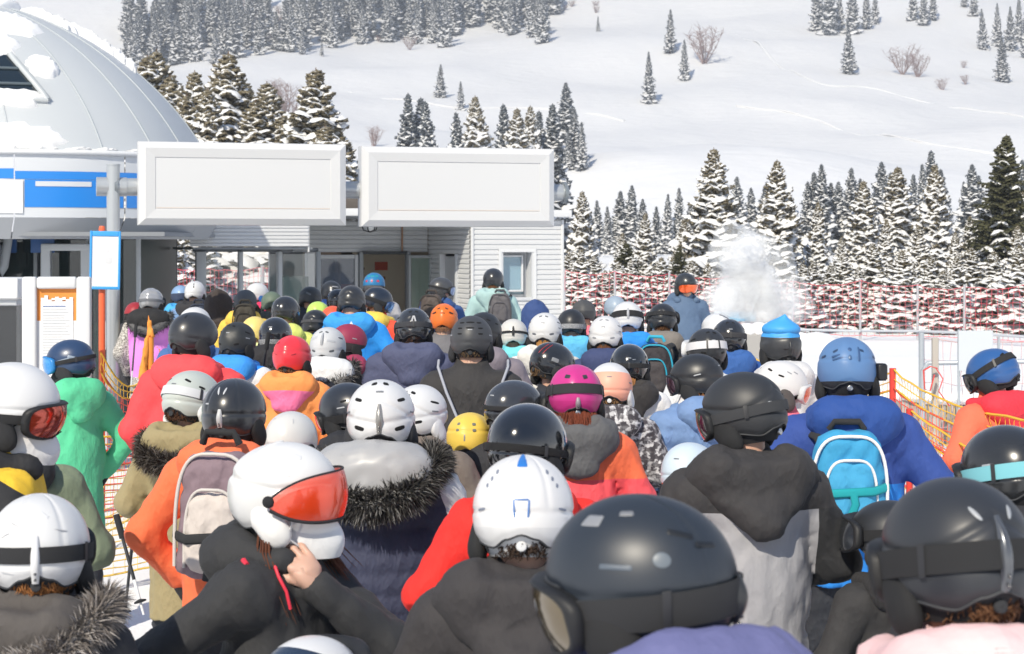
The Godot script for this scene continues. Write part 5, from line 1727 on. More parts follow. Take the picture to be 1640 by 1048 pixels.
func build_trees() -> void:
	var G := "spruces of the forest high on the left slope"
	var L := "grey-green spruce dusted with snow in the forest at top left"
	# the forest at the top left: rows of trees whose feet run along its lower edge
	var edge := [[215, 118], [300, 106], [345, 98], [420, 92], [485, 86], [560, 74], [625, 70], [700, 74], [735, 60], [800, 52], [850, 64], [880, 66], [895, 18]]
	var n := 0
	for k in 260:
		var px := rng.randf_range(200, 890)
		var ey := 60.0
		for e in range(1, edge.size()):
			if px <= edge[e][0]:
				ey = lerpf(edge[e - 1][1], edge[e][1], inverse_lerp(edge[e - 1][0], edge[e][0], px))
				break
		var py := ey - pow(rng.randf(), 1.3) * 70.0 - rng.randf_range(0, 6)
		if px > 365 and px < 480 and py < 78 and rng.randf() < 0.72:   # a clearing
			continue
		if px > 540 and px < 620 and py < 60 and rng.randf() < 0.5:
			continue
		var p := hit(px, maxf(py, -40.0), 250.0)
		if not p.is_finite():
			continue
		var h := rng.randf_range(60, 92) * -p.z / F
		tree("frost", p, h, L, G, 1.15)
	for e in [[484, 88, 40], [515, 92, 26], [655, 66, 70], [714, 76, 72], [818, 56, 66], [870, 68, 76], [580, 74, 66], [345, 104, 60]]:
		var p := hit(e[0], e[1], 250.0)
		tree("frost", p, e[2] * -p.z / F, L, G)
	# trees standing on the open slope
	for e in [[1040, 166, 82, "lone dark spruce in the middle of the open slope"], [1073, 88, 70, "upper spruce of the pair beside the bare bush on the slope"], [1096, 133, 68, "lower spruce of the pair beside the bare bush on the slope"], [705, 157, 53, "small lone spruce above the right sign, higher of two"], [738, 177, 46, "small lone spruce above the right sign, lower of two"], [958, 52, 26, "tiny spruce alone near the top edge of the slope"], [1360, 119, 74, "spruce standing below the group at the top right"], [1606, 134, 72, "lowest spruce of those at the right edge of the slope"]]:
		var p := hit(e[0], e[1], 150.0)
		tree("frost", p, e[2] * -p.z / F, e[3], "", 1.15)
	for e in [[1310, 52, 80], [1328, 56, 90], [1345, 50, 70], [1365, 54, 80], [1388, 48, 70], [1402, 40, 60], [1462, 36, 60], [1478, 42, 66], [1494, 36, 58], [1575, 82, 66], [1560, 30, 50], [1598, 78, 70], [1618, 84, 72], [1632, 70, 74], [1645, 92, 84], [1545, 14, 40]]:
		var p := hit(e[0], e[1], 250.0)
		tree("frost", p, e[2] * -p.z / F, "frosted spruce in the groups along the top right of the slope", "spruces along the top right of the slope")
	for k in 30:
		var q: Array = [[372, 470, 14, 82], [600, 665, 56, 82], [1495, 1560, 96, 150], [905, 960, 6, 40]][k % 4 if k > 14 else 0]
		var p := hit(rng.randf_range(q[0], q[1]), rng.randf_range(q[2], q[3]), 250.0)
		if p.is_finite():
			tag(bare_bush(p, rng.randf_range(10, 22) * -p.z / F, "low bare scrub poking through the snow of the upper slope"), "", "", "scrub on the upper slope")
	bare_bush(hit(1128, 106, 250.0), 9.5, "reddish bare bush beside the pair of spruces on the slope")
	bare_bush(hit(1446, 120, 250.0), 7.0, "pale bare bush on the upper right of the slope")
	bare_bush(hit(1470, 124, 250.0), 6.0, "smaller pale bare bush next to another on the upper right slope")
	for e in [[455, 205, 70, "reddish bare bush between the snowy spruces on the left"], [475, 215, 50, "low bare bush behind the tall pointed spruce on the left"], [440, 170, 40, "bare bush furthest up among the left spruces"], [598, 238, 34, "thin bare bush showing between the two white signs"]]:
		var p := hit(e[0], e[1])
		bare_bush(p, e[2] * -p.z / F, e[3])
	# behind the signs
	for e in [[652, 148, 150, "frost"], [668, 155, 152, "frost"], [690, 160, 148, "frost"], [738, 178, 140, "frost"], [752, 190, 135, "frost"], [768, 152, 120, "near"], [812, 165, 140, "frost"], [828, 172, 130, "near"], [842, 168, 138, "near"], [866, 176, 150, "frost"], [884, 165, 140, "frost"],]:
		planted(e[0], e[1], e[2], e[3], "snow dusted spruce rising behind the two white signs", "spruces behind the signs")
	for e in [[907, 262, 128], [919, 268, 92], [932, 274, 78], [897, 258, 90], [912, 276, 60]]:
		var p := hit(e[0], e[1], 90.0)
		tree("frost", p, e[2] * -p.z / F, "frosted spruce on the slope just past the right sign", "frosted spruces past the right sign", 1.3)
	# snowy trees close behind the station
	for e in [[250, 78, 62, "near"], [280, 120, 58, "near"], [312, 112, 55, "near"], [335, 140, 50, "near"], [362, 82, 52, "near"], [395, 128, 56, "near"], [422, 150, 52, "near"], [448, 185, 50, "near"], [468, 190, 56, "near"], [500, 108, 47, "near"], [530, 200, 45, "near"], [546, 215, 47, "near"], [228, 88, 60, "near"], [268, 100, 66, "near"], [300, 150, 54, "near"], [345, 118, 64, "near"], [382, 105, 60, "near"], [410, 160, 50, "near"], [432, 130, 62, "near"], [485, 170, 58, "near"], [516, 160, 60, "near"], [240, 330, 42, "near"], [275, 345, 40, "near"], [310, 330, 44, "near"], [258, 300, 46, "near"]]:
		planted(e[0], e[1], e[2], e[3], "snow laden spruce with golden brown needles close behind the lift station", "snow laden spruces behind the lift station", 1.65)
	# right side: far row, then the snowy row by the fence
	for e in [[958, 320], [975, 330], [992, 305], [1010, 296], [1028, 318], [1052, 330], [1068, 310], [1088, 300], [1105, 325], [1182, 282], [1204, 300], [1222, 290], [1292, 290], [1305, 275], [1318, 262], [1332, 292], [1345, 290], [1362, 268], [1375, 285], [1392, 300], [1410, 258], [1424, 275], [1442, 268], [1462, 278], [1480, 262], [1492, 240], [1506, 270], [1545, 290], [1556, 262], [1572, 280], [1624, 250], [1640, 255], [1655, 240], [930, 310], [944, 335]]:
		planted(e[0], e[1], rng.randf_range(95, 135), "frost", "blue-grey frosted spruce in the row behind the fence trees", "frosted spruces in the row behind the fence", 1.25)
	for e in [[932, 305, 55], [992, 372, 52], [1030, 340, 54], [1092, 350, 52], [1140, 236, 50], [1158, 300, 52], [1242, 255, 50], [1262, 300, 54], [1310, 322, 52], [1345, 380, 48], [1384, 288, 54], [1414, 350, 48], [1440, 266, 55], [1472, 360, 49], [1495, 262, 52], [1528, 370, 47], [1556, 345, 52], [1640, 300, 50], [1630, 360, 46], [1220, 400, 47]]:
		planted(e[0], e[1], e[2], "near", "snow laden spruce with golden brown needles behind the pink netting", "snow laden spruces behind the pink netting", 1.25)
	planted(1600, 214, 47, "dark", "tall dark green spruce at the right, tallest of the trees by the fence", "", 1.2)
	planted(1002, 388, 47, "dark", "low dark green spruce behind the netting just right of the white building", "", 1.7)
	planted(1090, 395, 47, "dark", "low dark green spruce behind the man in orange goggles", "", 1.7)
	for k in 34:
		var px := 905.0 + k * 22.5 + rng.randf_range(-9, 9)
		if px > 1150 and px < 1215:
			continue
		planted(px, rng.randf_range(385, 440), rng.randf_range(42.5, 46), "heavy", "small snow buried spruce pressed against the back of the netting", "small spruces against the netting", 1.9)


func planted(px: float, top_py: float, d: float, kind: String, label: String, group := "", fat := 1.15) -> void:
	var t := at(px, top_py, d)
	var y := land(t.x, t.z) - 0.05
	tree(kind, Vector3(t.x, y, t.z), t.y - y, label, group, fat)


# ---------------------------------------------------------------- netting
func net_span(a0: Vector3, a1: Vector3, b0: Vector3, b1: Vector3, nx: int, ny: int, r: float, sag: float, sd: int, thin := 1.0) -> Geo:   # bottom a0..a1, top b0..b1
	var g := Geo.new()
	var wob := folds(sd)
	var pt := func(u: float, v: float) -> Vector3:
		var p := a0.lerp(a1, u).lerp(b0.lerp(b1, u), v)
		p.y -= sag * 4.0 * u * (1.0 - u) * v
		return p + Vector3(wob.get_noise_2d(u * 9.0, v * 3.0), wob.get_noise_2d(u * 7.0 + 50.0, v * 3.0), wob.get_noise_2d(u * 5.0 + 90.0, v * 2.0) * 2.0) * (0.035 if thin == 1.0 else 0.012)
	for k in nx + 1:
		var pts := []
		for q in 7:
			pts.append(pt.call(float(k) / nx, q / 6.0))
		g.tube(pts, r * thin, 3, false)
	for k in ny + 1:
		var pts := []
		var m := maxi(8, nx / 3)
		for q in m + 1:
			pts.append(pt.call(float(q) / m, float(k) / ny))
		g.tube(pts, r * (1.7 if k == 0 or k == ny else 1.0), 3, false)
	return g


func build_fences() -> void:
	var pinks := [cloth("f57f86", 0.0, 0.95), cloth("ee5c6e", 0.0, 0.95)]
	var posts := [[904, 434, 41.5], [985, 436, 41.5], [1072, 440, 41.5], [1165, 444, 41.0], [1270, 452, 40.5], [1378, 451, 40.0], [1470, 458, 40.0], [1545, 460, 39.0], [1650, 455, 37.5]]
	var o := thing("safety_net_fence", "long pink safety net on grey posts before the snowy trees at right", "fence")
	for k in posts.size():
		var t := at(posts[k][0], posts[k][1], posts[k][2])
		var y := land(t.x, t.z)
		var g := Geo.new()
		g.tube([Vector3(t.x, y - 0.2, t.z), Vector3(t.x, t.y + 0.06, t.z)], 0.03, 8)
		put(o, "post", g, shiny("c9ccd0", 0.4, 0, 0.8, 0.3))
		if k > 0:
			var s := at(posts[k - 1][0], posts[k - 1][1], posts[k - 1][2])
			var ys := land(s.x, s.z)
			var n := int((t - s).length() / 0.14)
			put(o, "net", net_span(Vector3(s.x, ys + 0.1, s.z), Vector3(t.x, y + 0.1, t.z), s, t, n, 10, 0.005, 0.08, k), pinks[1 if k == 8 or k == 2 else 0])
			var rail := Geo.new()
			rail.tube([Vector3(s.x, ys + 0.22, s.z + 0.06), Vector3(t.x, y + 0.22, t.z + 0.06)], 0.035, 6)
			put(o, "rail", rail, shiny("c3cad2", 0.5, 0, 0.8))
	o = thing("safety_net_fence", "pink safety net seen between the station glass and the ticket building", "fence")
	posts = [[150, 424, 37.0], [240, 425, 36.5], [281, 430, 36.0], [322, 431, 35.5], [420, 430, 35.0], [525, 430, 34.6]]
	for k in posts.size():
		var t := at(posts[k][0], posts[k][1], posts[k][2])
		var y := land(t.x, t.z)
		var g := Geo.new()
		g.tube([Vector3(t.x, y - 0.2, t.z), Vector3(t.x, t.y + 0.06, t.z)], 0.04, 8)
		put(o, "post", g, shiny("c9ccd0", 0.4, 0, 0.8, 0.3))
		if k > 0:
			var s := at(posts[k - 1][0], posts[k - 1][1], posts[k - 1][2])
			put(o, "net", net_span(Vector3(s.x, land(s.x, s.z) + 0.1, s.z), Vector3(t.x, y + 0.1, t.z), s, t, int((t - s).length() / 0.1), 10, 0.0045, 0.05, k + 20), pinks[k % 2])
	# queue lane netting at the right
	o = thing("lane_net", "red and yellow lane netting on a red pole beside the blue rucksack", "fence")
	queue_net(o, at(1430, 594, 11.5), at(1755, 668, 7.2), 0.12, 40)
	pole(o, at(1430, 590, 11.5), 0.022, "e8483c")
	o = thing("lane_net", "short lane netting running left behind the person with the blue rucksack", "fence")
	queue_net(o, at(1190, 560, 15.5), at(1428, 598, 11.6), 0.18, 41)
	o = thing("lane_net", "yellow lane netting on the lower red pole at right", "fence")
	queue_net(o, at(1457, 658, 10.3), at(1760, 750, 6.6), 0.1, 42)
	pole(o, at(1457, 655, 10.3), 0.02, "e8483c")
	# left lane
	o = thing("lane_net", "orange and yellow lane netting around the orange pole at left", "fence")
	queue_net(o, at(160, 565, 12.2), at(245, 585, 13.8), 0.2, 43)
	o = thing("lane_net", "orange netting gathered over a pole top beside the pink vest", "fence")
	pole(o, at(240, 540, 13.9), 0.03, "f59a3c")
	var dg := Field.new()
	dg.noise = folds(8)
	dg.amp = 0.02
	dg.nscale = Vector3(14, 6, 14)
	var dt := at(240, 538, 13.9)
	dg.bone(dt + Vector3(0, 0.16, 0), dt + Vector3(-0.05, -0.32, 0.05), 0.016, 0.045, 0.03)
	dg.bone(dt + Vector3(0, 0.12, 0), dt + Vector3(0.14, -0.3, 0.08), 0.014, 0.022, 0.05)
	put(o, "net_bundle", dg.net(0.02), cloth("f9a045", 0.4))
	o = thing("lane_net", "red and yellow netting low on the snow behind the green jacket", "fence")
	queue_net(o, at(120, 700, 10.6), at(330, 690, 11.4), 0.02, 44)
	pole(o, at(330, 690, 11.4), 0.02, "e8483c")


func pole(o: Node3D, t: Vector3, r: float, hex: String) -> void:
	var g := Geo.new()
	g.tube([Vector3(t.x, land(t.x, t.z) - 0.2, t.z), t], r, 10)
	put(o, "pole", g, shiny(hex, 0.5))


func queue_net(o: Node3D, b0: Vector3, b1: Vector3, sag: float, sd: int) -> void:
	var ln := Vector2(b1.x - b0.x, b1.z - b0.z).length()
	var nx := int(ln / 0.09)
	var bands := [[0.0, 0.42, "fbd468"], [0.42, 0.9, "f4604c"], [0.9, 1.0, "fbc43c"]]
	var a0 := Vector3(b0.x, land(b0.x, b0.z) + 0.12, b0.z)
	var a1 := Vector3(b1.x, land(b1.x, b1.z) + 0.12, b1.z)
	for q in bands:
		var g := net_span(a0.lerp(b0, q[0]) , a1.lerp(b1, q[0]), a0.lerp(b0, q[1]), a1.lerp(b1, q[1]), nx, maxi(2, int((q[1] - q[0]) * 22)), 0.0046, 0.0, sd, 0.4)
		for k in g.v.size():   # the whole net sags together
			var p := g.v[k]
			var u := clampf(Vector2(p.x - b0.x, p.z - b0.z).length() / ln, 0, 1)
			var v := clampf((p.y - lerpf(a0.y, a1.y, u)) / maxf(0.1, lerpf(b0.y, b1.y, u) - lerpf(a0.y, a1.y, u)), 0, 1)
			g.v[k].y -= sag * 4.0 * u * (1.0 - u) * v
		g.smooth()
		put(o, "net", g, cloth(q[2], 0.0, 0.95))


# ---------------------------------------------------------------- buildings
func slab(o: Node, called: String, c: Vector3, size: Vector3, m: Material, bev := 0.0, b := Basis.IDENTITY) -> MeshInstance3D:
	var g := Geo.new()
	g.box(c, size, b, bev)
	return put(o, called, g, m)


func cladding(o: Node, x0: float, x1: float, y0: float, y1: float, z: float, m: Material, ax := 0, pitch := 0.075) -> void:   # corrugated sheet: each board a piece of its own
	var prof := [[0.0, 0.0], [0.15, 0.016], [0.72, 0.016], [0.88, 0.0], [1.0, 0.0]]
	var n := int(round((y1 - y0) / pitch))
	for k in n:
		var g := Geo.new()
		for e in prof.size() - 1:
			var ya: float = lerpf(y0, y1, (k + prof[e][0]) / n)
			var yb: float = lerpf(y0, y1, (k + prof[e + 1][0]) / n)
			var da: float = prof[e][1]
			var db: float = prof[e + 1][1]
			if ax == 0:
				g.face([Vector3(x0, ya, z + da), Vector3(x1, ya, z + da), Vector3(x1, yb, z + db), Vector3(x0, yb, z + db)])
			else:   # facing -x at x = z
				g.face([Vector3(z - da, ya, x0), Vector3(z - da, ya, x1), Vector3(z - db, yb, x1), Vector3(z - db, yb, x0)])
		put(o, "cladding_board", g, m)


func framed_pane(o: Node, c: Vector3, w: float, h: float, fr: float, m: Material, glass: Material, called := "window") -> void:
	var g := Geo.new()
	for s in [-1.0, 1.0]:
		g.box(c + Vector3(s * (w - fr) * 0.5, 0, 0), Vector3(fr, h, 0.07), Basis.IDENTITY, 0.006)
		g.box(c + Vector3(0, s * (h - fr) * 0.5, 0), Vector3(w - 2 * fr - 0.004, fr, 0.066), Basis.IDENTITY, 0.006)
	var f := put(o, called, g, m)
	slab(f, "pane", c, Vector3(w - 2 * fr, h - 2 * fr, 0.012), glass)


func build_ticket_house() -> void:
	# local axes: x along the front, z out of it, turned a little so that its right end lies further back
	var turn := Basis(Vector3.UP, deg_to_rad(-20.0))
	var org := at(757, 395, 26.2)
	org.y = 0.0
	var o := thing("ticket_house", "low white corrugated ticket building with a recessed glazed entrance", "building", Transform3D(turn.inverse(), org))
	var whitewall := shiny("eceef0", 0.5, 0, 0.7)
	var grey := shiny("c9ccd0", 0.45, 0, 0.75)
	var dark := matte("303438", 0.8, 0.6)
	var H := 2.56
	# right block
	cladding(o, 0.0, 1.42, 0.02, 1.34, 0.0, whitewall)
	cladding(o, 0.0, 0.44, 1.34, 2.10, 0.0, whitewall)
	cladding(o, 0.98, 1.42, 1.34, 2.10, 0.0, whitewall)
	cladding(o, 0.0, 1.42, 2.10, H, 0.0, whitewall)
	slab(o, "corner_trim", Vector3(-0.012, H / 2, 0.01), Vector3(0.045, H, 0.05), whitewall, 0.008)
	slab(o, "corner_trim", Vector3(1.44, H / 2, 0.01), Vector3(0.045, H, 0.05), whitewall, 0.008)
	slab(o, "wall", Vector3(1.42, H / 2, -2.0), Vector3(0.05, H, 3.9), whitewall)
	slab(o, "wall", Vector3(-0.4, H / 2, -3.95), Vector3(3.7, H, 0.08), grey)
	# deep set window with its tilted casement
	var rv := Geo.new()
	rv.box(Vector3(0.46, 1.72, -0.15), Vector3(0.04, 0.76, 0.34))
	rv.box(Vector3(0.96, 1.72, -0.15), Vector3(0.04, 0.76, 0.34))
	rv.box(Vector3(0.71, 1.36, -0.14), Vector3(0.46, 0.04, 0.36))
	rv.box(Vector3(0.71, 2.08, -0.15), Vector3(0.46, 0.04, 0.34))
	put(o, "window_reveal", rv, shiny("d9dcdf", 0.5))
	framed_pane(o, Vector3(0.71, 1.72, -0.24), 0.46, 0.68, 0.04, shiny("dfe1e4", 0.4), pane(0.5, "8fb0c0"))
	framed_pane(o, Vector3(0.68, 1.74, -0.16), 0.36, 0.56, 0.03, shiny("e3e5e8", 0.4), pane(0.4, "9cc0d2"), "casement")
	slab(o, "blind", Vector3(0.71, 1.72, -0.32), Vector3(0.5, 0.75, 0.02), matte("a9c3cf", 0.7))
	var ft := Geo.new()
	for q in [[0.0, 0.37, 0.60, 0.045], [0.0, -0.37, 0.60, 0.045]]:
		ft.box(Vector3(0.71, 1.72 + q[1], 0.022), Vector3(q[2], q[3], 0.02))
	for s in [-1.0, 1.0]:
		ft.box(Vector3(0.71 + s * 0.28, 1.72, 0.021), Vector3(0.045, 0.695, 0.02))
	put(o, "window_trim", ft, shiny("e6e8ea", 0.4))
	# left side of that block, seen in the recess, with a door in it
	var zb := -2.1
	cladding(o, zb, -1.42, 0.02, H, -0.035, whitewall, 1)
	cladding(o, -0.58, 0.0, 0.02, H, -0.035, whitewall, 1)
	cladding(o, -1.42, -0.58, 2.04, H, -0.035, whitewall, 1)
	slab(o, "door", Vector3(0.03, 1.0, -1.0), Vector3(0.05, 2.0, 0.74), shiny("c3c6c9", 0.5), 0.01)
	slab(o, "door_frame", Vector3(-0.03, 1.02, -1.39), Vector3(0.1, 2.04, 0.06), shiny("e3e5e7", 0.5), 0.008)
	slab(o, "door_frame", Vector3(-0.03, 1.02, -0.61), Vector3(0.1, 2.04, 0.06), shiny("c3c7cb", 0.5), 0.008)
	slab(o, "door_handle", Vector3(-0.02, 1.0, -1.28), Vector3(0.03, 0.03, 0.12), shiny("9a9da0", 0.3, 0, 0.8, 0.7), 0.008)
	# back wall of the recess
	var back := shiny("d3d6d9", 0.5, 0, 0.8)
	cladding(o, -2.62, -0.06, 2.06, H, zb, back)
	var pipe := Geo.new()
	pipe.tube([Vector3(-0.5, 2.54, zb + 0.06), Vector3(-0.5, 2.06, zb + 0.06)], 0.015, 6)
	put(o, "cable_pipe", pipe, shiny("b48a6a", 0.5))
	# open doorway with the office behind it
	for x in [-1.18, -0.40]:
		slab(o, "door_frame", Vector3(x, 1.03, zb + 0.04), Vector3(0.07, 2.06, 0.12), shiny("8f959a", 0.4), 0.008)
	slab(o, "lintel", Vector3(-0.79, 2.05, zb + 0.05), Vector3(0.72, 0.05, 0.13), dark)
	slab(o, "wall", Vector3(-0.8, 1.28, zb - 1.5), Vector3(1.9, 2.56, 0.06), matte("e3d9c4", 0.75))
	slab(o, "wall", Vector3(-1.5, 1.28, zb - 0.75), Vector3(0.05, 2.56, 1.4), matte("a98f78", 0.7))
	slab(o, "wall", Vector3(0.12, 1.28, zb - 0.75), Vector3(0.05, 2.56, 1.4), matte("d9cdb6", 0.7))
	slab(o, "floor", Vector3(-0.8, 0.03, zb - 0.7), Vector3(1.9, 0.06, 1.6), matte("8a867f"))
	var posters := [[-1.1, 1.55, 0.34, 0.5, "d9622e"], [-0.62, 1.42, 0.16, 0.26, "d9582c"], [-0.42, 1.82, 0.22, 0.14, "c9502c"], [-1.1, 1.96, 0.36, 0.2, "4a3e36"], [-0.42, 1.08, 0.08, 0.1, "26282c"], [-0.45, 1.62, 0.2, 0.05, "9a6a3a"], [-0.86, 1.78, 0.3, 0.04, "8a6a4a"]]
	for q in posters:
		slab(o, "notice", Vector3(q[0], q[1], zb - 1.455), Vector3(q[2], q[3], 0.02), matte(q[4]))
	for k in 3:
		slab(o, "shelf", Vector3(-1.1, 1.88 + k * 0.07, zb - 1.4), Vector3(0.36, 0.02, 0.12), matte("5a4a3a"))
	framed_pane(o, Vector3(-0.22, 1.02, zb + 0.12), 0.40, 1.98, 0.045, shiny("a9aeb2", 0.4), pane(0.3, "8aa79c"), "glass_door")
	# tall window left of the doorway, white pillar
	slab(o, "pillar", Vector3(-2.02, 1.03, zb + 0.12), Vector3(0.13, 2.06, 0.16), shiny("eceef0", 0.5), 0.01)
	framed_pane(o, Vector3(-1.58, 1.02, zb + 0.03), 0.72, 2.0, 0.06, shiny("c9cdd1", 0.4), pane(0.5, "6a7484"))
	slab(o, "wall", Vector3(-1.6, 0.5, zb - 0.3), Vector3(0.8, 1.0, 0.05), matte("8d8896"))
	slab(o, "wall", Vector3(-1.6, 1.75, zb - 0.3), Vector3(0.8, 0.4, 0.05), matte("3a4252"))
	# glazed shelter at the left
	for k in 4:
		slab(o, "post", Vector3(-3.98 + k * 0.58, 1.04, -0.55), Vector3(0.07 if k else 0.15, 2.08, 0.1), shiny("c3c8cc" if k != 3 else "8c9296", 0.4, 0, 0.85, 0.2), 0.01)
	for k in 3:
		slab(o, "pane", Vector3(-3.67 + k * 0.58, 1.04, -0.57), Vector3(0.5, 2.0, 0.014), pane(0.12, "8a9a94"))
	slab(o, "door_leaf", Vector3(-2.5, 0.85, -0.95), Vector3(0.42, 1.7, 0.03), pane(0.45, "5f7468"))
	slab(o, "beam", Vector3(-3.15, 2.1, -0.62), Vector3(1.85, 0.06, 0.1), shiny("70767b", 0.4), 0.01)
	# canopies
	cladding(o, -4.3, -2.62, 2.15, 2.46, 0.42, whitewall, 0, 0.055)
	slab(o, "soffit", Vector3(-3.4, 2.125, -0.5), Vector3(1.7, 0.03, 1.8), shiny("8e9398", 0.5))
	slab(o, "canopy_roof", Vector3(-3.45, 2.5, -0.6), Vector3(1.72, 0.06, 2.0), grey)
	slab(o, "canopy_cheek", Vector3(-2.61, 2.27, -0.83), Vector3(0.02, 0.4, 2.5), whitewall)
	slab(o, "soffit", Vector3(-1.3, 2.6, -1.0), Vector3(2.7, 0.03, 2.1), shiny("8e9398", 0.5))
	slab(o, "roof", Vector3(-1.3, H + 0.09, -2.0), Vector3(5.6, 0.08, 4.15), shiny("77736f", 0.6), 0.01)
	slab(o, "roof_edge", Vector3(-0.55, H + 0.09, 0.11), Vector3(4.2, 0.11, 0.06), shiny("e9ebed", 0.5), 0.01)
	slab(o, "roof_structure", Vector3(-1.2, H + 0.24, -1.4), Vector3(4.6, 0.2, 2.2), shiny("6d6660", 0.7), 0.02)
	var lamp := Geo.new()
	lamp.lathe([[0.01, -0.12], [0.09, -0.09], [0.115, -0.02], [0.115, 0.0], [0.01, 0.0]], Vector3(-1.35, 2.5, -0.9), Basis.IDENTITY, 14)
	var lm := put(o, "lamp", lamp, shiny("dfe3e6", 0.3))
	var cage := Geo.new()
	for k in 6:
		var an := TAU * k / 6
		cage.tube([Vector3(-1.35 + cos(an) * 0.122, 2.48, -0.9 + sin(an) * 0.122), Vector3(-1.35 + cos(an) * 0.1, 2.40, -0.9 + sin(an) * 0.1), Vector3(-1.35, 2.37, -0.9)], 0.009, 4)
	cage.tube([Vector3(-1.35, 2.47, -0.9), Vector3(-1.35, 2.51, -0.9)], 0.135, 14)
	put(lm, "cage", cage, matte("2c3036"))


func dome_point(phi: float, t: float, off := 0.0) -> Vector3:   # phi round the plan (0 = front), t 0 at the eaves to 1 at the crown
	var R := 4.02 + off
	var low := 1.42
	var a0 := asin((3.27 - low) / 4.02)
	var a := lerpf(a0, PI / 2, t)
	var r := R * cos(a)
	var c := cos(phi)
	var s := sin(phi)
	var e := 3.2   # a rounded square in plan
	var k := pow(pow(absf(c), e) + pow(absf(s), e), -1.0 / e)
	k = lerpf(1.0, k, 0.8 * (1.0 - t * 0.7))
	return Vector3(s * r * minf(k, 1.1), low + R * sin(a), c * r * k * 0.75)


func dome_uv(org: Vector3, px: float, py: float) -> Vector2:   # which place on the dome lies at that spot of the photograph: [degrees, t]
	var best := Vector2.ZERO
	var err := 1e9
	var rg := [-60.0, 80.0, 0.0, 1.0]
	for pass_ in 3:
		var c := best
		for a in 29:
			for b in 29:
				var ph: float = lerpf(rg[0], rg[1], a / 28.0)
				var t: float = lerpf(rg[2], rg[3], b / 28.0)
				var p := org + dome_point(deg_to_rad(ph), clampf(t, 0.0, 1.0))
				var e := pow(CX + F * p.x / -p.z - px, 2) + pow(HY - F * (p.y - EYE) / -p.z - py, 2)
				if e < err:
					err = e
					c = Vector2(ph, clampf(t, 0.0, 1.0))
		best = c
		var k := 8.0 if pass_ == 0 else 1.0
		rg = [c.x - k, c.x + k, c.y - k * 0.008, c.y + k * 0.008]
	return best


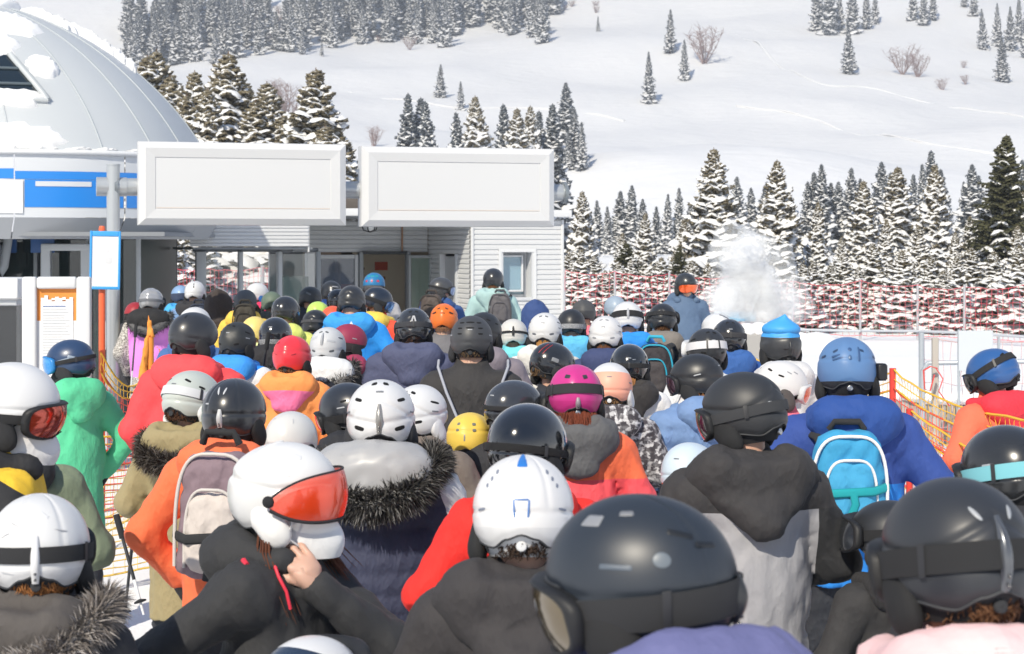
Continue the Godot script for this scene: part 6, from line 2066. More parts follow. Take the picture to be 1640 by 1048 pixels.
func build_station() -> void:
	var org := at(-96, 395, 23.4)
	org.y = 0.0
	var o := thing("lift_station", "domed grey lift station with blue stripes on its fascia at the left", "building", Transform3D(Basis.IDENTITY, org))
	var seams := [-100.0, -70.0, -45.0, -22.0, 0.0, 26.5, 43.5, 56.0, 70.0, 100.0, 140.0]
	var tones := ["cfd5da", "cfd5da", "d2d8dd", "d3d9dd", "d4dade", "d5dade", "c3cbd3", "bdc7d1", "bcc6d0", "bcc6d0"]
	for k in seams.size() - 1:
		var g := Geo.new()
		var p0: float = deg_to_rad(seams[k] + 0.12)
		var p1: float = deg_to_rad(seams[k + 1] - 0.12)
		g.grid(10, 26, func(u: float, v: float) -> Vector3: return dome_point(lerpf(p0, p1, u), v * 0.995))
		put(o, "roof_panel", g, shiny("d0d6db", 0.45, 0, 0.72))
		var sm := Geo.new()
		var pts := []
		for q in 27:
			pts.append(dome_point(p1, q / 26.0 * 0.99, 0.004))
		sm.tube(pts, 0.011, 5, false)
		put(o, "seam", sm, shiny("c4ccd2", 0.5, 0, 0.74))
	# window in the roof, with a raised frame
	var w_tr := dome_uv(org, 14, 90)
	var w_br := dome_uv(org, 75, 163)
	var wp := func(u: float, v: float, off: float) -> Vector3:
		return dome_point(deg_to_rad(lerpf(-40.0, lerpf(w_br.x, w_tr.x, v), u)), lerpf(w_br.y, w_tr.y, v), off)
	var wg := Geo.new()
	wg.grid(14, 10, func(u: float, v: float) -> Vector3: return wp.call(u, v, 0.02))
	put(o, "roof_window", wg, shiny("1c2a33", 0.08, 0.6, 0.8, 0.2))
	for k in 2:
		var bar := Geo.new()
		var pts := []
		for q in 12:
			pts.append(wp.call(q / 11.0, 0.32 + k * 0.34, 0.03))
		bar.tube(pts, 0.022, 6)
		put(o, "glazing_bar", bar, shiny("55626a", 0.4))
	var fr := Geo.new()
	var fp := []
	for q in 9:
		fp.append(wp.call(1.0, q / 8.0, 0.03))
	fr.tube(fp, 0.05, 4)
	fp = []
	for q in 12:
		fp.append(wp.call(q / 11.0, 0.0, 0.03))
	fr.tube(fp, 0.045, 4)
	put(o, "window_frame", fr, shiny("c4cace", 0.4))
	# fascia, its stripes and the soffit
	var fz := 2.96
	var y1 := 3.27
	var y0 := 2.50
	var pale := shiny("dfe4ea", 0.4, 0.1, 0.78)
	var outline := func(ph: float, drop: float, inset: float) -> Vector3:
		var p := dome_point(ph, 0.0)
		return Vector3(p.x * (1.0 + 0.02 - inset), y1 - drop, p.z * (1.0 + 0.02 - inset))
	var cuts := [-100.0, -62.0, -40.0, -18.0, 26.5, 47.0, 75.0, 120.0]
	for k in cuts.size() - 1:
		var g := Geo.new()
		var p0: float = deg_to_rad(cuts[k] + 0.1)
		var p1: float = deg_to_rad(cuts[k + 1] - 0.1)
		g.grid(10, 2, func(u: float, v: float) -> Vector3: return outline.call(lerpf(p0, p1, u), lerpf(y1 - y0, 0.0, v), 0.0))
		put(o, "fascia_panel", g, pale)
		var sf := Geo.new()
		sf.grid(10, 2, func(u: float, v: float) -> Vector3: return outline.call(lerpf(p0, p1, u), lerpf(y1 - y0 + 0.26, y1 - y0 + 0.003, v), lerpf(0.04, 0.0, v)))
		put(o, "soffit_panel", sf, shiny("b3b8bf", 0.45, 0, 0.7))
	var edge := Geo.new()
	var ep := []
	for q in 61:
		ep.append(outline.call(deg_to_rad(lerpf(-100, 120, q / 60.0)), -0.01, -0.006))
	edge.tube(ep, 0.035, 6)
	put(o, "roof_edge", edge, shiny("e9ecef", 0.5))
	var blue := shiny("1f86e0", 0.35, 0.2, 0.9)
	var stripe := func(a: float, b: float, ya: float, yb: float, off: float) -> Geo:
		var g := Geo.new()
		g.grid(12, 1, func(u: float, v: float) -> Vector3: return outline.call(deg_to_rad(lerpf(a, b, u)), y1 - lerpf(ya, yb, v), -off))
		return g
	put(o, "stripe", stripe.call(-95.0, 26.4, 2.96, 3.08, 0.002), blue)
	put(o, "stripe", stripe.call(26.6, 70.0, 2.955, 3.05, 0.002), blue)
	put(o, "stripe", stripe.call(28.2, 46.6, 2.62, 2.95, 0.002), blue)
	put(o, "stripe", stripe.call(47.3, 70.0, 2.62, 2.95, 0.002), blue)
	put(o, "stripe_gap", stripe.call(30.0, 40.0, 2.87, 2.93, 0.004), pale)
	put(o, "display_panel", stripe.call(-60.0, 27.9, 2.545, 2.945, 0.006), shiny("e6e9ec", 0.22, 0.5, 0.8))
	slab(o, "ceiling", Vector3(0, 2.3, -0.2), Vector3(7.0, 0.05, 5.4), shiny("8b9096", 0.6))
	# inside and below: glazing, posts, machinery
	slab(o, "floor", Vector3(-0.5, 0.02, -0.6), Vector3(6.1, 0.04, 5.6), matte("8a8e92"))
	slab(o, "wall", Vector3(-0.5, 1.2, -3.2), Vector3(6.1, 2.3, 0.1), matte("3d4349", 0.7))
	var frame_m := shiny("cfd4d8", 0.4)
	for k in 7:
		framed_pane(o, Vector3(-1.4 + k * 0.66, 1.2, 0.9), 0.62, 2.2, 0.03 if k % 2 else 0.05, shiny("9aa1a6", 0.4) if k < 5 else frame_m, pane(0.55, "1c2c2c"))
	framed_pane(o, Vector3(2.42, 1.15, 1.3), 0.22, 2.3, 0.03, frame_m, pane(0.6, "16302b"), "glass_door")
	slab(o, "wall", Vector3(2.55, 1.15, -0.9), Vector3(0.05, 2.3, 4.3), matte("1f3530", 0.8, 0.4))
	slab(o, "door_frame", Vector3(1.78, 1.12, 1.35), Vector3(0.12, 2.1, 0.1), frame_m, 0.01)
	slab(o, "door_frame", Vector3(2.28, 1.12, 1.35), Vector3(0.12, 2.1, 0.1), frame_m, 0.01)
	slab(o, "door_frame", Vector3(2.03, 2.14, 1.352), Vector3(0.62, 0.09, 0.1), frame_m, 0.01)
	slab(o, "column", Vector3(1.15, 1.15, 0.6), Vector3(0.22, 2.3, 0.22), matte("6f757a"), 0.02)
	for k in 2:
		slab(o, "hanging_sign", Vector3(1.32 + k * 0.4, 2.16, 1.3), Vector3(0.3 if k else 0.14, 0.18, 0.05), shiny("245a9a", 0.4), 0.01)
	var mc := Geo.new()
	mc.box(Vector3(0.55, 2.0, 1.55), Vector3(1.3, 0.42, 0.6), Basis(Vector3.BACK, 0.0), 0.05)
	mc.box(Vector3(0.5, 1.68, 1.5), Vector3(1.1, 0.36, 0.5), Basis(Vector3.BACK, 0.38), 0.05)
	put(o, "drive_cover", mc, shiny("c9ced3", 0.4))
	var cb := Geo.new()
	cb.tube([Vector3(1.2, 2.2, 1.6), Vector3(1.22, 1.9, 1.62), Vector3(1.36, 1.62, 1.66), Vector3(1.42, 1.5, 1.66)], 0.018, 6)
	put(o, "cable", cb, matte("24272a"))
	var arm_ := Geo.new()
	arm_.tube([Vector3(1.34, 2.26, 1.5), Vector3(1.3, 1.9, 1.55), Vector3(1.12, 1.6, 1.6)], 0.06, 8)
	put(o, "support_arm", arm_, shiny("aeb4b9", 0.4))
	# snow lying on the roof
	for q in [[12, 38, 44, 50], [-20, 70, 40, 40], [68, 108, 22, 32], [22, 158, 40, 20], [30, 220, 50, 30], [-20, 222, 50, 26], [20, -6, 60, 12], [70, 8, 22, 40], [96, 20, 20, 44], [122, 32, 20, 46], [148, 46, 18, 44], [172, 60, 16, 40], [194, 76, 13, 34], [212, 92, 8, 22]]:
		var c := dome_uv(org, q[0], q[1])
		snow_patch(o, c.x, c.y, q[2] / F * 21.0, q[3] / F * 21.0)
	for k in 14:
		snow_patch(o, -30.0 + k * 6.0 + rng.randf() * 3.0, 0.005, 0.2, 0.035)


func snow_patch(o: Node3D, deg: float, t: float, w: float, h: float) -> void:
	var ph := deg_to_rad(deg)
	var p := dome_point(ph, t)
	var up := (dome_point(ph, minf(t + 0.02, 1.0)) - dome_point(ph, t - 0.02)).normalized()
	var rt := (dome_point(ph + 0.03, t) - dome_point(ph - 0.03, t)).normalized()
	var nn := rt.cross(up).normalized()
	var g := Geo.new()
	var sd := int(deg * 3.0 + t * 100.0)
	var wob := folds(sd)
	g.grid(32, 8, func(u: float, v: float) -> Vector3:
		var an := u * TAU
		var q := 1.0 - v
		var rr := (1.0 + 0.34 * wob.get_noise_2d(cos(an) * 1.6, sin(an) * 1.6) + 0.1 * wob.get_noise_2d(cos(an) * 5.0, sin(an) * 5.0)) * q
		var lx := cos(an) * rr * w
		var ly := sin(an) * rr * h
		var th := 0.085 * (1.0 - pow(q, 4.0)) * (1.0 + 0.5 * wob.get_noise_2d(lx * 5.0, ly * 5.0))
		return dome_point(ph + lx / maxf(0.4, Vector2(p.x, p.z).length()), clampf(t + ly / 5.2, -0.01, 0.999), th - 0.012 * q), true)
	put(o, "snow_patch", g, snow_mat())


func bevel_sign(c: Vector3, w: float, h: float, turn: float, label: String) -> void:
	var o := thing("blank_sign", label, "sign", Transform3D(Basis(Vector3.UP, turn), c), "blank white signs on the gantry")
	var face_m := shiny("eceef0", 0.4, 0.1, 0.68)
	var b := 0.17
	var dp := 0.06
	var g := Geo.new()
	# outline lying back, a hollow bevelled frame rising to its lip and falling to the panel
	var ring := [[1.0, -0.16], [1.0, 0.0], [0.97, 0.02], [0.6, dp], [0.06, 0.05], [0.0, 0.035]]
	for side in 4:
		var pts := []
		for q in ring:
			var ins: float = b * (1.0 - q[0])
			var hw := w / 2 - ins
			var hh := h / 2 - ins * 0.95
			var cs := [Vector3(-hw, hh, q[1]), Vector3(hw, hh, q[1]), Vector3(hw, -hh, q[1]), Vector3(-hw, -hh, q[1])]
			pts.append([cs[side], cs[(side + 1) % 4]])
		var sg := Geo.new()
		for k in pts.size() - 1:
			sg.face([pts[k][1], pts[k][0], pts[k + 1][0], pts[k + 1][1]])
		put(o, "frame_bevel", sg, face_m)
	slab(o, "panel", Vector3(0, 0, 0.028), Vector3(w - 2 * b + 0.01, h - 1.9 * b + 0.01, 0.03), shiny("eceef0", 0.3, 0.2, 0.7))
	slab(o, "back", Vector3(0, 0, -0.14), Vector3(w - 0.02, h - 0.02, 0.03), shiny("b9bec4", 0.5))
	slab(o, "edge_line", Vector3(0, -(h / 2 - b * 0.95) + 0.006, 0.046), Vector3(w - 2 * b, 0.003, 0.004), shiny("f3d9c2", 0.5))


func build_signs() -> void:
	var galv := shiny("c3c8cc", 0.35, 0, 0.8, 0.45)
	var o := thing("sign_gantry", "galvanised steel post with a thick horizontal tube that carries the white signs", "gantry")
	var pt := at(181, 265, 17.0)
	var g := Geo.new()
	g.tube([Vector3(pt.x, -0.1, pt.z), Vector3(pt.x, pt.y, pt.z)], 0.064, 16)
	g.tube([Vector3(pt.x, pt.y, pt.z), Vector3(pt.x, pt.y + 0.012, pt.z)], 0.068, 16)
	put(o, "post", g, galv)
	g = Geo.new()
	var a := at(154, 299, 17.0)
	var b := at(908, 309, 18.3)
	g.tube([a, a.lerp(b, 0.06)], 0.094, 18)
	g.tube([a.lerp(b, 0.06), b], 0.088, 18)
	put(o, "tube", g, galv)
	for w in [0.035, 0.095, 0.545, 0.99]:
		g = Geo.new()
		g.tube([a.lerp(b, w), a.lerp(b, w + 0.007)], 0.115, 18)
		put(o, "collar", g, shiny("8f979d", 0.4, 0, 0.8, 0.4))
	var turn := atan2(b.z - a.z, b.x - a.x)
	var c1 := at(390, 295, 17.15)
	var c2 := at(735, 300, 17.85)
	bevel_sign(c1, 2.03, 0.81, -turn, "left one of the two blank white signs, overlapping the domed station")
	bevel_sign(c2, 2.03, 0.81, -turn, "right one of the two blank white signs, above the entrance of the ticket building")
	# notices at the left
	var n := thing("notice_board", "white framed notice board with an orange poster at the left", "notice board", Transform3D(Basis(Vector3.UP, deg_to_rad(6)), at(91, 545, 13.5)))
	var wf := shiny("e6e8ea", 0.35, 0.1)
	var W := 0.52
	var Hh := 0.98
	for s in [-1.0, 1.0]:
		slab(n, "frame", Vector3(s * (W / 2 - 0.055), 0, 0), Vector3(0.11, Hh, 0.09), wf, 0.015)
		slab(n, "frame", Vector3(0, s * (Hh / 2 - 0.047), 0.002), Vector3(W - 0.22, 0.094, 0.085), wf, 0.015)
	slab(n, "poster", Vector3(0, 0, -0.012), Vector3(W - 0.21, Hh - 0.18, 0.02), matte("f59a4a"))
	slab(n, "blue_corner", Vector3(0, -0.12, -0.001), Vector3(W - 0.22, 0.54, 0.004), matte("e9ebee"))
	slab(n, "paper", Vector3(0.0, -0.04, 0.005), Vector3(0.245, 0.68, 0.004), matte("f3f3f3"))
	var tear := Geo.new()
	for k in 9:
		tear.box(Vector3(-0.108 + k * 0.027, 0.31 + 0.012 * sin(k * 2.3), 0.0055), Vector3(0.027, 0.035 + 0.02 * sin(k * 1.7), 0.0042))
	put(n, "torn_edge", tear, matte("f3f3f3"))
	var lines := Geo.new()
	var r := RandomNumberGenerator.new()
	r.seed = 3
	for k in 20:
		var lw := r.randf_range(0.15, 0.215)
		lines.box(Vector3(-0.108 + lw / 2, 0.235 - k * 0.021, 0.0085), Vector3(lw, 0.0035, 0.002))
	tag(put(n, "print", lines, matte("b9c0c8")), "", "", "", "stuff")
	slab(n, "heading", Vector3(-0.02, 0.262, 0.0085), Vector3(0.17, 0.006, 0.002), matte("4a6fb0"))
	slab(n, "leg", Vector3(-0.18, -1.0, -0.02), Vector3(0.06, 1.1, 0.05), wf)
	slab(n, "leg", Vector3(0.18, -1.0, -0.02), Vector3(0.06, 1.1, 0.05), wf)
	var p := thing("orange_pole", "orange plastic pole standing in front of the grey sign post", "pole")
	var ot := at(163, 362, 14.2)
	g = Geo.new()
	g.tube([Vector3(ot.x, -0.1, ot.z), ot - Vector3(0, 0.02, 0), ot], [0.027, 0.027, 0.02], 12)
	put(p, "shaft", g, shiny("fb7246", 0.45))
	var bd := thing("framed_notice", "small white notice in a bright blue frame fixed to the orange pole", "sign", Transform3D(Basis(Vector3.UP, deg_to_rad(4)) * Basis(Vector3.BACK, deg_to_rad(-1)), at(168, 417, 14.15)))
	var bl := shiny("3fa9f5", 0.4)
	for s in [-1.0, 1.0]:
		slab(bd, "frame", Vector3(s * 0.114, 0, 0), Vector3(0.018, 0.475, 0.02), bl, 0.004)
	slab(bd, "frame", Vector3(0, 0.215, 0.0), Vector3(0.21, 0.042, 0.019), bl, 0.004)
	slab(bd, "frame", Vector3(0, -0.225, 0.0), Vector3(0.21, 0.024, 0.019), bl, 0.004)
	slab(bd, "sheet", Vector3(0, -0.01, -0.004), Vector3(0.212, 0.42, 0.01), shiny("f1f3f6", 0.3))
	slab(bd, "faint_print", Vector3(0.03, 0.0, 0.0025), Vector3(0.05, 0.05, 0.002), matte("e1e4e8"))
	slab(bd, "faint_print", Vector3(-0.02, 0.08, 0.0025), Vector3(0.09, 0.03, 0.002), matte("e6e8ec"))
	# white counter with dark glass below it
	var ct := thing("kiosk_counter", "white counter ledge over dark reflecting glass at the left edge", "counter", Transform3D(Basis.IDENTITY, at(10, 395, 15.5)))
	slab(ct, "ledge", Vector3(-0.35, -0.36 - 0.01, 0), Vector3(1.05, 0.19, 0.5), shiny("eef0f2", 0.4), 0.02)
	slab(ct, "ledge_lip", Vector3(-0.35, -0.49, -0.02), Vector3(1.0, 0.06, 0.44), shiny("c9cdd1", 0.4), 0.01)
	slab(ct, "glass_front", Vector3(-0.35, -1.3, -0.05), Vector3(0.96, 1.6, 0.4), shiny("23262a", 0.06, 0.8))
	slab(ct, "base", Vector3(-0.35, -2.1, -0.05), Vector3(0.98, 0.14, 0.42), matte("55595d"))


func build_yard() -> void:
	var wood := matte("b3ada6", 0.7)
	var p0 := at(1372, 632, 19.9)
	var p1 := at(1700, 650, 18.2)
	var o := thing("plank_wall", "low grey plank retaining wall behind the red lane netting", "wall")
	var n := 22
	for k in n:
		var p := p0.lerp(p1, (k + 0.5) / n)
		var wd := (p1 - p0).length() / n - 0.008
		var hgt := 0.46 + 0.03 * sin(k * 2.7)
		slab(o, "plank", Vector3(p.x, hgt / 2, p.z + 0.1 + 0.006 * sin(k * 1.9)), Vector3(wd, hgt, 0.05), matte(["b3ada6", "a8a29b", "bdb8b2"][k % 3], 0.7), 0.006, Basis(Vector3.UP, -atan2(p1.z - p0.z, p1.x - p0.x)))
	var sg := Geo.new()
	for k in 16:
		sg.blob(p0.lerp(p1, k / 15.0) + Vector3(0, 0.02 - p0.lerp(p1, k / 15.0).y + 0.47, -0.15), Vector3(0.26, 0.09, 0.32), Basis.IDENTITY, 12, 0.15, k)
	put(o, "snow_cap", sg, snow_mat())
	o = thing("concrete_block", "low grey concrete block topped with snow beside the blue peaked helmet", "block", Transform3D(Basis(Vector3.UP, 0.06), at(1196, 395, 24.5) * Vector3(1, 0, 1)))
	slab(o, "block", Vector3(0, 0.47, 0), Vector3(0.75, 0.94, 0.6), matte("b9b7b4", 0.7), 0.03)
	sg = Geo.new()
	for k in 5:
		sg.blob(Vector3(-0.34 + k * 0.17, 0.97, 0.0), Vector3(0.16, 0.11, 0.32), Basis.IDENTITY, 12, 0.12, k)
	put(o, "snow_cap", sg, snow_mat())
	var galv := shiny("c3cbd2", 0.4, 0, 0.8, 0.3)
	o = thing("crowd_barrier", "grey tubular barrier with a blank grey board in the snow at right", "barrier")
	var g := Geo.new()
	var q0 := at(1478, 655, 17.6)
	q0.y = land(q0.x, q0.z)
	var pa := at(1478, 595, 17.6)
	var pb := at(1486, 582, 17.6)
	var pc := at(1690, 578, 17.2)
	g.tube([q0, pa, pb, pb.lerp(pc, 0.04), pc], 0.024, 10)
	put(o, "rail", g, galv)
	slab(o, "board", at(1563, 562, 17.3), Vector3(0.34, 0.40, 0.02), shiny("d3dae1", 0.5), 0.004)
	g = Geo.new()
	for e in [[1536, 528], [1600, 540]]:
		var t := at(e[0], e[1], 17.38)
		g.tube([Vector3(t.x, land(t.x, t.z) - 0.05, t.z), t], 0.014, 6)
	put(o, "upright", g, galv)
	o = thing("grey_stake", "thin grey metal stake, left of the two beside the barrier", "stake")
	var t1 := at(1476, 533, 17.9)
	g = Geo.new()
	g.tube([Vector3(t1.x, land(t1.x, t1.z) - 0.1, t1.z), t1], 0.028, 8)
	put(o, "shaft", g, galv)
	o = thing("wooden_stake", "square weathered stake with a red ribbon beside the barrier", "stake")
	var t2 := at(1498, 541, 17.0)
	slab(o, "shaft", Vector3(t2.x, t2.y / 2, t2.z), Vector3(0.06, t2.y, 0.06), matte("c3bdb4", 0.75), 0.006)
	g = Geo.new()
	var rt := at(1492, 590, 16.9)
	g.tube([rt + Vector3(0.05, 0, 0), rt + Vector3(-0.02, 0.02, 0.04), rt + Vector3(-0.08, -0.02, 0.02), rt + Vector3(-0.07, -0.2, 0.02), rt + Vector3(-0.02, -0.22, 0.03), rt + Vector3(0.02, -0.06, 0.04)], 0.022, 6, true, 0.25)
	g.tube([rt + Vector3(0.04, 0.0, 0.03), rt + Vector3(0.1, -0.1, 0.05), rt + Vector3(0.06, -0.22, 0.05), rt + Vector3(0.16, -0.36, 0.06)], 0.024, 6, true, 0.25)
	put(o, "ribbon", g, shiny("f05a52", 0.5))
	o = thing("wire_net", "thin pale net strung behind the barrier and stakes at right", "fence")
	var b0 := at(1476, 545, 18.0)
	var b1 := at(1700, 545, 17.5)
	put(o, "net", net_span(Vector3(b0.x, land(b0.x, b0.z) + 0.1, b0.z), Vector3(b1.x, land(b1.x, b1.z) + 0.1, b1.z), b0, b1, 14, 5, 0.004, 0.03, 77), cloth("e9c9c9", 0.0))
	var bn := thing("blue_banner", "light blue strip of fabric hanging on the netting right of the man in orange goggles", "banner")
	slab(bn, "cloth_strip", at(1178, 507, 39.5), Vector3(0.95, 0.22, 0.03), cloth("8fd0f5", 0.5), 0.01)
	# powder snow drifting past the netting: soft translucent puffs
	var pw := StandardMaterial3D.new()
	pw.transparency = BaseMaterial3D.TRANSPARENCY_ALPHA
	pw.albedo_color = Color(0.96, 0.97, 0.98, 0.13)
	pw.roughness = 1.0
	pw.metallic_specular = 0.0
	var pg := Geo.new()
	for q in [[1195, 470, 0.75, 0.62, 20], [1160, 485, 0.6, 0.4, 11], [1235, 488, 0.6, 0.42, 11], [1190, 425, 0.5, 0.42, 9], [1222, 440, 0.4, 0.4, 7], [1275, 480, 0.35, 0.3, 4], [1205, 390, 0.3, 0.35, 4]]:
		var c := at(q[0], q[1], 36.6)
		for k in q[4]:
			var e := Vector3(rng.randfn(), rng.randfn(), rng.randfn()) * 0.45
			var rr := rng.randf_range(0.16, 0.42)
			pg.blob(c + e * Vector3(q[2], q[3], 0.5), Vector3(rr * 1.25, rr, rr), Basis(Vector3.BACK, rng.randf() * 3.0), 16, 0.3, k)
	tag(put(self, "powder_snow_cloud", pg, pw), "pale cloud of powder snow drifting past the netting", "", "", "stuff")
	# mound of snow behind it
	var md := Geo.new()
	for k in 7:
		var p := at(1130 + k * 28, 530, 36.0)
		md.blob(Vector3(p.x, land(p.x, p.z) + 0.1, p.z), Vector3(0.6, 0.35 + 0.1 * sin(k * 2.0), 0.5), Basis.IDENTITY, 14, 0.15, k)
	tag(put(self, "snow_bank", md, snow_mat()), "ploughed bank of snow along the foot of the netting", "", "", "structure")


# ---------------------------------------------------------------- bags and poles
func rucksack(c: Vector3, turn: float, size: Vector3, m: Material, pm: Material, piping: Material, label: String, big := true) -> Node3D:
	var o := thing("rucksack", label, "rucksack", Transform3D(Basis(Vector3.UP, deg_to_rad(-turn)), c))
	var h := size * 0.5
	var f := Field.new()
	var k := minf(h.x, h.z)
	f.bone(Vector3(-h.x * 0.45, -h.y * 0.6, 0), Vector3(-h.x * 0.35, h.y * 0.55, -h.z * 0.1), h.x * 0.52, h.x * 0.46, 0.08, Vector3(1, 1, h.x * 0.52 / h.z))
	f.bone(Vector3(h.x * 0.45, -h.y * 0.6, 0), Vector3(h.x * 0.35, h.y * 0.55, -h.z * 0.1), h.x * 0.52, h.x * 0.46, 0.08, Vector3(1, 1, h.x * 0.52 / h.z))
	f.noise = folds(int(c.x * 50.0))
	f.amp = 0.012
	f.nscale = Vector3(9, 7, 9)
	put(o, "bag", f.net(0.011), m)
	var f2 := Field.new()
	f2.bone(Vector3(-h.x * 0.3, -h.y * 0.55, h.z * 0.75), Vector3(-h.x * 0.26, h.y * 0.12, h.z * 0.68), h.x * 0.36, h.x * 0.32, 0.05, Vector3(1, 1, h.x * 0.36 / (h.z * 0.55)))
	f2.bone(Vector3(h.x * 0.3, -h.y * 0.55, h.z * 0.75), Vector3(h.x * 0.26, h.y * 0.12, h.z * 0.68), h.x * 0.36, h.x * 0.32, 0.05, Vector3(1, 1, h.x * 0.36 / (h.z * 0.55)))
	f2.noise = f.noise
	f2.amp = 0.008
	f2.nscale = Vector3(11, 8, 11)
	put(o, "front_pocket", f2.net(0.011), pm)
	var arc := func(w: float, y0: float, y1: float, z: float) -> Array:
		var pts := []
		for q in 25:
			var an := PI * q / 24.0
			var ex := pow(absf(cos(an)), 0.6) * signf(cos(an))
			var ey := pow(sin(an), 0.6)
			pts.append(Vector3(ex * w, lerpf(y0, y1, ey), z * (1.0 - 0.25 * absf(ex))))
		return pts
	var pg := Geo.new()
	pg.tube(arc.call(h.x * 0.9, -h.y * 0.7, h.y * 0.82, h.z * 0.72), 0.007, 6)
	pg.tube(arc.call(h.x * 0.62, -h.y * 0.7, h.y * 0.36, h.z * 1.16), 0.006, 6)
	put(o, "piping", pg, piping)
	var st := Geo.new()
	for s in [-1.0, 1.0]:
		st.tube([Vector3(s * h.x * 0.42, h.y * 0.5, -h.z * 0.7), Vector3(s * h.x * 0.62, h.y * 0.76, -h.z * 1.1), Vector3(s * h.x * 0.74, h.y * 0.8, -h.z * 2.0), Vector3(s * h.x * 0.8, h.y * 0.5, -h.z * 3.4), Vector3(s * h.x * 0.8, -h.y * 0.6, -h.z * 2.2)], 0.024, 8, true, 0.35, Vector3.BACK)
	put(o, "shoulder_strap", st, matte("2c2d30"))
	var hd := Geo.new()
	hd.tube([Vector3(-h.x * 0.42, h.y * 0.92, -h.z * 0.3), Vector3(-h.x * 0.3, h.y * 1.08, -h.z * 0.2), Vector3(h.x * 0.3, h.y * 1.08, -h.z * 0.2), Vector3(h.x * 0.42, h.y * 0.92, -h.z * 0.3)], 0.014, 6)
	put(o, "grab_handle", hd, piping if not big else matte("2a2b2e"))
	if big:
		var sb := Geo.new()
		sb.tube([Vector3(-h.x * 0.95, -h.y * 0.28, h.z * 0.4), Vector3(-h.x * 0.5, -h.y * 0.3, h.z * 1.3), Vector3(h.x * 0.5, -h.y * 0.25, h.z * 1.3), Vector3(h.x * 0.95, -h.y * 0.2, h.z * 0.4)], 0.018, 6, true, 0.3, Vector3.BACK)
		sb.tube([Vector3(0, -h.y * 0.26, h.z * 1.32), Vector3(0.01, -h.y * 0.5, h.z * 1.34), Vector3(-0.01, -h.y * 0.85, h.z * 1.2)], 0.016, 6, true, 0.3, Vector3.BACK)
		put(o, "webbing", sb, matte("2f3033") if piping != cloth("f4f5f6", 0.0) else cloth("21a6b0", 0.0))
	return o


func ski_pole(a: Vector3, b: Vector3, label: String, low := "2e3033") -> void:
	var o := thing("ski_pole", label, "ski pole", Transform3D.IDENTITY, "ski poles in the queue")
	var g := Geo.new()
	g.tube([a, a.lerp(b, 0.55)], 0.0085, 8)
	put(o, "shaft", g, matte("2a2b2e", 0.8, 0.4))
	g = Geo.new()
	g.tube([a.lerp(b, 0.55), b], [0.0085, 0.006], 8)
	put(o, "lower_shaft", g, shiny(low, 0.4))
	g = Geo.new()
	g.tube([a + (a - b).normalized() * 0.12, a], 0.016, 8)
	put(o, "grip", g, matte("26272a"))
	g = Geo.new()
	var up := (a - b).normalized()
	g.lathe([[0.005, 0.0], [0.032, 0.004], [0.03, 0.01], [0.008, 0.018]], b + up * 0.06, Basis(Quaternion(Vector3.UP, up)), 12)
	put(o, "basket", g, matte("303236"))


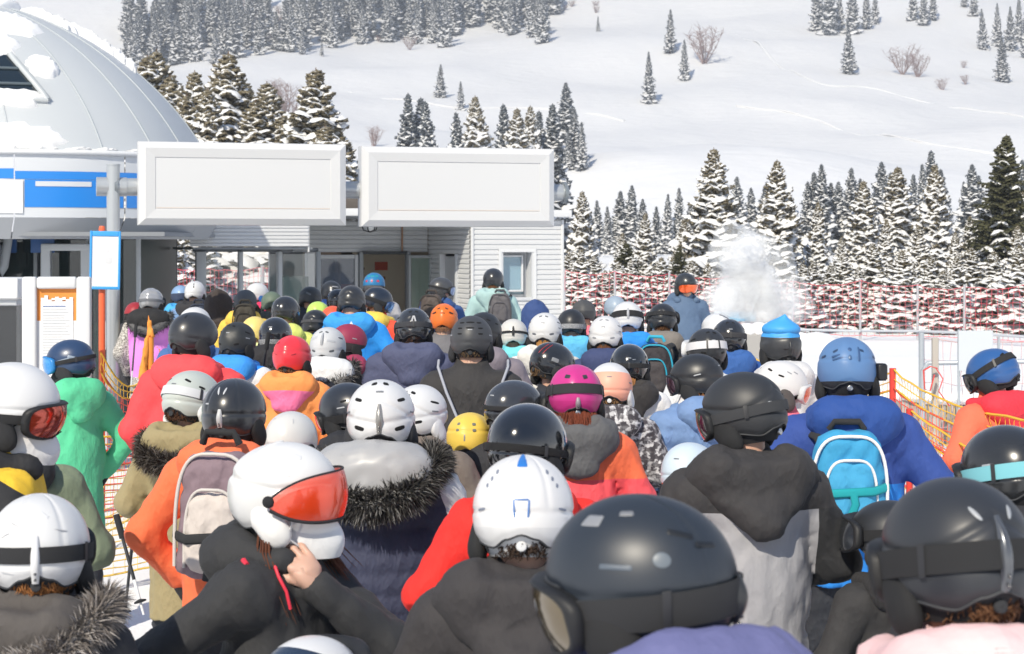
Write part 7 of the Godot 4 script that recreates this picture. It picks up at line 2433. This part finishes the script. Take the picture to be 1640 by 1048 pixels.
func build_gear() -> void:
	var wp := cloth("f4f5f6", 0.0)
	rucksack(at(350, 822, 6.24), 10, Vector3(0.33, 0.53, 0.17), cloth("8d7a84", 0.5), cloth("d6cdc8", 0.5), cloth("d9d3cf", 0.0), "mauve rucksack with a pale grey pocket on the orange jacket")
	rucksack(at(1358, 762, 6.72), 0, Vector3(0.32, 0.38, 0.16), cloth("3f9fd0", 0.5), cloth("48a8d8", 0.5), wp, "sky blue rucksack with white piping on the navy and blue jacket")
	rucksack(at(801, 494, 20.75), 4, Vector3(0.30, 0.40, 0.16), cloth("6a686c", 0.5), cloth("605e62", 0.5), cloth("55545a", 0.0), "grey rucksack on the pale teal jacket in front of the white wall", false)
	rucksack(at(690, 498, 19.5), 16, Vector3(0.30, 0.42, 0.16), cloth("5d5450", 0.5), cloth("544c48", 0.5), cloth("49423f", 0.0), "brown rucksack on the navy hooded man by the door", false)
	rucksack(at(1050, 592, 12.75), 12, Vector3(0.30, 0.44, 0.15), cloth("3d3a3e", 0.5), cloth("4b4749", 0.5), cloth("35b0d0", 0.0), "black rucksack with turquoise piping on the azure jacket", false)
	rucksack(at(318, 512, 19.35), 0, Vector3(0.28, 0.40, 0.14), cloth("3b4458", 0.5), cloth("343c4e", 0.5), cloth("2c3344", 0.0), "dark blue rucksack on the denim blue jacket near the glass", false)
	rucksack(at(392, 512, 17.75), 0, Vector3(0.27, 0.36, 0.13), cloth("46423a", 0.5), cloth("3e3a34", 0.5), cloth("302d28", 0.0), "dark rucksack on the golden yellow jacket", false)
	# grey cords of a gym bag
	var o := thing("cord_bag", "dark drawstring bag on grey cords across the black jacket", "bag", Transform3D(Basis.IDENTITY, at(757, 700, 9.42)))
	var f := Field.new()
	f.bone(Vector3(-0.08, -0.05, 0), Vector3(-0.1, -0.3, 0), 0.08, 0.12, 0.06, Vector3(1, 1, 1.8))
	f.bone(Vector3(0.08, -0.05, 0), Vector3(0.1, -0.3, 0), 0.08, 0.12, 0.06, Vector3(1, 1, 1.8))
	f.noise = folds(3)
	f.amp = 0.01
	f.nscale = Vector3(10, 10, 10)
	put(o, "bag", f.net(0.016), cloth("7a7c80"))
	var g := Geo.new()
	for s in [-1.0, 1.0]:
		g.tube([Vector3(s * 0.06, 0.06, 0.07), Vector3(s * 0.14, 0.24, 0.02), Vector3(s * 0.19, 0.37, -0.08), Vector3(s * 0.19, 0.40, -0.18)], 0.008, 6)
	put(o, "cord", g, cloth("a9adb8", 0.0))
	ski_pole(at(222, 770, 9.0), at(198, 1000, 8.9), "thin dark ski pole upright behind the green jacket")
	ski_pole(at(196, 862, 8.6), at(230, 985, 8.5), "black and white ski pole slanting right behind the green jacket", "f0f1f3")
	ski_pole(at(216, 540, 16.6), at(208, 640, 16.4), "pale ski pole beside the pink vest", "d9dbdf")
	ski_pole(at(426, 560, 11.9), at(405, 700, 11.9), "black ski pole with a red band held up by the black fur jacket", "c8382f")
	var cam := thing("action_camera", "small black action camera on the side of the denim-blue helmet", "camera", Transform3D(Basis(Vector3.UP, 0.2), at(1411, 596, 6.95)))
	slab(cam, "body", Vector3.ZERO, Vector3(0.042, 0.068, 0.05), matte("1e1f22", 0.8, 0.45), 0.008)
	slab(cam, "mount", Vector3(-0.03, 0, 0), Vector3(0.03, 0.03, 0.025), matte("1e1f22", 0.8, 0.5), 0.006)
	var lg := Geo.new()
	lg.tube([Vector3(0, 0.016, -0.03), Vector3(0, 0.016, -0.02)], 0.012, 12)
	put(cam, "lens_ring", lg, matte("303236", 0.8, 0.3))


# ---------------------------------------------------------------- the scene
func _ready() -> void:
	rng.seed = 2024
	land_noise.seed = 11
	land_noise.frequency = 0.012
	land_noise.fractal_octaves = 3
	var cam := Camera3D.new()
	cam.name = "camera"
	cam.projection = Camera3D.PROJECTION_FRUSTUM
	var lens := CameraAttributesPhysical.new()
	lens.frustum_near = 0.1
	lens.frustum_far = 3000.0
	lens.frustum_focal_length = 61.5
	lens.frustum_focus_distance = 8.5
	lens.exposure_aperture = 9.0
	cam.attributes = lens
	cam.near = 0.1
	cam.far = 3000.0
	cam.size = 2.0 * 524.0 / F * 0.1
	cam.frustum_offset = Vector2(0, -(524.0 - HY) / F * 0.1)
	add_child(cam)
	cam.position = Vector3(0, EYE, 0)
	var env := Environment.new()
	env.background_mode = Environment.BG_SKY
	var sky := Sky.new()
	var sm := ProceduralSkyMaterial.new()
	sm.sky_top_color = Color(0.30, 0.40, 0.55)
	sm.sky_horizon_color = Color(0.93, 0.94, 0.94)
	sm.ground_horizon_color = Color(0.90, 0.90, 0.90)
	sm.ground_bottom_color = Color(0.86, 0.86, 0.86)
	sm.sky_curve = 0.15
	sky.sky_material = sm
	env.sky = sky
	env.tonemap_mode = Environment.TONE_MAPPER_LINEAR
	env.tonemap_exposure = 1.36
	env.background_energy_multiplier = 1.4
	env.sdfgi_enabled = true
	env.ssao_enabled = true
	env.ssil_enabled = true
	env.volumetric_fog_enabled = false
	env.fog_enabled = true
	env.fog_mode = Environment.FOG_MODE_EXPONENTIAL
	env.fog_density = 0.0008
	env.fog_light_color = Color(0.91, 0.945, 1.0)
	var we := WorldEnvironment.new()
	we.name = "environment"
	we.environment = env
	add_child(we)
	var sun := DirectionalLight3D.new()
	sun.name = "sun"
	sun.light_energy = 1.25
	sun.light_color = Color(1.0, 0.96, 0.885)
	sun.light_angular_distance = 0.5
	sun.shadow_enabled = true
	sun.rotation_degrees = Vector3(-40, -24, 0)
	add_child(sun)
	var t0 := Time.get_ticks_msec()
	build_land()
	build_station()
	build_ticket_house()
	build_signs()
	build_fences()
	build_yard()
	print("built ", Time.get_ticks_msec() - t0)
	build_trees()
	number_rows()
	print("trees ", Time.get_ticks_msec() - t0)
	build_queue()
	print("queue ", Time.get_ticks_msec() - t0)
	build_gear()
	print("all ", Time.get_ticks_msec() - t0)
